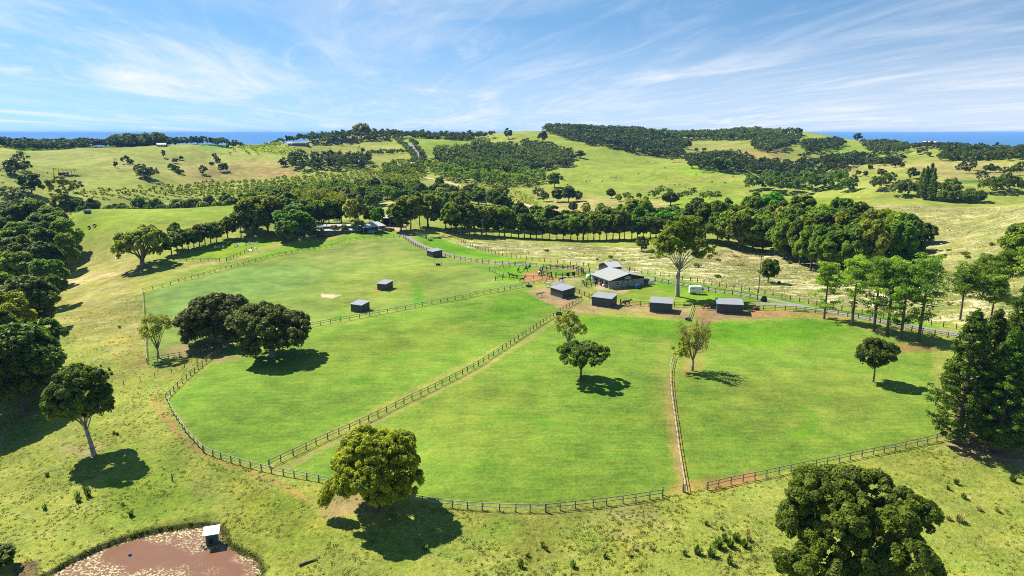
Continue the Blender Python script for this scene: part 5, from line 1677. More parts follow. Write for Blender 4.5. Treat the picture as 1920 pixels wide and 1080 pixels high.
WG = 'old wire fence posts in the outer pasture'
for pts, lab in (([(370, 681), (338, 693), (311, 702), (285, 709), (258, 716), (233, 724), (207, 734)], 'line of leaning grey posts and wire below the fig corner'),
                 ([(24, 792), (14, 806), (8, 822), (4, 838), (0, 858), (-4, 880)], 'line of old wire fence posts at the left edge above the pond')):
    fence(pts, 3.4 if pts[0][0] > 100 else 1.9, 1.25, .12, (1.0, .6), TIMBER, lab, WG, 'wire_fence', (.012, .012), curve=False)

# round yard
_c = at(1053, 512)
ring = [Vector((_c.x + 8.2 * math.cos(a), _c.y + 8.2 * math.sin(a), 0)) for a in np.linspace(-1.9, -1.9 + 2 * math.pi * .965, 40)]
RY = fence_xy(ring, 2.3, 1.85, .27, (1.7, 1.15, .6), TIMBER_DARK, 'round training yard of dark posts and three rails', None, 'round_yard', (.07, .17), cat='round yard')
_sand = MB()
N_ = 48
for i in range(N_):
    a0, a1 = 2 * math.pi * i / N_, 2 * math.pi * (i + 1) / N_
    q = []
    for a, R_ in ((a0, 6.2), (a0, 7.9), (a1, 7.9), (a1, 6.2)):
        x, y = _c.x + R_ * math.cos(a), _c.y + R_ * math.sin(a)
        q.append((x, y, H(x, y) + .05))
    _sand.poly(q)
tag(_sand.build('path', simple_mat('worn_red_sand', (0.33, 0.17, 0.07), .95, .3, 1.0)), 'worn ring of red sand inside the round yard', 'path', kind='structure')
RUG = simple_mat('black_canvas', (0.018, 0.018, 0.020), .8, .3, 4)
for px, py, lab in ((1064, 516.5, 'black rug hung on the round yard rails, left of its pair'), (1073.5, 515.5, 'black rug hung on the round yard rails, right of its pair')):
    p = at(px, py + 3)
    d = Vector((p.x - _c.x, p.y - _c.y, 0)).normalized()
    q = Vector((_c.x, _c.y, 0)) + d * 8.27
    mb = MB(); az = math.atan2(d.y, d.x) - math.pi / 2
    mb.box((0, 0, 1.05), (1.15, .06, 1.25)); mb.box((0, -.2, 1.50), (1.1, .05, .4)); mb.box((0, -.1, 1.71), (1.13, .26, .05))
    o = mb.build('rug', RUG, None, loc=(q.x, q.y, H(q.x, q.y))); o.rotation_euler = (0, 0, az)
    tag(o, lab, 'rug', 'rugs on the round yard rails')

# ------------------------------------------------------------------ sheds and stable
WALL = sheet_mat('charcoal_cladding', (0.040, 0.047, 0.058), 12, 0, .55)
WALL_W = simple_mat('grey_wash_boards', (0.33, 0.32, 0.27), .9, .25, 2.0, stretch=(4, 4, .6), bump=.2)
ROOF = sheet_mat('zinc_roof', (0.25, 0.26, 0.27), 9, 0, .42)
ROOF_G = sheet_mat('grey_green_roof', (0.27, 0.285, 0.26), 9, 0, .45)
ROOF_P = sheet_mat('pale_roof', (0.40, 0.41, 0.41), 7, 0, .4)
WHITE = simple_mat('white_paint', (0.78, 0.78, 0.76), .35, .04, 2)
DARK = simple_mat('dark_interior', (0.015, 0.014, 0.013), .9, .2, 3)
SKIRT = simple_mat('pale_footing', (0.22, 0.21, 0.19), .9, .3, 3)
BLACK = simple_mat('black_rubber', (0.020, 0.020, 0.022), .6, .3, 4)
STEEL = simple_mat('galvanised_steel', (0.42, 0.43, 0.44), .45, .12, 3, metal=.6)
BLUE = simple_mat('blue_plastic', (0.02, 0.09, 0.32), .4, .15, 3)
BLUE_PALE = simple_mat('pale_blue_paint', (0.16, 0.34, 0.55), .5, .15, 3)
REDP = simple_mat('red_paint', (0.42, 0.02, 0.03), .4, .15, 3)
GLASS = simple_mat('dark_glass', (0.012, 0.016, 0.020), .12, .1, 2, spec=.6)
GREY = simple_mat('grey_plastic', (0.13, 0.14, 0.145), .6, .12, 3)


def shelter(A, B, C, base, h_low, h_high, label):
    """lean-to field shelter. A-B: low roof edge in view, B-C: its side, as seen; base: a ground point at its foot"""
    g = at(*base)
    z = g.z
    hm = (h_low + h_high) / 2
    a, b, c = (Vector((*on_plane(*P, z + hh), 0)) for P, hh in ((A, h_low), (B, h_low), (C, h_high)))
    u = (b - a); w = u.length; u.normalize()
    n = Vector((-u.y, u.x, 0))
    if n.dot(c - b) < 0: n = -n
    d = max(5.3 if w > 6 else 4.3, abs((c - b).dot(n)))
    h_high = h_low + min(h_high - h_low, .13 * d)
    o = (a + b) / 2
    ang = math.atan2(u.y, u.x)
    cen = o + n * (d / 2)
    zz = min(H(cen.x + sx * w * .4, cen.y + sy * d * .4) for sx in (-1, 1) for sy in (-1, 1))
    root = empty('horse_shelter', (cen.x, cen.y, zz), ang)
    tag(root, label, 'shelter', 'charcoal horse shelters')
    W2, D2 = w / 2 - .22, d / 2 - .3
    hl, hh = h_low - .16 + (z - zz), h_high - .16 + (z - zz)

    def hz(y): return hl + (hh - hl) * (y + d / 2) / d
    MB().prism([(-W2, -D2, .22), (W2, -D2, .22), (W2, -D2, hz(-D2)), (-W2, -D2, hz(-D2))], (0, .08, 0)).build('back_wall', WALL, root)
    for s in (-1, 1):
        MB().prism([(s * W2, -D2 + .083, .22), (s * W2, D2, .22), (s * W2, D2, hz(D2)), (s * W2, -D2 + .083, hz(-D2))], (-s * .08, 0, 0)).build('side_wall', WALL, root)
    MB().prism([(-w / 2, -d / 2, hl + .05), (-w / 2, d / 2, hh + .05), (-w / 2, d / 2, hh + .14), (-w / 2, -d / 2, hl + .14)], (w, 0, 0)).build('roof', ROOF, root)
    for x in (-W2 + .1, 0, W2 - .1): MB().box((x, D2 - .1, hz(D2) / 2 - .1), (.16, .16, hz(D2) + .1)).build('post', TIMBER_DARK, root)
    mb = MB()
    mb.box((0, -D2 + .02, .02), (w - .5, .1, .42)); mb.box((W2 - .05, .05, .02), (.1, d - 1.0, .40)); mb.box((-W2 + .05, .05, .02), (.1, d - 1.0, .40))
    mb.build('footing', SKIRT, root)
    return root


shelter((1030, 538), (1054.5, 545.2), (1080, 538), (1058, 561), 2.75, 3.3, 'charcoal horse shelter turned corner on, nearest the round yard')
shelter((1108, 555.8), (1147, 560.6), (1164, 551.5), (1145, 580), 2.95, 3.5, 'charcoal horse shelter second from the round yard')
shelter((1217, 566.6), (1261, 569.6), (1269, 559.2), (1261, 589), 3.0, 3.6, 'charcoal horse shelter in front of the tall gum')
shelter((1344, 569.5), (1395.5, 571.8), (1398, 560.2), (1393, 590.5), 3.0, 3.6, 'charcoal horse shelter at the right end of the row, over the red earth')
shelter((705, 531.3), (723.7, 533), (737.5, 525), (722, 545), 2.3, 2.75, 'lone charcoal shelter high in the far left paddock')
shelter((655, 569.5), (677.5, 572.6), (693.5, 563.7), (677, 584), 2.3, 2.75, 'lone charcoal shelter lower in the far left paddock, near the dividing fence')
shelter((798.5, 468.8), (811, 472), (830, 467.6), (817, 483), 2.6, 3.0, 'charcoal shelter against the drive fence at the top of the far left paddock')


def stable():
    g = at(1144, 541)
    z = g.z; eh = 2.95
    e1, e2, e3 = (Vector((*on_plane(*P, z + eh), 0)) for P in ((1143.5, 526.7), (1213.9, 519.3), (1099.5, 513.9)))
    u = e2 - e1; w = u.length; u.normalize()
    n = Vector((-u.y, u.x, 0))
    L = abs((e3 - e1).dot(n))
    cen = (e1 + e2) / 2 + n * L / 2
    ang = math.atan2(u.y, u.x)
    root = empty('stable', (cen.x, cen.y, z - .1), ang)
    tag(root, 'long low stable with a grey green gable roof and washed board walls', 'stable')
    W2, L2 = w / 2, L / 2
    rh = 1.75; hw = W2 - .7; yf = -L2 + .9; yb = L2 - .6
    mb = MB()
    for s in (-1, 1):
        mb.prism([(0, -L2, eh + rh), (s * W2, -L2, eh), (s * W2, -L2, eh + .10), (0, -L2, eh + rh + .10)], (0, L, 0))
    rf = mb.build('roof', ROOF_G, root)
    MB().tube([(0, -L2 - .03, eh + rh + .12), (0, L2 + .03, eh + rh + .12)], .13, 8).build('ridge_cap', ROOF_P, rf)

    def gz(x): return eh + rh * (1 - abs(x) / W2) - .03
    MB().prism([(-hw, yf, .0), (hw, yf, .0), (hw, yf, 2.55), (-hw, yf, 2.55)], (0, .14, 0)).build('front_wall', WALL_W, root)
    MB().prism([(-hw, yf - .05, 2.55), (hw, yf - .05, 2.55), (hw, yf - .05, gz(hw)), (0, yf - .05, gz(0)), (-hw, yf - .05, gz(-hw))], (0, .19, 0)).build('gable', simple_mat('dark_olive_boards', (0.045, 0.048, 0.036), .8, .25, 3), root)
    MB().box((hw - .07, (yf + yb) / 2, eh / 2), (.14, yb - yf - .4, eh - .1)).build('side_wall', WALL_W, root)
    MB().box((-hw + .07, (yf + yb) / 2, eh / 2), (.14, yb - yf - .4, eh - .1)).build('side_wall', WALL_W, root)
    MB().box((0, yb, eh / 2 + .3), (2 * hw - .4, .14, eh + .5)).build('back_wall', WALL, root)
    for y in (yf + 2.2, yf + 5.2, yf + 8.4, yf + 11.4):
        if y < yb - 1:
            d = MB().box((-hw - .02, y, 1.1), (.10, 1.5, 2.2)).build('stall_shade_panel', DARK, root)  # dark box coloured as the shade inside an open stall
            MB().box((-hw - .09, y, 1.15), (.04, 1.5, .12)).build('rail', TIMBER, d)
    for k in range(6):
        y = -L2 + .5 + k * (L - 1) / 5
        MB().box((-W2 + .25, y, eh / 2 - .1), (.18, .18, eh)).build('post', TIMBER_DARK, root)
    # double doors with diagonal braces
    for s in (-1, 1):
        x = .25 + s * 1.15
        d = MB().box((x, yf - .04, 1.25), (2.2, .07, 2.3)).build('door', simple_mat('door_boards', (0.40, 0.40, 0.35), .9, .2, 3, stretch=(4, 4, .5)), root)
        fr = MB()
        for z0 in (.17, 2.33): fr.box((x, yf - .09, z0), (2.2, .03, .14))
        for xx in (x - 1.03, x + 1.03): fr.box((xx, yf - .09, 1.25), (.13, .03, 2.02))
        fr.prism([(x - s * .93, yf - .105, .25), (x - s * .78, yf - .105, .25), (x + s * .93, yf - .105, 2.25), (x + s * .78, yf - .105, 2.25)], (0, .03, 0))
        fr.build('brace', TIMBER_DARK, d)
    # round emblem, dark with a pale ring
    e = MB(); c = (-hw + 3.0, yf - .03, 1.65)
    e.tube([(c[0], yf - .01, c[2]), (c[0], yf - .07, c[2])], .62, 24)
    em = e.build('emblem', DARK, root)
    rg = MB()
    for k in range(24):
        a0, a1 = 2 * math.pi * k / 24, 2 * math.pi * (k + 1) / 24
        rg.poly([(c[0] + R_ * math.cos(a), yf - .078, c[2] + R_ * math.sin(a)) for a, R_ in ((a0, .62), (a0, .78), (a1, .78), (a1, .62))])
    rg.prism([(c[0] - .35, yf - .09, c[2] - .1), (c[0] + .35, yf - .09, c[2] - .1), (c[0] + .28, yf - .09, c[2] + .06), (c[0] - .28, yf - .09, c[2] + .06)], (0, .012, 0))
    rg.build('ring', WHITE, em)
    # arched sign in the gable
    a = [(-1.3, 0)] + [(-1.3 * math.cos(t), .42 + .5 * math.sin(t)) for t in np.linspace(0, math.pi, 15)] + [(1.3, 0)]
    sg = MB().prism([(.1 + q, yf - .13, 2.85 + r) for q, r in a], (0, .07, 0)).build('sign', simple_mat('blue_grey_sign', (0.10, 0.21, 0.36), .5, .2, 3), root)
    rim = MB()
    for (q0, r0), (q1, r1) in zip(a[1:-2], a[2:-1]):
        rim.prism([(.1 + q0, yf - .15, 2.85 + r0), (.1 + q1, yf - .15, 2.85 + r1), (.1 + q1 * .9, yf - .15, 2.85 + .42 + (r1 - .42) * .8), (.1 + q0 * .9, yf - .15, 2.85 + .42 + (r0 - .42) * .8)], (0, .018, 0))
    for k in range(9): rim.box((.1 - 1.0 + k * .25, yf - .14, 3.04 + .03 * (k % 2)), (.15, .02, .24 + .06 * (k % 3)))
    rim.build('lettering', WHITE, sg)
    return root, u, n, cen


ST, su, sn, scn = stable()


def stw(x, y):
    """a point given in the stable's own axes"""
    p = scn + su * x + sn * y
    return Vector((p.x, p.y, H(p.x, p.y)))


s_ang = math.atan2(su.y, su.x)


def back_shed():
    g = at(1118, 507)
    z = g.z; eh = 2.9
    a = Vector((*on_plane(1109, 494.5, z + eh + .3), 0)); b = Vector((*on_plane(1143.5, 501.9, z + eh), 0)); c = Vector((*on_plane(1168, 499.4, z + eh), 0))
    u = (c - b); w = u.length; u.normalize(); n = Vector((-u.y, u.x, 0))
    d = max(6.5, abs((a - b).dot(n)))
    cen = (b + c) / 2 + n * d / 2
    root = empty('machinery_shed', (cen.x, cen.y, z - .15), math.atan2(u.y, u.x))
    tag(root, 'charcoal machinery shed with a pale roof behind the stable', 'shed')
    W2, D2 = w / 2, d / 2
    mb = MB()
    mb.prism([(-W2, 0, eh + 1.35), (-W2, -D2, eh), (-W2, -D2, eh + .1), (-W2, 0, eh + 1.45)], (w, 0, 0))
    mb.prism([(-W2, 0, eh + 1.35), (-W2, D2, eh), (-W2, D2, eh + .1), (-W2, 0, eh + 1.45)], (w, 0, 0))
    mb.build('roof', ROOF_P, root)
    MB().box((0, -D2 + .4, eh / 2), (w - .7, .1, eh - .1)).build('front_wall', WALL, root)
    MB().box((0, D2 - .4, eh / 2), (w - .7, .1, eh - .1)).build('back_wall', WALL, root)
    for s in (-1, 1):
        MB().prism([(s * (W2 - .35), -D2 + .46, 0), (s * (W2 - .35), D2 - .46, 0), (s * (W2 - .35), D2 - .46, eh - .02), (s * (W2 - .35), 0, eh + 1.22), (s * (W2 - .35), -D2 + .46, eh - .02)], (-s * .1, 0, 0)).build('gable_wall', WALL, root)


back_shed()

# stable yard: posts, rails, tank, barrel, bins
fence_xy([stw(-8.6, 6.2), stw(-11.4, 5.6), stw(-12.0, 1.0)], 1.9, 1.4, .17, (1.3, .8), TIMBER_DARK, 'timber stock yard rails at the left of the stable', YG, 'yard_rails', (.06, .13))
fence_xy([stw(-8.4, 1.0), stw(-10.2, .6), stw(-12.0, 1.0)], 1.9, 1.5, .17, (1.35, .85), TIMBER_DARK, 'yard rails jutting from the stable wall toward the shelters', YG, 'yard_rails', (.06, .13))
t = empty('water_tank', at(1102.5, 524.5)); tag(t, 'white round water tank at the back corner of the stable', 'water tank')
MB().tube([(0, 0, 0), (0, 0, 1.75)], .72, 18).build('body', WHITE, t, True)
MB().tube([(0, 0, 1.752), (0, 0, 1.95), (0, 0, 2.0)], [.72, .3, .25], 18).build('lid', WHITE, t)
MB().tube([(.65, -.2, .1), (.78, -.2, .1), (.78, -.2, 2.2)], .06, 6).build('pipe', BLACK, t)
p = at(1131.5, 537.5)
b = empty('barrel', p); tag(b, 'round white drum against the stable wall', 'drum')
MB().tube([(0, 0, 0), (0, 0, .12), (0, 0, .45), (0, 0, .78), (0, 0, .9)], [.36, .44, .48, .44, .36], 14).build('body', WHITE, b, True)
MB().tube([(0, 0, .9), (0, 0, .93)], .3, 14).build('lid', STEEL, b)
q = stw(4.6, -11.2); b = empty('blue_bin', at(1195, 541.0), s_ang); tag(b, 'blue bin in front of the stable gable wall', 'bin')
MB().box((0, 0, .75), (1.5, .9, 1.35), taper=1.06).build('body', BLUE, b); MB().box((0, 0, 1.46), (1.66, 1.02, .07)).build('lid', BLUE, b)
v = empty('farm_trailer', at(1209.5, 532.5), s_ang); tag(v, 'dark covered trailer parked at the right end of the stable', 'trailer')
MB().box((0, 0, 1.2), (2.6, 1.8, 1.2), taper=.9).build('cover', BLACK, v); MB().box((0, 0, .52), (2.7, 1.7, .14)).build('tray', STEEL, v)
for s in (-1, 1): MB().tube([(.2, s * .86, .35), (.2, s * 1.0, .35)], .35, 14).build('wheel', BLACK, v)
pn = empty('steel_hurdle', at(1221, 533.5), s_ang); tag(pn, 'white steel panel standing by the drive beside the stable', 'panel')
MB().box((0, 0, .75), (2.3, .06, 1.25)).build('sheet', WHITE, pn)
for s in (-1, 1): MB().box((s * 1.2, 0, .7), (.08, .08, 1.5)).build('post', STEEL, pn)


def horse_float():
    p0, p1 = at(1294, 550.5), at(1321, 551.5)
    d = (p1 - p0); ang = math.atan2(d.y, d.x)
    root = empty('horse_float', p0.lerp(p1, .42), ang)
    tag(root, 'white horse trailer parked on the lawn by the dark rail fence', 'horse trailer')
    # side outline swept across the width, front raked
    pr = [(-2.3, .45), (1.1, .45), (1.15, 1.0), (2.15, 1.05), (2.25, 1.7), (2.0, 2.3), (1.4, 2.62), (-1.8, 2.68), (-2.2, 2.58), (-2.35, 2.3)]
    mb = MB(); mb.prism([(x, -.95, z) for x, z in pr], (0, 1.9, 0))
    me = mb.mesh('body', WHITE)
    bm = bmesh.new(); bm.from_mesh(me)
    bmesh.ops.bevel(bm, geom=[e for e in bm.edges if abs(e.verts[0].co.y - e.verts[1].co.y) < .01 and min(e.verts[0].co.z, e.verts[1].co.z) > 1.6], offset=.16, segments=3, affect='EDGES')
    bm.to_mesh(me); bm.free()
    body = new_obj('body', me, root)
    for s in (-1, 1):
        MB().box((-1.25, s * .957, 2.02), (1.3, .02, .16)).build('stripe', GREY, body)
        MB().prism([(1.55, s * .955, 1.55), (2.05, s * .955, 1.55), (2.02, s * .955, 1.98), (1.55, s * .955, 2.05)], (0, s * .02, 0)).build('window', GLASS, root)
        for x in (-1.45, -.75):
            w = MB().tube([(x, s * .80, .36), (x, s * 1.02, .36)], .36, 16).build('wheel', BLACK, root)
            MB().tube([(x, s * 1.021, .36), (x, s * 1.035, .36)], .19, 12).build('hub', STEEL, w)
        gd = MB()
        gd.prism([(-2.0, s * .96, .60), (-1.85, s * .96, .84), (-.35, s * .96, .84), (-.2, s * .96, .60), (-.4, s * .96, .78), (-1.8, s * .96, .78)], (0, s * .14, 0)).build('mudguard', WHITE, root)
    MB().tube([(1.0, .7, .5), (3.1, 0, .48), (3.35, 0, .5)], .06, 6).tube([(1.0, -.7, .5), (3.1, 0, .48)], .06, 6).build('drawbar', STEEL, root)
    MB().tube([(2.9, 0, 0), (2.9, 0, .7)], .04, 8).build('jockey_stand', STEEL, root)


horse_float()

# red ride-on mower, hooded black machine, trough, buckets
m_ = empty('ride_on_mower', at(1417.5, 581.2), .2); tag(m_, 'red ride on mower parked at the dark fence past the last shelter', 'mower')
MB().box((-.55, 0, .62), (.75, .62, .5), taper=.85).build('bonnet', REDP, m_)
MB().box((.2, 0, .42), (1.0, .8, .22)).build('deck', BLACK, m_)
st = MB().box((.38, 0, .72), (.45, .48, .14)).box((.6, 0, .98), (.12, .48, .5)).build('seat', BLACK, m_)
MB().tube([(-.1, 0, .7), (.06, 0, 1.12)], .03, 6).build('steering_column', BLACK, m_)
for x, r_ in ((-.65, .22), (.5, .33)):
    for s in (-1, 1): MB().tube([(x, s * .38, r_), (x, s * .56, r_)], r_, 14).build('wheel', BLACK, m_)
m_ = empty('covered_machine', at(1432, 565.2)); tag(m_, 'black tarpaulin heaped over a machine beside the drive', 'covered machine')
mb = MB()
for k, (rad, z) in enumerate(((1.0, 0), (.98, .5), (.8, 1.2), (.5, 1.75))):
    for i in range(12):
        a = 2 * math.pi * i / 12
        q = rad * (1 + .12 * math.sin(i * 2.7 + k))
        mb.v.append((q * math.cos(a), .75 * q * math.sin(a), z))
for k in range(3):
    for i in range(12):
        j = (i + 1) % 12
        mb.f.append([k * 12 + i, k * 12 + j, k * 12 + 12 + j, k * 12 + 12 + i])
mb.f.append([36 + i for i in range(12)])
mb.build('cover', BLACK, m_)
MB().tube([(.2, 0, 1.7), (.25, 0, 2.15)], .06, 6).build('spout', BLACK, m_)
MB().tube([(-1.3, -.5, .3), (-2.4, -.5, .35), (-2.4, .5, .35), (-1.3, .5, .3)], .05, 6).build('frame', STEEL, m_)


def trough(px, py, label, mat, r=.85, h=.55, name='water_trough', cat='trough', sy=1.0):
    e = empty(name, at(px, py)); tag(e, label, cat)
    o = MB()
    n = 18
    for R_, z in ((r * .92, 0), (r, h), (r * .88, h), (r * .84, h * .45)):
        for i in range(n): o.v.append((R_ * math.cos(6.2832 * i / n), R_ * sy * math.sin(6.2832 * i / n), z))
    for k in range(3):
        for i in range(n):
            j = (i + 1) % n
            o.f.append([k * n + i, k * n + j, (k + 1) * n + j, (k + 1) * n + i])
    o.build('tub', mat, e)
    MB().poly([(r * .86 * math.cos(6.2832 * i / n), r * .86 * sy * math.sin(6.2832 * i / n), h * .75) for i in range(n)]).build('water', GLASS, e)
    return e


trough(992, 537.5, 'black round water trough by the dividing fence near the horses', BLACK, 1.05, .55)
trough(1048, 591, 'black trough at the head of the long diagonal fence', BLACK, 1.0, .7)
trough(1290, 600, 'black trough at the end of the short end on fence', BLACK, .75, .6)
trough(1286.3, 599.5, 'small blue bucket beside the black trough', BLUE, .3, .55, 'bucket', 'bucket')
e = empty('hay_feeder', at(821.5, 497.5)); tag(e, 'dark feeder with side posts in the far left paddock', 'feeder')
MB().box((0, 0, .4), (1.6, .8, .7), taper=1.15).build('tub', BLACK, e)
for s in (-1, 1): MB().box((s * 1.35, .1, .7), (.12, .12, 1.5)).build('post', TIMBER_DARK, e)
for px, py, lab in ((986.5, 502.5, 'grey upright drum in the small pen, left of its pair'), (992.8, 500.5, 'grey upright drum in the small pen, right of its pair')):
    e = empty('drum', at(px, py)); tag(e, lab, 'drum', 'grey drums in the pen')
    MB().tube([(0, 0, 0), (0, 0, 1.0)], .5, 16).build('body', GREY, e, True); MB().tube([(0, 0, 1.0), (0, 0, 1.05)], .46, 16).build('lid', GREY, e)
e = tag(MB().box((0, 0, .12), (4.6, .35, .25)).box((0, .06, .3), (4.4, .2, .12)).build('timber_beam', TIMBER_PALE, None, loc=at(1501, 584.5)), 'pale timber beam lying along the foot of the dark fence', 'beam')
e.rotation_euler = (0, 0, -.12)
g = at(1412, 579.5)
e = empty('cattle_gate', g, -.05); tag(e, 'tall pipe gate frame behind the red mower', 'gate')
MB().tube([(-1.9, 0, 0), (-1.9, 0, 2.3), (1.9, 0, 2.3), (1.9, 0, 0)], .06, 6).build('frame', TIMBER_DARK, e)
o = MB()
for z in (.5, .9, 1.3, 1.7): o.tube([(-1.85, 0, z), (1.85, 0, z)], .035, 5)
o.build('bars', TIMBER_DARK, e)
# broken white rails by the shelter
e = empty('white_rails', at(1034, 541)); tag(e, 'leaning pale rails stacked by the corner on shelter', 'rails')
for k, a in enumerate((-.5, .1, .6)): MB().tube([(-.4 + k * .35, 0, 0), (.5 + k * .75, a, 1.9)], .07, 5).build('rail', TIMBER_PALE, e)

# ------------------------------------------------------------------ power poles and wires
def pole(px, py, h, label, box=False):
    e = empty('power_pole', at(px, py), .5); tag(e, label, 'power pole', 'power poles')
    MB().tube([(0, 0, -.4), (0, 0, h)], [.2, .13], 10).build('shaft', simple_mat('pole_green_grey', (0.20, 0.215, 0.17), .85, .2, 2), e)
    c = MB().box((0, 0, h - .45), (2.2, .12, .14)).build('crossarm', TIMBER, e)
    for x in (-1.0, -.35, .35, 1.0): MB().tube([(x, 0, h - .38), (x, 0, h - .18)], .05, 6).build('insulator', WHITE, c)
    if box:
        MB().tube([(.4, 0, h - 5.2), (.4, 0, h - 4.0)], .32, 12).build('transformer', STEEL, e)
    return e


P1 = pole(1422, 549, 12.6, 'tall grey green power pole beside the drive')
P2 = pole(801, 425, 12.0, 'power pole with a transformer among the drive trees', True)
P3 = pole(905, 446, 9.5, 'short power pole in the planted tree row')
w_ = MB()
for dx in (-.9, .9):
    a = P2.location + Vector((dx, 0, 11.8)); b = P3.location + Vector((dx, 0, 9.3))
    pts = [a.lerp(b, t) - Vector((0, 0, 4 * 1.1 * t * (1 - t))) for t in np.linspace(0, 1, 13)]
    w_.tube(pts, .045, 4)
tag(w_.build('power_line', simple_mat('grey_cable', (0.35, 0.36, 0.36), .5, .1, 2)), 'pair of sagging wires between the drive pole and the tree row', 'wires')

# ------------------------------------------------------------------ house, carport, machinery, sign
def house():
    a, b = at(592, 443), at(668, 436)
    d = b - a; ang = math.atan2(d.y, d.x) + .02
    c = a.lerp(b, .5)
    root = empty('house', (c.x, c.y + 3.5, min(a.z, b.z) + .2), ang)
    tag(root, 'long low house with a pale metal roof behind the shrubs', 'house')
    L = d.length + 3
    HW = sheet_mat('slate_wall', (0.11, 0.125, 0.145), 6, 0, .7)
    MB().box((0, 0, 1.3), (L, 7, 2.6)).build('wall', HW, root)
    MB().prism([(-L / 2 - .8, -4.4, 2.55), (-L / 2 - .8, -.4, 3.25), (-L / 2 - .8, -.4, 3.37), (-L / 2 - .8, -4.4, 2.67)], (L + 1.6, 0, 0)).build('roof', ROOF_P, root)
    MB().box((1.5, -.3, 3.75), (L - 7, .2, .95)).build('clerestory', WALL, root)
    r2 = MB().prism([(-L / 2 + 1.5, -1.1, 4.2), (-L / 2 + 1.5, 4.4, 4.55), (-L / 2 + 1.5, 4.4, 4.67), (-L / 2 + 1.5, -1.1, 4.32)], (L - 1.5, 0, 0)).build('upper_roof', ROOF_P, root)
    for x in (-L / 2 + 6, 2.5): MB().tube([(x, .8, 4.4), (x, .8, 5.0), (x, .8, 5.05), (x, .8, 5.25)], [.2, .2, .36, .28], 10).build('roof_vent', STEEL, r2)
    for x in np.linspace(-L / 2 + 2, L / 2 - 2, 6):
        w = MB().box((x, -3.53, 1.45), (1.5, .06, 1.2)).build('window', GLASS, root)
        MB().box((x, -3.58, .82), (1.6, .1, .07)).build('sill', WHITE, w)
    t = empty('garden_shed', at(619, 440), ang); tag(t, 'small white garden shed in front of the long house', 'shed')
    MB().box((0, 0, 1.1), (2.4, 2.0, 2.2)).build('wall', WHITE, t)
    MB().prism([(-1.35, -1.2, 2.2), (-1.35, 0, 2.75), (-1.35, 1.2, 2.2), (-1.35, 1.2, 2.3), (-1.35, 0, 2.86), (-1.35, -1.2, 2.3)], (2.7, 0, 0)).build('roof', WHITE, t)
    MB().box((0, -1.02, .95), (.8, .04, 1.8)).build('door', GREY, t)
    # carport
    a, b = at(676, 437), at(711, 435)
    d = b - a; ang2 = math.atan2(d.y, d.x)
    cp = empty('carport', a.lerp(b, .5) + Vector((0, 2.5, 0)), ang2); tag(cp, 'open carport with a pale sloping roof at the right end of the house', 'carport')
    Lc = d.length + 2.4
    MB().prism([(-Lc / 2, -3.8, 2.9), (-Lc / 2, 3.6, 4.3), (-Lc / 2, 3.6, 4.4), (-Lc / 2, -3.8, 3.0)], (Lc, 0, 0)).build('roof', ROOF_P, cp)
    for x in (-Lc / 2 + .4, -Lc / 6, Lc / 6, Lc / 2 - .4): MB().box((x, -3.4, 1.45), (.16, .16, 2.95)).build('post', TIMBER_PALE, cp)
    MB().box((0, 3.3, 2.0), (Lc - .5, .12, 4.0)).build('back_wall', HW, cp)
    # car under it
    def car(loc, ang, mat, label, group=None, name='parked_car'):
        e = empty(name, loc, ang); tag(e, label, 'car', group)
        pr = [(-2.2, .35), (2.2, .35), (2.25, .8), (1.3, .95), (.7, 1.5), (-1.5, 1.55), (-2.15, 1.0)]
        MB().prism([(x, -.85, z) for x, z in pr], (0, 1.7, 0)).build('body', mat, e)
        for s in (-1, 1):
            MB().prism([(.95, s * .855, 1.0), (.62, s * .855, 1.42), (-1.4, s * .855, 1.46), (-1.85, s * .855, 1.02)], (0, s * .012, 0)).build('window', GLASS, e)
            for x in (-1.35, 1.35): MB().tube([(x, s * .72, .34), (x, s * .9, .34)], .34, 14).build('wheel', BLACK, e)
        return e
    car(at(698, 437.2), ang2 + .1, BLUE_PALE, 'pale blue car parked under the front edge of the carport')
    t = empty('blue_roofed_shed', at(562, 444), .1); tag(t, 'small dark shed with a pale blue roof left of the house', 'shed')
    MB().box((0, 0, 1.6), (5, 4, 3.2)).build('wall', WALL, t)
    MB().prism([(-2.8, -2.4, 3.1), (-2.8, 2.4, 3.7), (-2.8, 2.4, 3.8), (-2.8, -2.4, 3.2)], (5.6, 0, 0)).build('roof', BLUE_PALE, t)
    # open machinery shed behind the drive
    t = empty('open_shed', at(734, 422), -.05); tag(t, 'open fronted dark shed with a pale roof behind the yellow green trees', 'shed')
    MB().prism([(-4.2, -3.4, 4.0), (-4.2, 3.2, 4.7), (-4.2, 3.2, 4.8), (-4.2, -3.4, 4.1)], (8.4, 0, 0)).build('roof', ROOF_P, t)
    MB().box((0, 3, 2.1), (8, .12, 4.2)).build('back_wall', TIMBER_DARK, t)
    for s in (-1, 1): MB().box((s * 3.95, 0, 2.0), (.12, 5.8, 4.0)).build('side_wall', TIMBER_DARK, t)
    for x in (-3.9, 0, 3.9): MB().box((x, -3.1, 2.0), (.2, .2, 4.0)).build('post', TIMBER_PALE if x == 0 else TIMBER_DARK, t)
    t = empty('sign_board', at(759.5, 433), -.15); tag(t, 'plain white board on two posts at the foot of the drive trees', 'sign')
    MB().box((0, 0, 2.1), (2.0, .06, 1.45)).build('board', WHITE, t)
    for s in (-1, 1): MB().box((s * .8, .06, 1.2), (.1, .08, 2.7)).build('post', TIMBER, t)
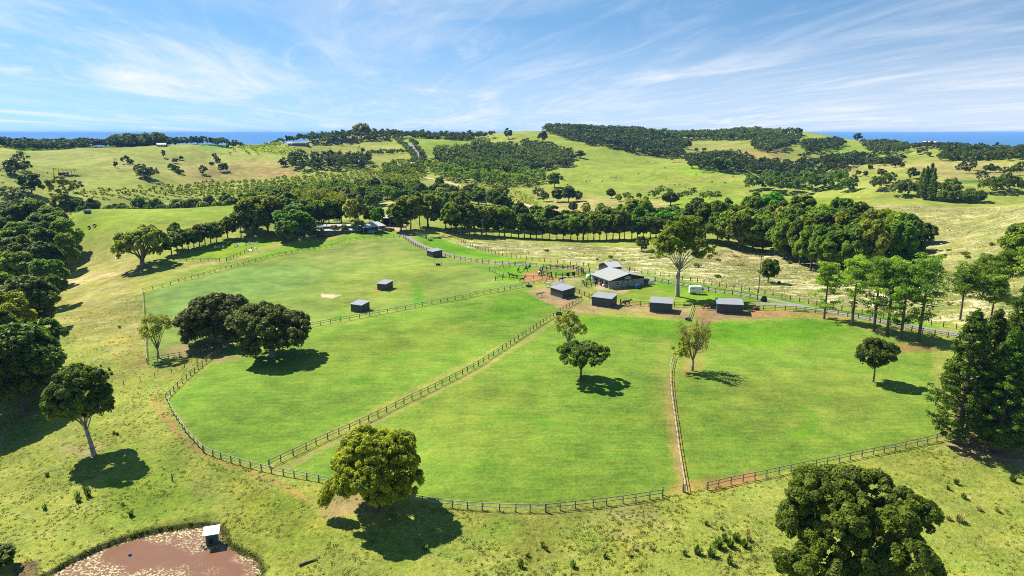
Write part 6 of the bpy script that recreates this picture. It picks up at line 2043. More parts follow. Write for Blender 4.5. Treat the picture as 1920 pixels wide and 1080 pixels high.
    # gate posts at the yard
    for px, lab in ((723, 'grey gate post alone on the left of the house yard entrance'), (735, 'grey gate post of the house yard entrance, left of a close pair'), (738, 'grey gate post of the house yard entrance, right of a close pair')):
        tag(MB().box((0, 0, .65), (.28, .28, 1.7), taper=.9).box((0, 0, 1.54), (.34, .34, .08)).build('gate_post', TIMBER_DARK, None, loc=at(px, 432.5)), lab, 'post')
    # junk beside the drive: boards, logs, trailer
    t = empty('box_trailer', at(806, 451), .9); tag(t, 'small silver box trailer tipped at the edge of the lawn by the logs', 'trailer')
    MB().box((0, 0, .7), (2.3, 1.5, .5), ry=.2, taper=1.08).build('tray', STEEL, t)
    for s in (-1, 1): MB().tube([(-.1, s * .78, .32), (-.1, s * .95, .32)], .32, 12).build('wheel', BLACK, t)
    MB().tube([(1.1, 0, .4), (2.3, 0, .15)], .05, 6).build('drawbar', STEEL, t)
    fence([(770, 438), (785, 443), (800, 448)], 1.1, 2.0, .3, (1.5,), TIMBER, 'row of rough upright timbers in the shade beside the drive', YG, 'timber_screen', (.05, .1))
    for k in range(12):
        p = at(812 + k * 3.0 + rr(-1.5, 1.5), 446 + rr(-2.2, 2.6))
        L_ = rr(1.6, 3.2); a = rr(-.9, .9)
        mb = MB().tube([(-L_ / 2, 0, 0), (0, .06, .05), (L_ / 2, 0, .1)], [.28, .25, .2], 8)
        o = mb.build('log', random.choice((TIMBER, TIMBER_PALE, BARK)), None, loc=p + Vector((0, 0, .25 + (.35 if k % 3 == 0 else 0))))
        o.rotation_euler = (0, rr(-.2, .2), a)
        tag(o, 'cut log in the heap at the bend of the drive', 'log', 'heap of logs by the drive')
    return car


car = house()

# ------------------------------------------------------------------ arena jumps
def jump(px, py, w, rot, label):
    e = empty('show_jump', at(px, py), rot); tag(e, label, 'horse jump', 'arena jumps')
    for s in (-1, 1):
        st = MB().box((s * w / 2, 0, .75), (.12, .12, 1.5)).box((s * w / 2, 0, .06), (.12, .9, .12)).box((s * (w / 2 + .35), 0, .7), (.6, .05, .9)).build('stand', WHITE, e)
    for z in (.45, .9): MB().tube([(-w / 2, .08, z), (w / 2, .08, z + .03)], .06, 6).build('pole', WHITE, e)


jump(411, 465.5, 3.0, .3, 'white jump nearest the tree row in the arena')
jump(442, 463, 1.4, 1.3, 'narrow white jump standing side on in the arena')
jump(453, 460.5, 3.2, .2, 'white jump in the middle of the arena')
jump(475.5, 458, 3.2, .1, 'white jump closest to the shaded end of the arena')
jump(468, 471.5, 2.8, -.3, 'white jump beside the slanting arena fence')
jump(478.5, 468.5, 1.6, -.5, 'small white jump at the corner of the slanting fence')
HAZE = 0.00005
# ------------------------------------------------------------------ horses and cattle
def skin_mesh(name, verts, edges, root=0):
    me = bpy.data.meshes.new(name)
    me.from_pydata([v[:3] for v in verts], edges, [])
    o = bpy.data.objects.new(name, me); COL.objects.link(o)
    sk = o.modifiers.new('skin', 'SKIN')
    sk.branch_smoothing = .4
    for i, v in enumerate(verts):
        d = me.skin_vertices[0].data[i]
        d.radius = (v[3], v[4] if len(v) > 4 else v[3])
        d.use_root = (i == root)
    sb = o.modifiers.new('sub', 'SUBSURF'); sb.levels = 1; sb.render_levels = 1
    dg = bpy.context.evaluated_depsgraph_get()
    m = bpy.data.meshes.new_from_object(o.evaluated_get(dg))
    m.name = name
    bpy.data.objects.remove(o); bpy.data.meshes.remove(me)
    for p in m.polygons: p.use_smooth = True
    return m


def horse_mesh(pose):
    V = [(-.05, 0, 1.22, .30, .33), (-.55, 0, 1.27, .29, .31), (-.82, 0, 1.22, .20, .24), (.42, 0, 1.24, .29, .34), (.66, 0, 1.28, .22, .29)]
    E = [(0, 1), (1, 2), (0, 3), (3, 4)]
    if pose == 'up':
        N = [(.86, 0, 1.50, .15, .21), (1.04, 0, 1.78, .12, .16), (1.17, 0, 1.97, .10, .12), (1.36, 0, 1.86, .09, .12), (1.58, 0, 1.64, .065, .08), (1.66, 0, 1.55, .06, .06)]
    elif pose == 'level':
        N = [(.90, 0, 1.38, .15, .21), (1.16, 0, 1.50, .12, .16), (1.36, 0, 1.60, .10, .12), (1.54, 0, 1.44, .09, .12), (1.70, 0, 1.17, .065, .08), (1.75, 0, 1.07, .06, .06)]
    else:
        N = [(.90, 0, 1.16, .15, .20), (1.14, 0, .88, .12, .16), (1.30, 0, .62, .10, .12), (1.34, 0, .42, .09, .12), (1.32, 0, .16, .065, .08), (1.30, 0, .06, .055, .055)]
    b = 4
    for q in N:
        V.append(q); E.append((b, len(V) - 1)); b = len(V) - 1
    for s in (-1, 1):                                   # ears
        q = N[2]
        V.append((q[0] - .02, s * .07, q[2] + .13 if pose != 'graze' else q[2] + .02, .035)); E.append((7, len(V) - 1))
        V.append((q[0] - .02, s * .09, q[2] + .23 if pose != 'graze' else q[2] + .10, .015)); E.append((len(V) - 2, len(V) - 1))
    for s, st in ((-1, .10), (1, -.06)):                # fore legs
        c = 3
        for q in ((.55, s * .17, .98, .13), (.56 + st * .4, s * .16, .62, .08), (.57 + st, s * .16, .50, .075), (.56 + st, s * .16, .14, .05), (.62 + st, s * .16, .03, .065)):
            V.append(q); E.append((c, len(V) - 1)); c = len(V) - 1
    for s, st in ((-1, -.08), (1, .10)):                # hind legs, hock behind
        c = 1
        for q in ((-.62, s * .18, 1.0, .18), (-.56 + st * .4, s * .17, .80, .13), (-.84 + st, s * .16, .54, .075), (-.80 + st, s * .16, .16, .05), (-.73 + st, s * .16, .03, .065)):
            V.append(q); E.append((c, len(V) - 1)); c = len(V) - 1
    return skin_mesh('horse', V, E)


HM = {k: horse_mesh(k) for k in ('up', 'level', 'graze')}
COAT = {'bay': ((0.105, 0.040, 0.018), (0.012, 0.010, 0.009)), 'chestnut': ((0.22, 0.082, 0.024), (0.20, 0.09, 0.03)), 'black': ((0.020, 0.016, 0.015), (0.012, 0.011, 0.011)),
        'dark': ((0.055, 0.026, 0.016), (0.014, 0.011, 0.010)), 'dun': ((0.50, 0.42, 0.29), (0.07, 0.05, 0.04)), 'white': ((0.70, 0.68, 0.63), (0.15, 0.12, 0.10))}
COATM = {k: (simple_mat(k + '_coat', v[0], .55, .2, 3), simple_mat(k + '_mane', v[1], .8, .2, 6)) for k, v in COAT.items()}


def tube_mesh(pts, rad, mat, name):
    return MB().tube(pts, rad, 6).mesh(name, mat, True)


def horse(px, py, pose, coat, heading, label, rug=None, scale=1.0):
    """heading: degrees, 0 = facing the picture's right, 90 = away"""
    p = at(px, py)
    az = math.atan2(p.x, p.y)
    e = empty('horse', p, math.radians(heading) - az, (scale,) * 3)
    tag(e, label, 'horse', 'horses in the yards')
    me = HM[pose].copy(); me.materials.append(COATM[coat][0])
    new_obj('body', me, e)
    nk = {'up': [(.80, 0, 1.66), (.96, 0, 1.93), (1.10, 0, 2.08)], 'level': [(.84, 0, 1.56), (1.10, 0, 1.66), (1.32, 0, 1.72)], 'graze': [(.98, 0, 1.34), (1.24, 0, 1.02), (1.40, 0, .70)]}[pose]
    new_obj('mane', tube_mesh(nk, [.07, .085, .05], COATM[coat][1], 'mane'), e)
    new_obj('tail', tube_mesh([(-.98, 0, 1.32), (-1.10, .02, 1.05), (-1.08, .03, .62), (-1.05, .02, .40)], [.06, .09, .08, .03], COATM[coat][1], 'tail'), e)
    if rug:
        mb = MB(); n = 14
        xs = (-.98, -.6, -.1, .4, .72)
        rs = ((.25, .27), (.345, .36), (.34, .37), (.35, .38), (.28, .33))
        for x, (ry, rz) in zip(xs, rs):
            for k in range(n):
                t = -.55 + (math.pi + 1.1) * k / (n - 1)
                mb.v.append((x, ry * math.cos(t), 1.22 + rz * math.sin(t)))
        for i in range(len(xs) - 1):
            for k in range(n - 1): mb.f.append([i * n + k, i * n + k + 1, (i + 1) * n + k + 1, (i + 1) * n + k])
        mb.build('rug', rug, e, True)
    return e


RUGW = simple_mat('white_rug', (0.74, 0.74, 0.73), .7, .08, 4)
RUGD = simple_mat('dun_rug', (0.36, 0.31, 0.20), .75, .12, 4)
horse(1012.5, 556.5, 'level', 'dun', 4, 'pale dun horse with a dark head standing on the bare earth', RUGD)
horse(979, 528.5, 'up', 'bay', 12, 'bay horse with its head up beside the pen fence')
horse(965, 522, 'level', 'chestnut', 175, 'chestnut horse facing left in the small pen')
horse(958, 520, 'up', 'chestnut', 200, 'lighter chestnut horse behind the left facing one in the pen')
horse(972, 510, 'up', 'black', 75, 'black horse turned away in the small pen')
horse(986, 509.5, 'level', 'bay', -8, 'bay horse standing by the grey drums')
horse(1027, 538.5, 'level', 'white', 195, 'white rugged horse with a dark head beside the corner on shelter', RUGW)
horse(1052.5, 528.5, 'level', 'dark', 8, 'dark horse walking on the gravel path by the round yard')
horse(1169.5, 573.5, 'level', 'dark', 10, 'dark brown horse in the shade right of the second shelter')
horse(1176, 571.5, 'up', 'black', -25, 'black horse behind the dark brown one at the second shelter')
horse(1324, 580.5, 'level', 'bay', 15, 'bay horse in the tree shade left of the fourth shelter')
horse(1338, 579.5, 'level', 'black', 178, 'black horse against the wall of the fourth shelter')
horse(1011, 516.5, 'up', 'black', 85, 'dark horse standing end on at the left of the round yard', RUGW)


def cow_mesh():
    V = [(0, 0, 1.0, .33, .38), (-.6, 0, 1.02, .30, .36), (-.9, 0, 1.0, .2, .25), (.5, 0, 1.0, .3, .38), (.8, 0, .98, .2, .26), (1.02, 0, .78, .14, .17), (1.2, 0, .50, .13, .14), (1.3, 0, .28, .09, .09)]
    E = [(0, 1), (1, 2), (0, 3), (3, 4), (4, 5), (5, 6), (6, 7)]
    for x, c0 in ((.5, 3), (-.65, 1)):
        for s in (-1, 1):
            c = c0
            for q in ((x, s * .2, .65, .12), (x - .03, s * .2, .35, .075), (x, s * .2, .02, .06)):
                V.append(q); E.append((c, len(V) - 1)); c = len(V) - 1
    m = skin_mesh('cow', V, E)
    m.materials.append(simple_mat('dark_cow_hide', (0.020, 0.014, 0.011), .7, .3, 3))
    return m


CM = cow_mesh()
for k, (px, py) in enumerate(((1200, 304), (1215, 304), (1229.5, 306), (1247, 316), (1197, 327), (1149, 334), (1155, 334), (1100, 341), (1106, 340.5), (1129, 341), (1059, 339), (1064, 348), (1249, 334), (1305, 328), (1318, 324.5), (1322, 324), (1327, 324.5),
                              (1332, 325), (1337, 325), (1229, 355), (1235, 351), (1265, 348), (1274, 347), (1285, 352), (1292, 355), (1360, 327), (1375, 332), (1360, 344), (1335, 342), (1340, 323))):
    o = new_obj('cow', CM, None, at(px, py), rr(0, 6.28)); o.scale = (1.15,) * 3
    tag(o, 'dark cow grazing on the open green cattle hill', 'cow', 'cattle on the far hill')
for px, py in ((5, 344), (29, 342), (89, 325), (167, 428), (177, 425), (148, 441)):
    o = new_obj('cow', CM, None, at(px, py), rr(0, 6.28))
    near = px > 100
    tag(o, 'dark cow grazing on the field right of the windbreak' if near else 'dark cow on the far left pasture', 'cow', 'cattle on the left field' if near else 'cattle on the far left pasture')

# ------------------------------------------------------------------ pond
def pond():
    m, nt, out = nodes_of('muddy_pond_water')
    N, L = nt.nodes.new, nt.links.new
    p = N('ShaderNodeBsdfPrincipled')
    p.inputs['Roughness'].default_value = .25
    p.inputs['Specular IOR Level'].default_value = .16
    g = N('ShaderNodeNewGeometry')

    def noise(s, d, r, dist=0.0):
        n = N('ShaderNodeTexNoise'); n.inputs['Scale'].default_value = s; n.inputs['Detail'].default_value = d; n.inputs['Roughness'].default_value = r
        n.inputs['Distortion'].default_value = dist
        L(g.outputs['Position'], n.inputs['Vector']); return n.outputs['Fac']

    def rng(v, a, b, c=0, d=1):
        r = N('ShaderNodeMapRange'); r.interpolation_type = 'SMOOTHSTEP'
        for k, q in zip(('From Min', 'From Max', 'To Min', 'To Max'), (a, b, c, d)): r.inputs[k].default_value = q
        L(v, r.inputs['Value']); return r.outputs[0]
    big = noise(.16, 3, .5, .5); flk = noise(3.0, 3, .6)
    mul = N('ShaderNodeMath'); mul.operation = 'MULTIPLY'
    L(rng(big, .44, .60), mul.inputs[0]); L(rng(flk, .50, .58), mul.inputs[1])
    mud = N('ShaderNodeMix'); mud.data_type = 'RGBA'
    mud.inputs['A'].default_value = (0.150, 0.074, 0.042, 1); mud.inputs['B'].default_value = (0.20, 0.105, 0.066, 1)
    L(noise(.35, 5, .6), mud.inputs['Factor'])
    mx = N('ShaderNodeMix'); mx.data_type = 'RGBA'
    L(mul.outputs[0], mx.inputs['Factor']); L(mud.outputs['Result'], mx.inputs['A'])
    mx.inputs['B'].default_value = (0.42, 0.41, 0.21, 1)
    L(mx.outputs['Result'], p.inputs['Base Color'])
    L(rng(mul.outputs[0], 0, 1, .22, .8), p.inputs['Roughness'])
    b = N('ShaderNodeBump'); b.inputs['Strength'].default_value = .12; b.inputs['Distance'].default_value = .1
    L(flk, b.inputs['Height']); L(b.outputs[0], p.inputs['Normal'])
    L(p.outputs[0], out.inputs[0])
    P = smooth_line([Vector((x, y, 0)) for x, y in POND_XY], 1)
    c = POND_XY.mean(0)
    V = [(c[0], c[1], POND_Z)] + [(c[0] + (q.x - c[0]) * 1.03, c[1] + (q.y - c[1]) * 1.03, POND_Z) for q in P]
    F = np.array([(0, i, i % len(P) + 1) for i in range(1, len(P) + 1)])
    tag(new_obj('water', np_mesh('water', V, F, m)), 'muddy red brown pond water flecked with pale weed', 'water', kind='structure')


pond()
# duck house on its little island
ip = on_plane(399, 1020, POND_Z)
isl = MB(); n_ = 14
for k, (R_, z) in enumerate(((1.55, -.5), (1.35, .06), (.9, .16))):
    for i in range(n_):
        a = 6.2832 * i / n_
        q = R_ * (1 + .18 * math.sin(i * 1.7 + k) + .1 * math.sin(i * 3.1))
        isl.v.append((q * math.cos(a), q * math.sin(a), z))
for k in range(2):
    for i in range(n_):
        j = (i + 1) % n_
        isl.f.append([k * n_ + i, k * n_ + j, (k + 1) * n_ + j, (k + 1) * n_ + i])
isl.f.append([2 * n_ + i for i in range(n_)])
tag(isl.build('island', simple_mat('muddy_stones', (0.17, 0.15, 0.075), .9, .5, 4, bump=.6), None, loc=(ip[0], ip[1], POND_Z)), 'tiny muddy island under the duck house', 'island', kind='structure')
dh = empty('duck_house', (ip[0], ip[1], POND_Z + .14), .30); tag(dh, 'green duck house with a white roof standing in the pond', 'duck house')
DGN = simple_mat('duck_house_green', (0.025, 0.10, 0.07), .6, .2, 4)
MB().box((0, .0, 1.0), (1.5, 1.35, 1.75)).build('wall', DGN, dh)
MB().prism([(-1.1, -1.0, 1.84), (-1.1, 1.0, 2.12), (-1.1, 1.0, 2.2), (-1.1, -1.0, 1.92)], (2.2, 0, 0)).build('roof', WHITE, dh)
MB().box((-.1, -.68, .75), (.55, .03, .8)).build('door', DARK, dh)
for sx in (-1, 1):
    for sy in (-1, 1): MB().box((sx * .62, sy * .55, .02), (.12, .12, .3)).build('leg', TIMBER_DARK, dh)
for k in range(16):
    a = k * .41 + rr(-.1, .1) + 2.2
    R_ = rr(1.1, 1.5)
    o = MB().box((0, 0, .06), (rr(.25, .5), rr(.2, .4), rr(.2, .35)), rr(0, 3), .2, .2, .6).build('stone', simple_mat('pond_stone', (0.24, 0.22, 0.13), .9, .3, 3) if k == 0 else bpy.data.materials['pond_stone'], None, loc=(ip[0] + R_ * math.cos(a), ip[1] + R_ * math.sin(a), POND_Z + .05))
    tag(o, 'pale stone on the edge of the duck house island', 'stone', 'stones round the island')
q = on_plane(243.5, 1041.5, POND_Z)
bl = empty('blue_ball', (q[0], q[1], POND_Z + .06)); tag(bl, 'small blue float bobbing on the brown pond', 'float')
MB().tube([(0, 0, -.14), (0, 0, -.08), (0, 0, .06), (0, 0, .18), (0, 0, .24)], [.08, .18, .23, .16, .05], 12).build('buoy', BLUE, bl, True)
MB().tube([(0, 0, .22), (0, 0, .34)], .03, 6).build('knob', WHITE, bl)

# ------------------------------------------------------------------ weeds, tussocks and pasture tufts
def tuft(seed, h, w, n, mat, leaf):
    rng = np.random.default_rng(seed)
    V = []; T = []
    for _ in range(n):
        a = rng.uniform(0, 6.28); q = rng.uniform(0, .3) * w
        b0 = np.array((math.cos(a) * q, math.sin(a) * q, -.05))
        e = np.array((math.cos(a) * w * rng.uniform(.15, .55), math.sin(a) * w * rng.uniform(.15, .55), h * rng.uniform(.5, 1.05)))
        s = np.array((-math.sin(a), math.cos(a), 0)) * leaf * rng.uniform(.6, 1.2)
        m_ = b0 * .5 + e * .5 + np.array((0, 0, h * .1))
        V += [b0 - s * .6, b0 + s * .6, m_ + s, m_ - s, m_ - s, m_ + s, e + s * .3, e - s * .3]
        T += [rng.random()] * 8
    return np_mesh('weed_clump', V, quads(len(V)), LEAF[mat], T)


WEED = [tuft(i, .95, 1.0, 46, 'weed', .085) for i in range(3)]
STRAW = [tuft(9 + i, .8, 1.1, 60, 'straw', .06) for i in range(2)]
for px, py, k, s, lab in (
    (145, 933, 0, 1.0, None), (162, 921, 0, 1.2, None), (166, 931, 0, 1.2, None), (147, 941, 0, 1.0, None), (84, 955, 0, .8, None), (89, 893, 0, .8, None), (214, 814, 0, .6, None), (220, 815, 0, .7, None),
    (246, 967, 0, .9, None), (231, 948, 0, .6, None), (798, 1031, 0, .9, None), (720, 1046, 0, .6, None), (977, 1064, 0, 1.0, None), (1018, 1026, 0, .9, None), (1025, 1033, 0, .6, None), (1074, 1063, 0, .9, None), (1135, 1046, 0, .7, None), (990, 1044, 0, .6, None),
    (1308, 1039, 0, 1.2, None), (1334, 1043, 0, 1.3, None), (1346, 1026, 0, 1.4, None), (1369, 1025, 0, 1.3, None), (1380, 1013, 0, 1.3, None), (1395, 1025, 0, 1.1, None), (1358, 1014, 0, 1.1, None), (1368, 1057, 0, 1.2, None), (1459, 1070, 0, 1.0, None), (1284, 1041, 0, .8, None), (1325, 985, 0, .7, None), (1353, 993, 0, .6, None),
    (1899, 903, 0, 1.1, None), (1793, 908, 0, 1.0, None), (1806, 934, 0, .9, None), (1746, 1073, 0, 1.1, None), (1777, 918, 0, .7, None), (205, 694, 0, .9, None), (209, 702, 0, .9, None), (197, 719, 0, 1.0, None), (224, 615, 0, 1.0, None), (189, 687, 0, .6, None),
    (1799, 978, 1, 1.3, 'pale dead tussock right of the big camphor'), (1835, 957, 1, .8, None), (1871, 960, 1, .7, None), (1779, 975, 1, .8, None), (1190, 1030, 1, .8, None), (1222, 1030, 1, .7, None), (1180, 1042, 1, .7, None), (1404, 1014, 1, .9, None)):
    src = random.choice(STRAW if k else WEED)
    o = new_obj('weed_clump', src, None, at(px, py), rr(0, 6.28))
    o.scale = (s * 1.1, s * 1.1, s * rr(.85, 1.15))
    tag(o, lab or ('dry straw coloured tussock in the open pasture' if k else 'green thistle clump in the open pasture'), 'weed', None if lab else ('dry tussocks in the pasture' if k else 'thistle clumps in the pasture'))
o = MB().tube([(0, 0, 0), (.03, .02, .8), (-.1, .05, 1.4)], [.12, .09, .03], 6).tube([(.02, 0, .7), (.35, 0, 1.1)], [.05, .02], 5).build('dead_stump', BARK, None, loc=at(323, 902))
tag(o, 'thin dead stump beside the track left of the golden tree', 'stump')
o = MB().tube([(-1.2, 0, .12), (0, .1, .16), (1.2, 0, .25)], [.16, .14, .09], 8).build('fallen_log', BARK, None, loc=at(578, 1056)); o.rotation_euler = (0, 0, .5)
tag(o, 'dark fallen log in the grass at the bottom of the picture', 'log')


def tuft_field():
    """short grass tufts over the grazed slope nearest the camera"""
    rng = np.random.default_rng(77)
    n = 90000
    a = rng.uniform(-.72, .72, n); r = 58 + 200 * rng.random(n) ** 1.25
    x, y = np.sin(a) * r, np.cos(a) * r
    mow = np.zeros(n, bool)
    for P in PADDOCKS: mow |= signed_dist(P, x, y) > -.3
    mow |= signed_dist(POND_XY, x, y) > -.4
    dens = (np.sin(x * .21 + 1.6 * np.sin(y * .17)) * np.sin(y * .19 + 1.2 * np.sin(x * .14)) + .5 * np.sin(x * .9 + y * .4) * np.sin(y * .8 - x * .3) + 1.2) / 2.4
    k = (~mow) & (rng.random(n) < np.clip(dens * 1.5 - .45, .06, 1))
    x, y = x[k], y[k]; n = len(x)
    z = height(x, y)
    s = rng.uniform(.14, .34, n)
    B = np.column_stack((x, y, z + .02, s, s, s * .62))
    v, t = leaves(rng, B, n * 7, .10, spread=.6, up=.5, down=0.0, shell=(.7, 1.1))
    o = new_obj('grass_tufts', np_mesh('grass_tufts', v, quads(len(v)), LEAF['tuft'], t))
    tag(o, 'short tufty grass over the grazed slopes outside the paddocks', 'grass', kind='stuff')


PADDOCKS = [poly_xy(p) for p in (
    [(268, 548), (330, 533), (450, 497), (560, 472), (640, 455), (735, 444), (757, 448), (830, 482), (985, 500), (1110, 510), (1210, 520), (1540, 575), (1800, 640), (1768, 822), (1640, 850), (1330, 912), (1284, 922), (1240, 930), (1023, 958), (850, 950), (600, 905), (500, 885), (382, 848), (312, 750), (430, 652), (276, 685)],)]
tuft_field()


def dry_slope():
    """bleached grass standing in drifts over the ungrazed slope"""
    rng = np.random.default_rng(41)
    out = []
    for pts, n in (([(834, 453), (960, 453), (1240, 464), (1450, 472), (1690, 508), (1900, 522), (1920, 615), (1745, 596), (1500, 556), (1200, 509), (1000, 481), (895, 469)], 36000),
                   ([(1645, 388), (1900, 386), (1990, 402), (1990, 535), (1760, 496), (1695, 468), (1695, 432), (1580, 402)], 12000)):
        P = poly_xy(pts)
        x = rng.uniform(P[:, 0].min(), P[:, 0].max(), n); y = rng.uniform(P[:, 1].min(), P[:, 1].max(), n)
        d = np.sin(x * .19 + 1.5 * np.sin(y * .23)) * np.sin(y * .27 + 1.3 * np.sin(x * .15)) + .6 * np.sin(x * .55 + 2 * np.sin(y * .3)) * np.sin(y * .62 + x * .1)
        k = (signed_dist(P, x, y) > 0) & (rng.random(n) < np.clip(.25 + d * .95, .02, 1))
        out.append(np.column_stack((x[k], y[k])))
    Q = np.concatenate(out); n = len(Q)
    z = height(Q[:, 0], Q[:, 1])
    s = rng.uniform(.35, .8, n)
    B = np.column_stack((Q, z + .05, s, s, s * .75))
    tb = np.clip(.5 + .3 * np.sin(Q[:, 0] * .11) + rng.normal(size=n) * .25, 0, 1)
    v, t = leaves(rng, B, n * 6, .26, spread=.6, up=.35, down=0.0, tint_b=tb, aspect=.4)
    tag(new_obj('bleached_grass', np_mesh('bleached_grass', v, quads(len(v)), LEAF['drygrass'], t)), 'tall bleached grass over the dry slopes beyond the drive', 'grass', kind='stuff')
    # low green scrub in the same grass
    items = []
    while len(items) < 55:
        p = at(rr(850, 1900), rr(450, 545))
        if signed_dist(poly_xy_dry, [p.x], [p.y])[0] > 1 or signed_dist(poly_xy_hill, [p.x], [p.y])[0] > 1: items.append((p, rr(.4, 1.2) ** 1.5, rr(.8, 2.2) ** 1.8))
    mass('low_scrub', items, 'olive', 'low green scrub scattered through the bleached grass', .33, 260, 9, 'scrub')


poly_xy_dry = poly_xy([(834, 453), (960, 453), (1240, 464), (1450, 472), (1690, 508), (1900, 522), (1920, 600), (1745, 585), (1500, 545), (1200, 500), (1000, 474), (895, 462)])
poly_xy_hill = poly_xy([(1645, 388), (1900, 386), (1990, 402), (1990, 535), (1760, 496), (1695, 468), (1695, 432), (1580, 402)])
dry_slope()


def bank_plants():
    rng = np.random.default_rng(5)
    P = resample(smooth_line([Vector((x, y, 0)) for x, y in POND_XY], 1), .32)
    V = []; T = []
    for q in P:
        for _ in range(rng.integers(0, 5)):
            x, y = q.x + rng.normal() * .28, q.y + rng.normal() * .28
            z = max(H(x, y), POND_Z)
            b = [(x, y, z + .05, .2, .2, .17 * rng.uniform(.5, 1.5))]
            v, t = leaves(rng, b, 7, .12, spread=1.0)
            V.append(v); T.append(t)
    V = np.concatenate(V)
    tag(new_obj('bank_weeds', np_mesh('bank_weeds', V, quads(len(V)), LEAF['mid'], np.concatenate(T))), 'dark overhanging weeds round the pond bank', 'weeds', kind='stuff')


bank_plants()

# ------------------------------------------------------------------ far houses, vehicles, palms
FW = simple_mat('far_white_wall', (0.55, 0.53, 0.50), .8, .08, .5)
FG = simple_mat('far_grey_wall', (0.20, 0.22, 0.25), .8, .1, .5)
FRED = simple_mat('far_red_earth', (0.30, 0.085, 0.05), .9, .2, .2)


def far_house(px, py, wpx, label, wall=FW, roof=None, hw=2.8, depth=9, rot=0.0, wing=False):
    p = at(px, py); s = mpp(p); w = wpx * s
    e = empty('far_house', p - Vector((0, 0, .6)), rot - math.atan2(p.x, p.y)); tag(e, label, 'house', 'houses on the far hills')
    roof = roof or ROOF_P
    MB().box((0, 0, hw / 2 + .3), (w, depth, hw + .6)).build('wall', wall, e)
    MB().prism([(-w / 2 - .6, -depth / 2 - .8, hw + .5), (-w / 2 - .6, 0, hw + 2.6), (-w / 2 - .6, depth / 2 + .8, hw + .5)], (w + 1.2, 0, 0)).build('roof', roof, e)
    k = max(2, int(w / 4))
    for i in range(k): MB().box((-w / 2 + (i + .5) * w / k, -depth / 2 - .06, hw * .6), (w / k * .5, .1, 1.3)).build('window', GLASS, e)
    if wing:
        MB().box((w * .42, -depth * .6, hw / 2 + .2), (w * .25, depth * .5, hw + .4)).build('wing', wall, e)
        MB().prism([(w * .28, -depth * .9, hw + .4), (w * .42, -depth * .9, hw + 1.8), (w * .56, -depth * .9, hw + .4)], (0, depth * .7, 0)).build('wing_roof', roof, e)
    return e


REDROOF = sheet_mat('brown_red_roof', (0.26, 0.10, 0.07), 5, 0, .6)
far_house(60, 276, 24, 'long white farm building furthest left under the coastal trees')
far_house(93, 276, 10, 'small low shed between the two long farm buildings', FG)
far_house(119, 275, 22, 'long shed with a cream roof on the far left crest', FG, sheet_mat('cream_roof', (0.60, 0.55, 0.45), 5, 0, .5), 4)
far_house(303, 274, 13, 'small house with a pale pinkish roof on the left skyline', FW, sheet_mat('pinkish_roof', (0.60, 0.46, 0.40), 5, 0, .5))
far_house(563, 272, 25, 'sprawling grey roofed house on the shoulder of the hill', FG, sheet_mat('grey_tile', (0.15, 0.15, 0.155), 5, 0, .8), 3.0, 12, .15, True)
far_house(545, 272, 10, 'pale flat wing house left of the sprawling grey one', FW)
far_house(625, 266, 22, 'slate blue house above the red earth bank', sheet_mat('slate_blue', (0.10, 0.20, 0.30), 4, 0, .6), sheet_mat('brown_roof', (0.15, 0.11, 0.09), 5, 0, .6), 5, 10)
far_house(648, 264, 16, 'low wing with a pale roof right of the slate blue house', FG, None, 3)
far_house(694, 259, 22, 'house with a pale terracotta roof under the hilltop trees', FG, sheet_mat('pale_terracotta', (0.62, 0.45, 0.35), 5, 0, .6), 2.6)
far_house(741, 252, 40, 'long flat house silhouetted on the hilltop', FG, FG, 4, 10)
far_house(1249, 279, 10, 'small white house among trees beyond the crest forest', FW)
far_house(1213, 275, 7, 'tiny pale shed at the foot of the crest forest', FW)
far_house(1742, 273, 17, 'large white house on the headland', FW, sheet_mat('white_roof', (0.72, 0.72, 0.72), 5, 0, .5), 5, 12)
far_house(1763, 274, 8, 'small white house right of the large headland one', FW)
far_house(1804, 276, 18, 'long low house furthest right on the headland', FW, sheet_mat('lilac_grey_roof', (0.38, 0.40, 0.48), 5, 0, .5))
far_house(770, 312, 12, 'pale roofed shed at the foot of the hill drive', FG)
far_house(747, 315, 7, 'small white shed left of the hill drive foot', FW)
e = empty('water_tank', at(164, 399)); tag(e, 'small grey square tank at the top edge of the left field', 'water tank')
MB().box((0, 0, .7), (2.6, 2.0, 1.4)).build('body', GREY, e); MB().box((0, 0, 1.44), (2.8, 2.2, .07)).build('lid', ROOF_P, e)
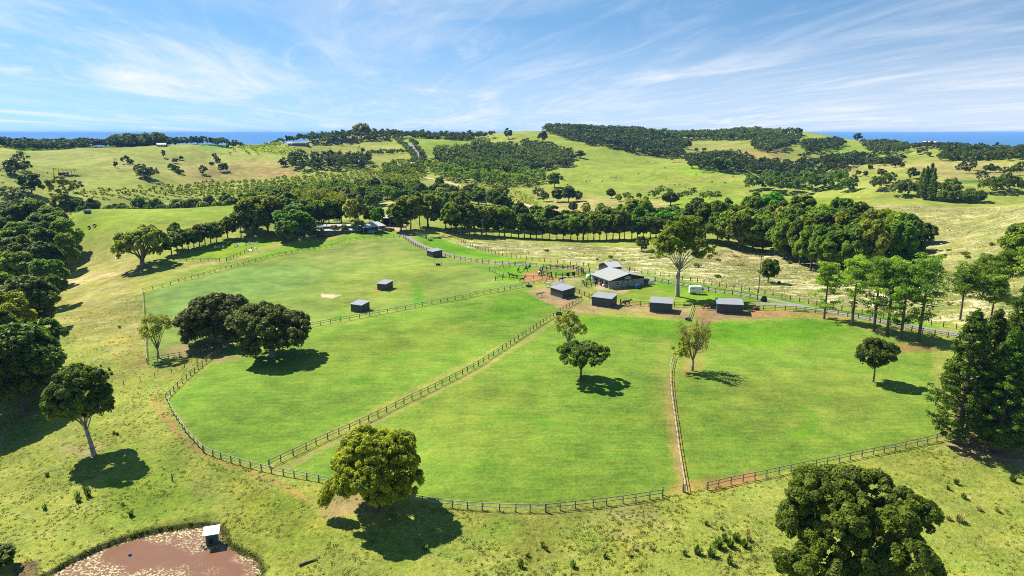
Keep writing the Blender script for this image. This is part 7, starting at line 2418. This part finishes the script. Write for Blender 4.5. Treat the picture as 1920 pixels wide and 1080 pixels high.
car(at(613, 268.5), .3, GREY, 'grey car parked on the grass left of the red bank', 'cars at the hilltop house')
car(at(630, 268.5), .1, WHITE, 'white car parked at the foot of the red bank, right of its pair', 'cars at the hilltop house')
car(at(637, 268), .2, WHITE, 'white car nearest the red bank at the hilltop house', 'cars at the hilltop house')
p = at(660, 267); s = mpp(p)
tag(MB().prism([(-14 * s, 0, 0), (11 * s, 0, 0), (9 * s, 2, 4.0), (2 * s, 2, 5.6), (-10 * s, 2, 2.2)], (0, 6, 0)).build('earth_bank', FRED, None, loc=p), 'bare red earth bank beside the slate blue house', 'bank', kind='structure')
MID['dark'][0].plant(at(728, 258), 11, 14, 0, 'dark tree at the right end of the terracotta roofed house', 'tree')
_pt_ = broad('flowering_tree', 88, 7, 9, 'purple', .8, 700, lobes=8, subs=5, twig=False)
_pt_.plant_small(at(722, 259), 8, 10, 0, 'purple flowering tree beside the terracotta roofed house', None)
_ht = broad('broadleaf_tree', 89, 22, 34, 'olive', 1.1, 2600, cz=.55, rz=.46, lobes=14, subs=8)
_ht.plant(at(678, 258), 24, 38, 0, 'huge rounded fig on the hilltop skyline', 'tree')
for k, px in enumerate((101, 110, 119, 127, 135, 141)):
    PALM.plant_small(at(px, 327 + (k % 2) * .8), rr(4.5, 6), rr(7, 9), rr(0, 6), 'palm in the short row on the far left pasture', 'row of palms', 'palm')
PALM.plant_small(at(217, 313), 9, 6, 1, 'single palm right of the palm row', None, 'palm')
far_house(120, 329, 12, 'low dark pen under the palm row', FG, BLACK, .6, 4)

# ------------------------------------------------------------------ haze: thin blue sea air round the whole scene
m, nt, out = nodes_of('sea_haze')
pv = nt.nodes.new('ShaderNodeVolumePrincipled')
pv.inputs['Color'].default_value = (0.22, 0.50, 1.0, 1)
pv.inputs['Density'].default_value = HAZE
pv.inputs['Anisotropy'].default_value = 0.0
nt.links.new(pv.outputs[0], out.inputs['Volume'])
hz = MB().box((0, 34000, 79), (150000, 69000, 226)).build('haze', m)
tag(hz, 'thin blue sea haze over the hills', 'haze', kind='stuff')
hz.display_type = 'WIRE'
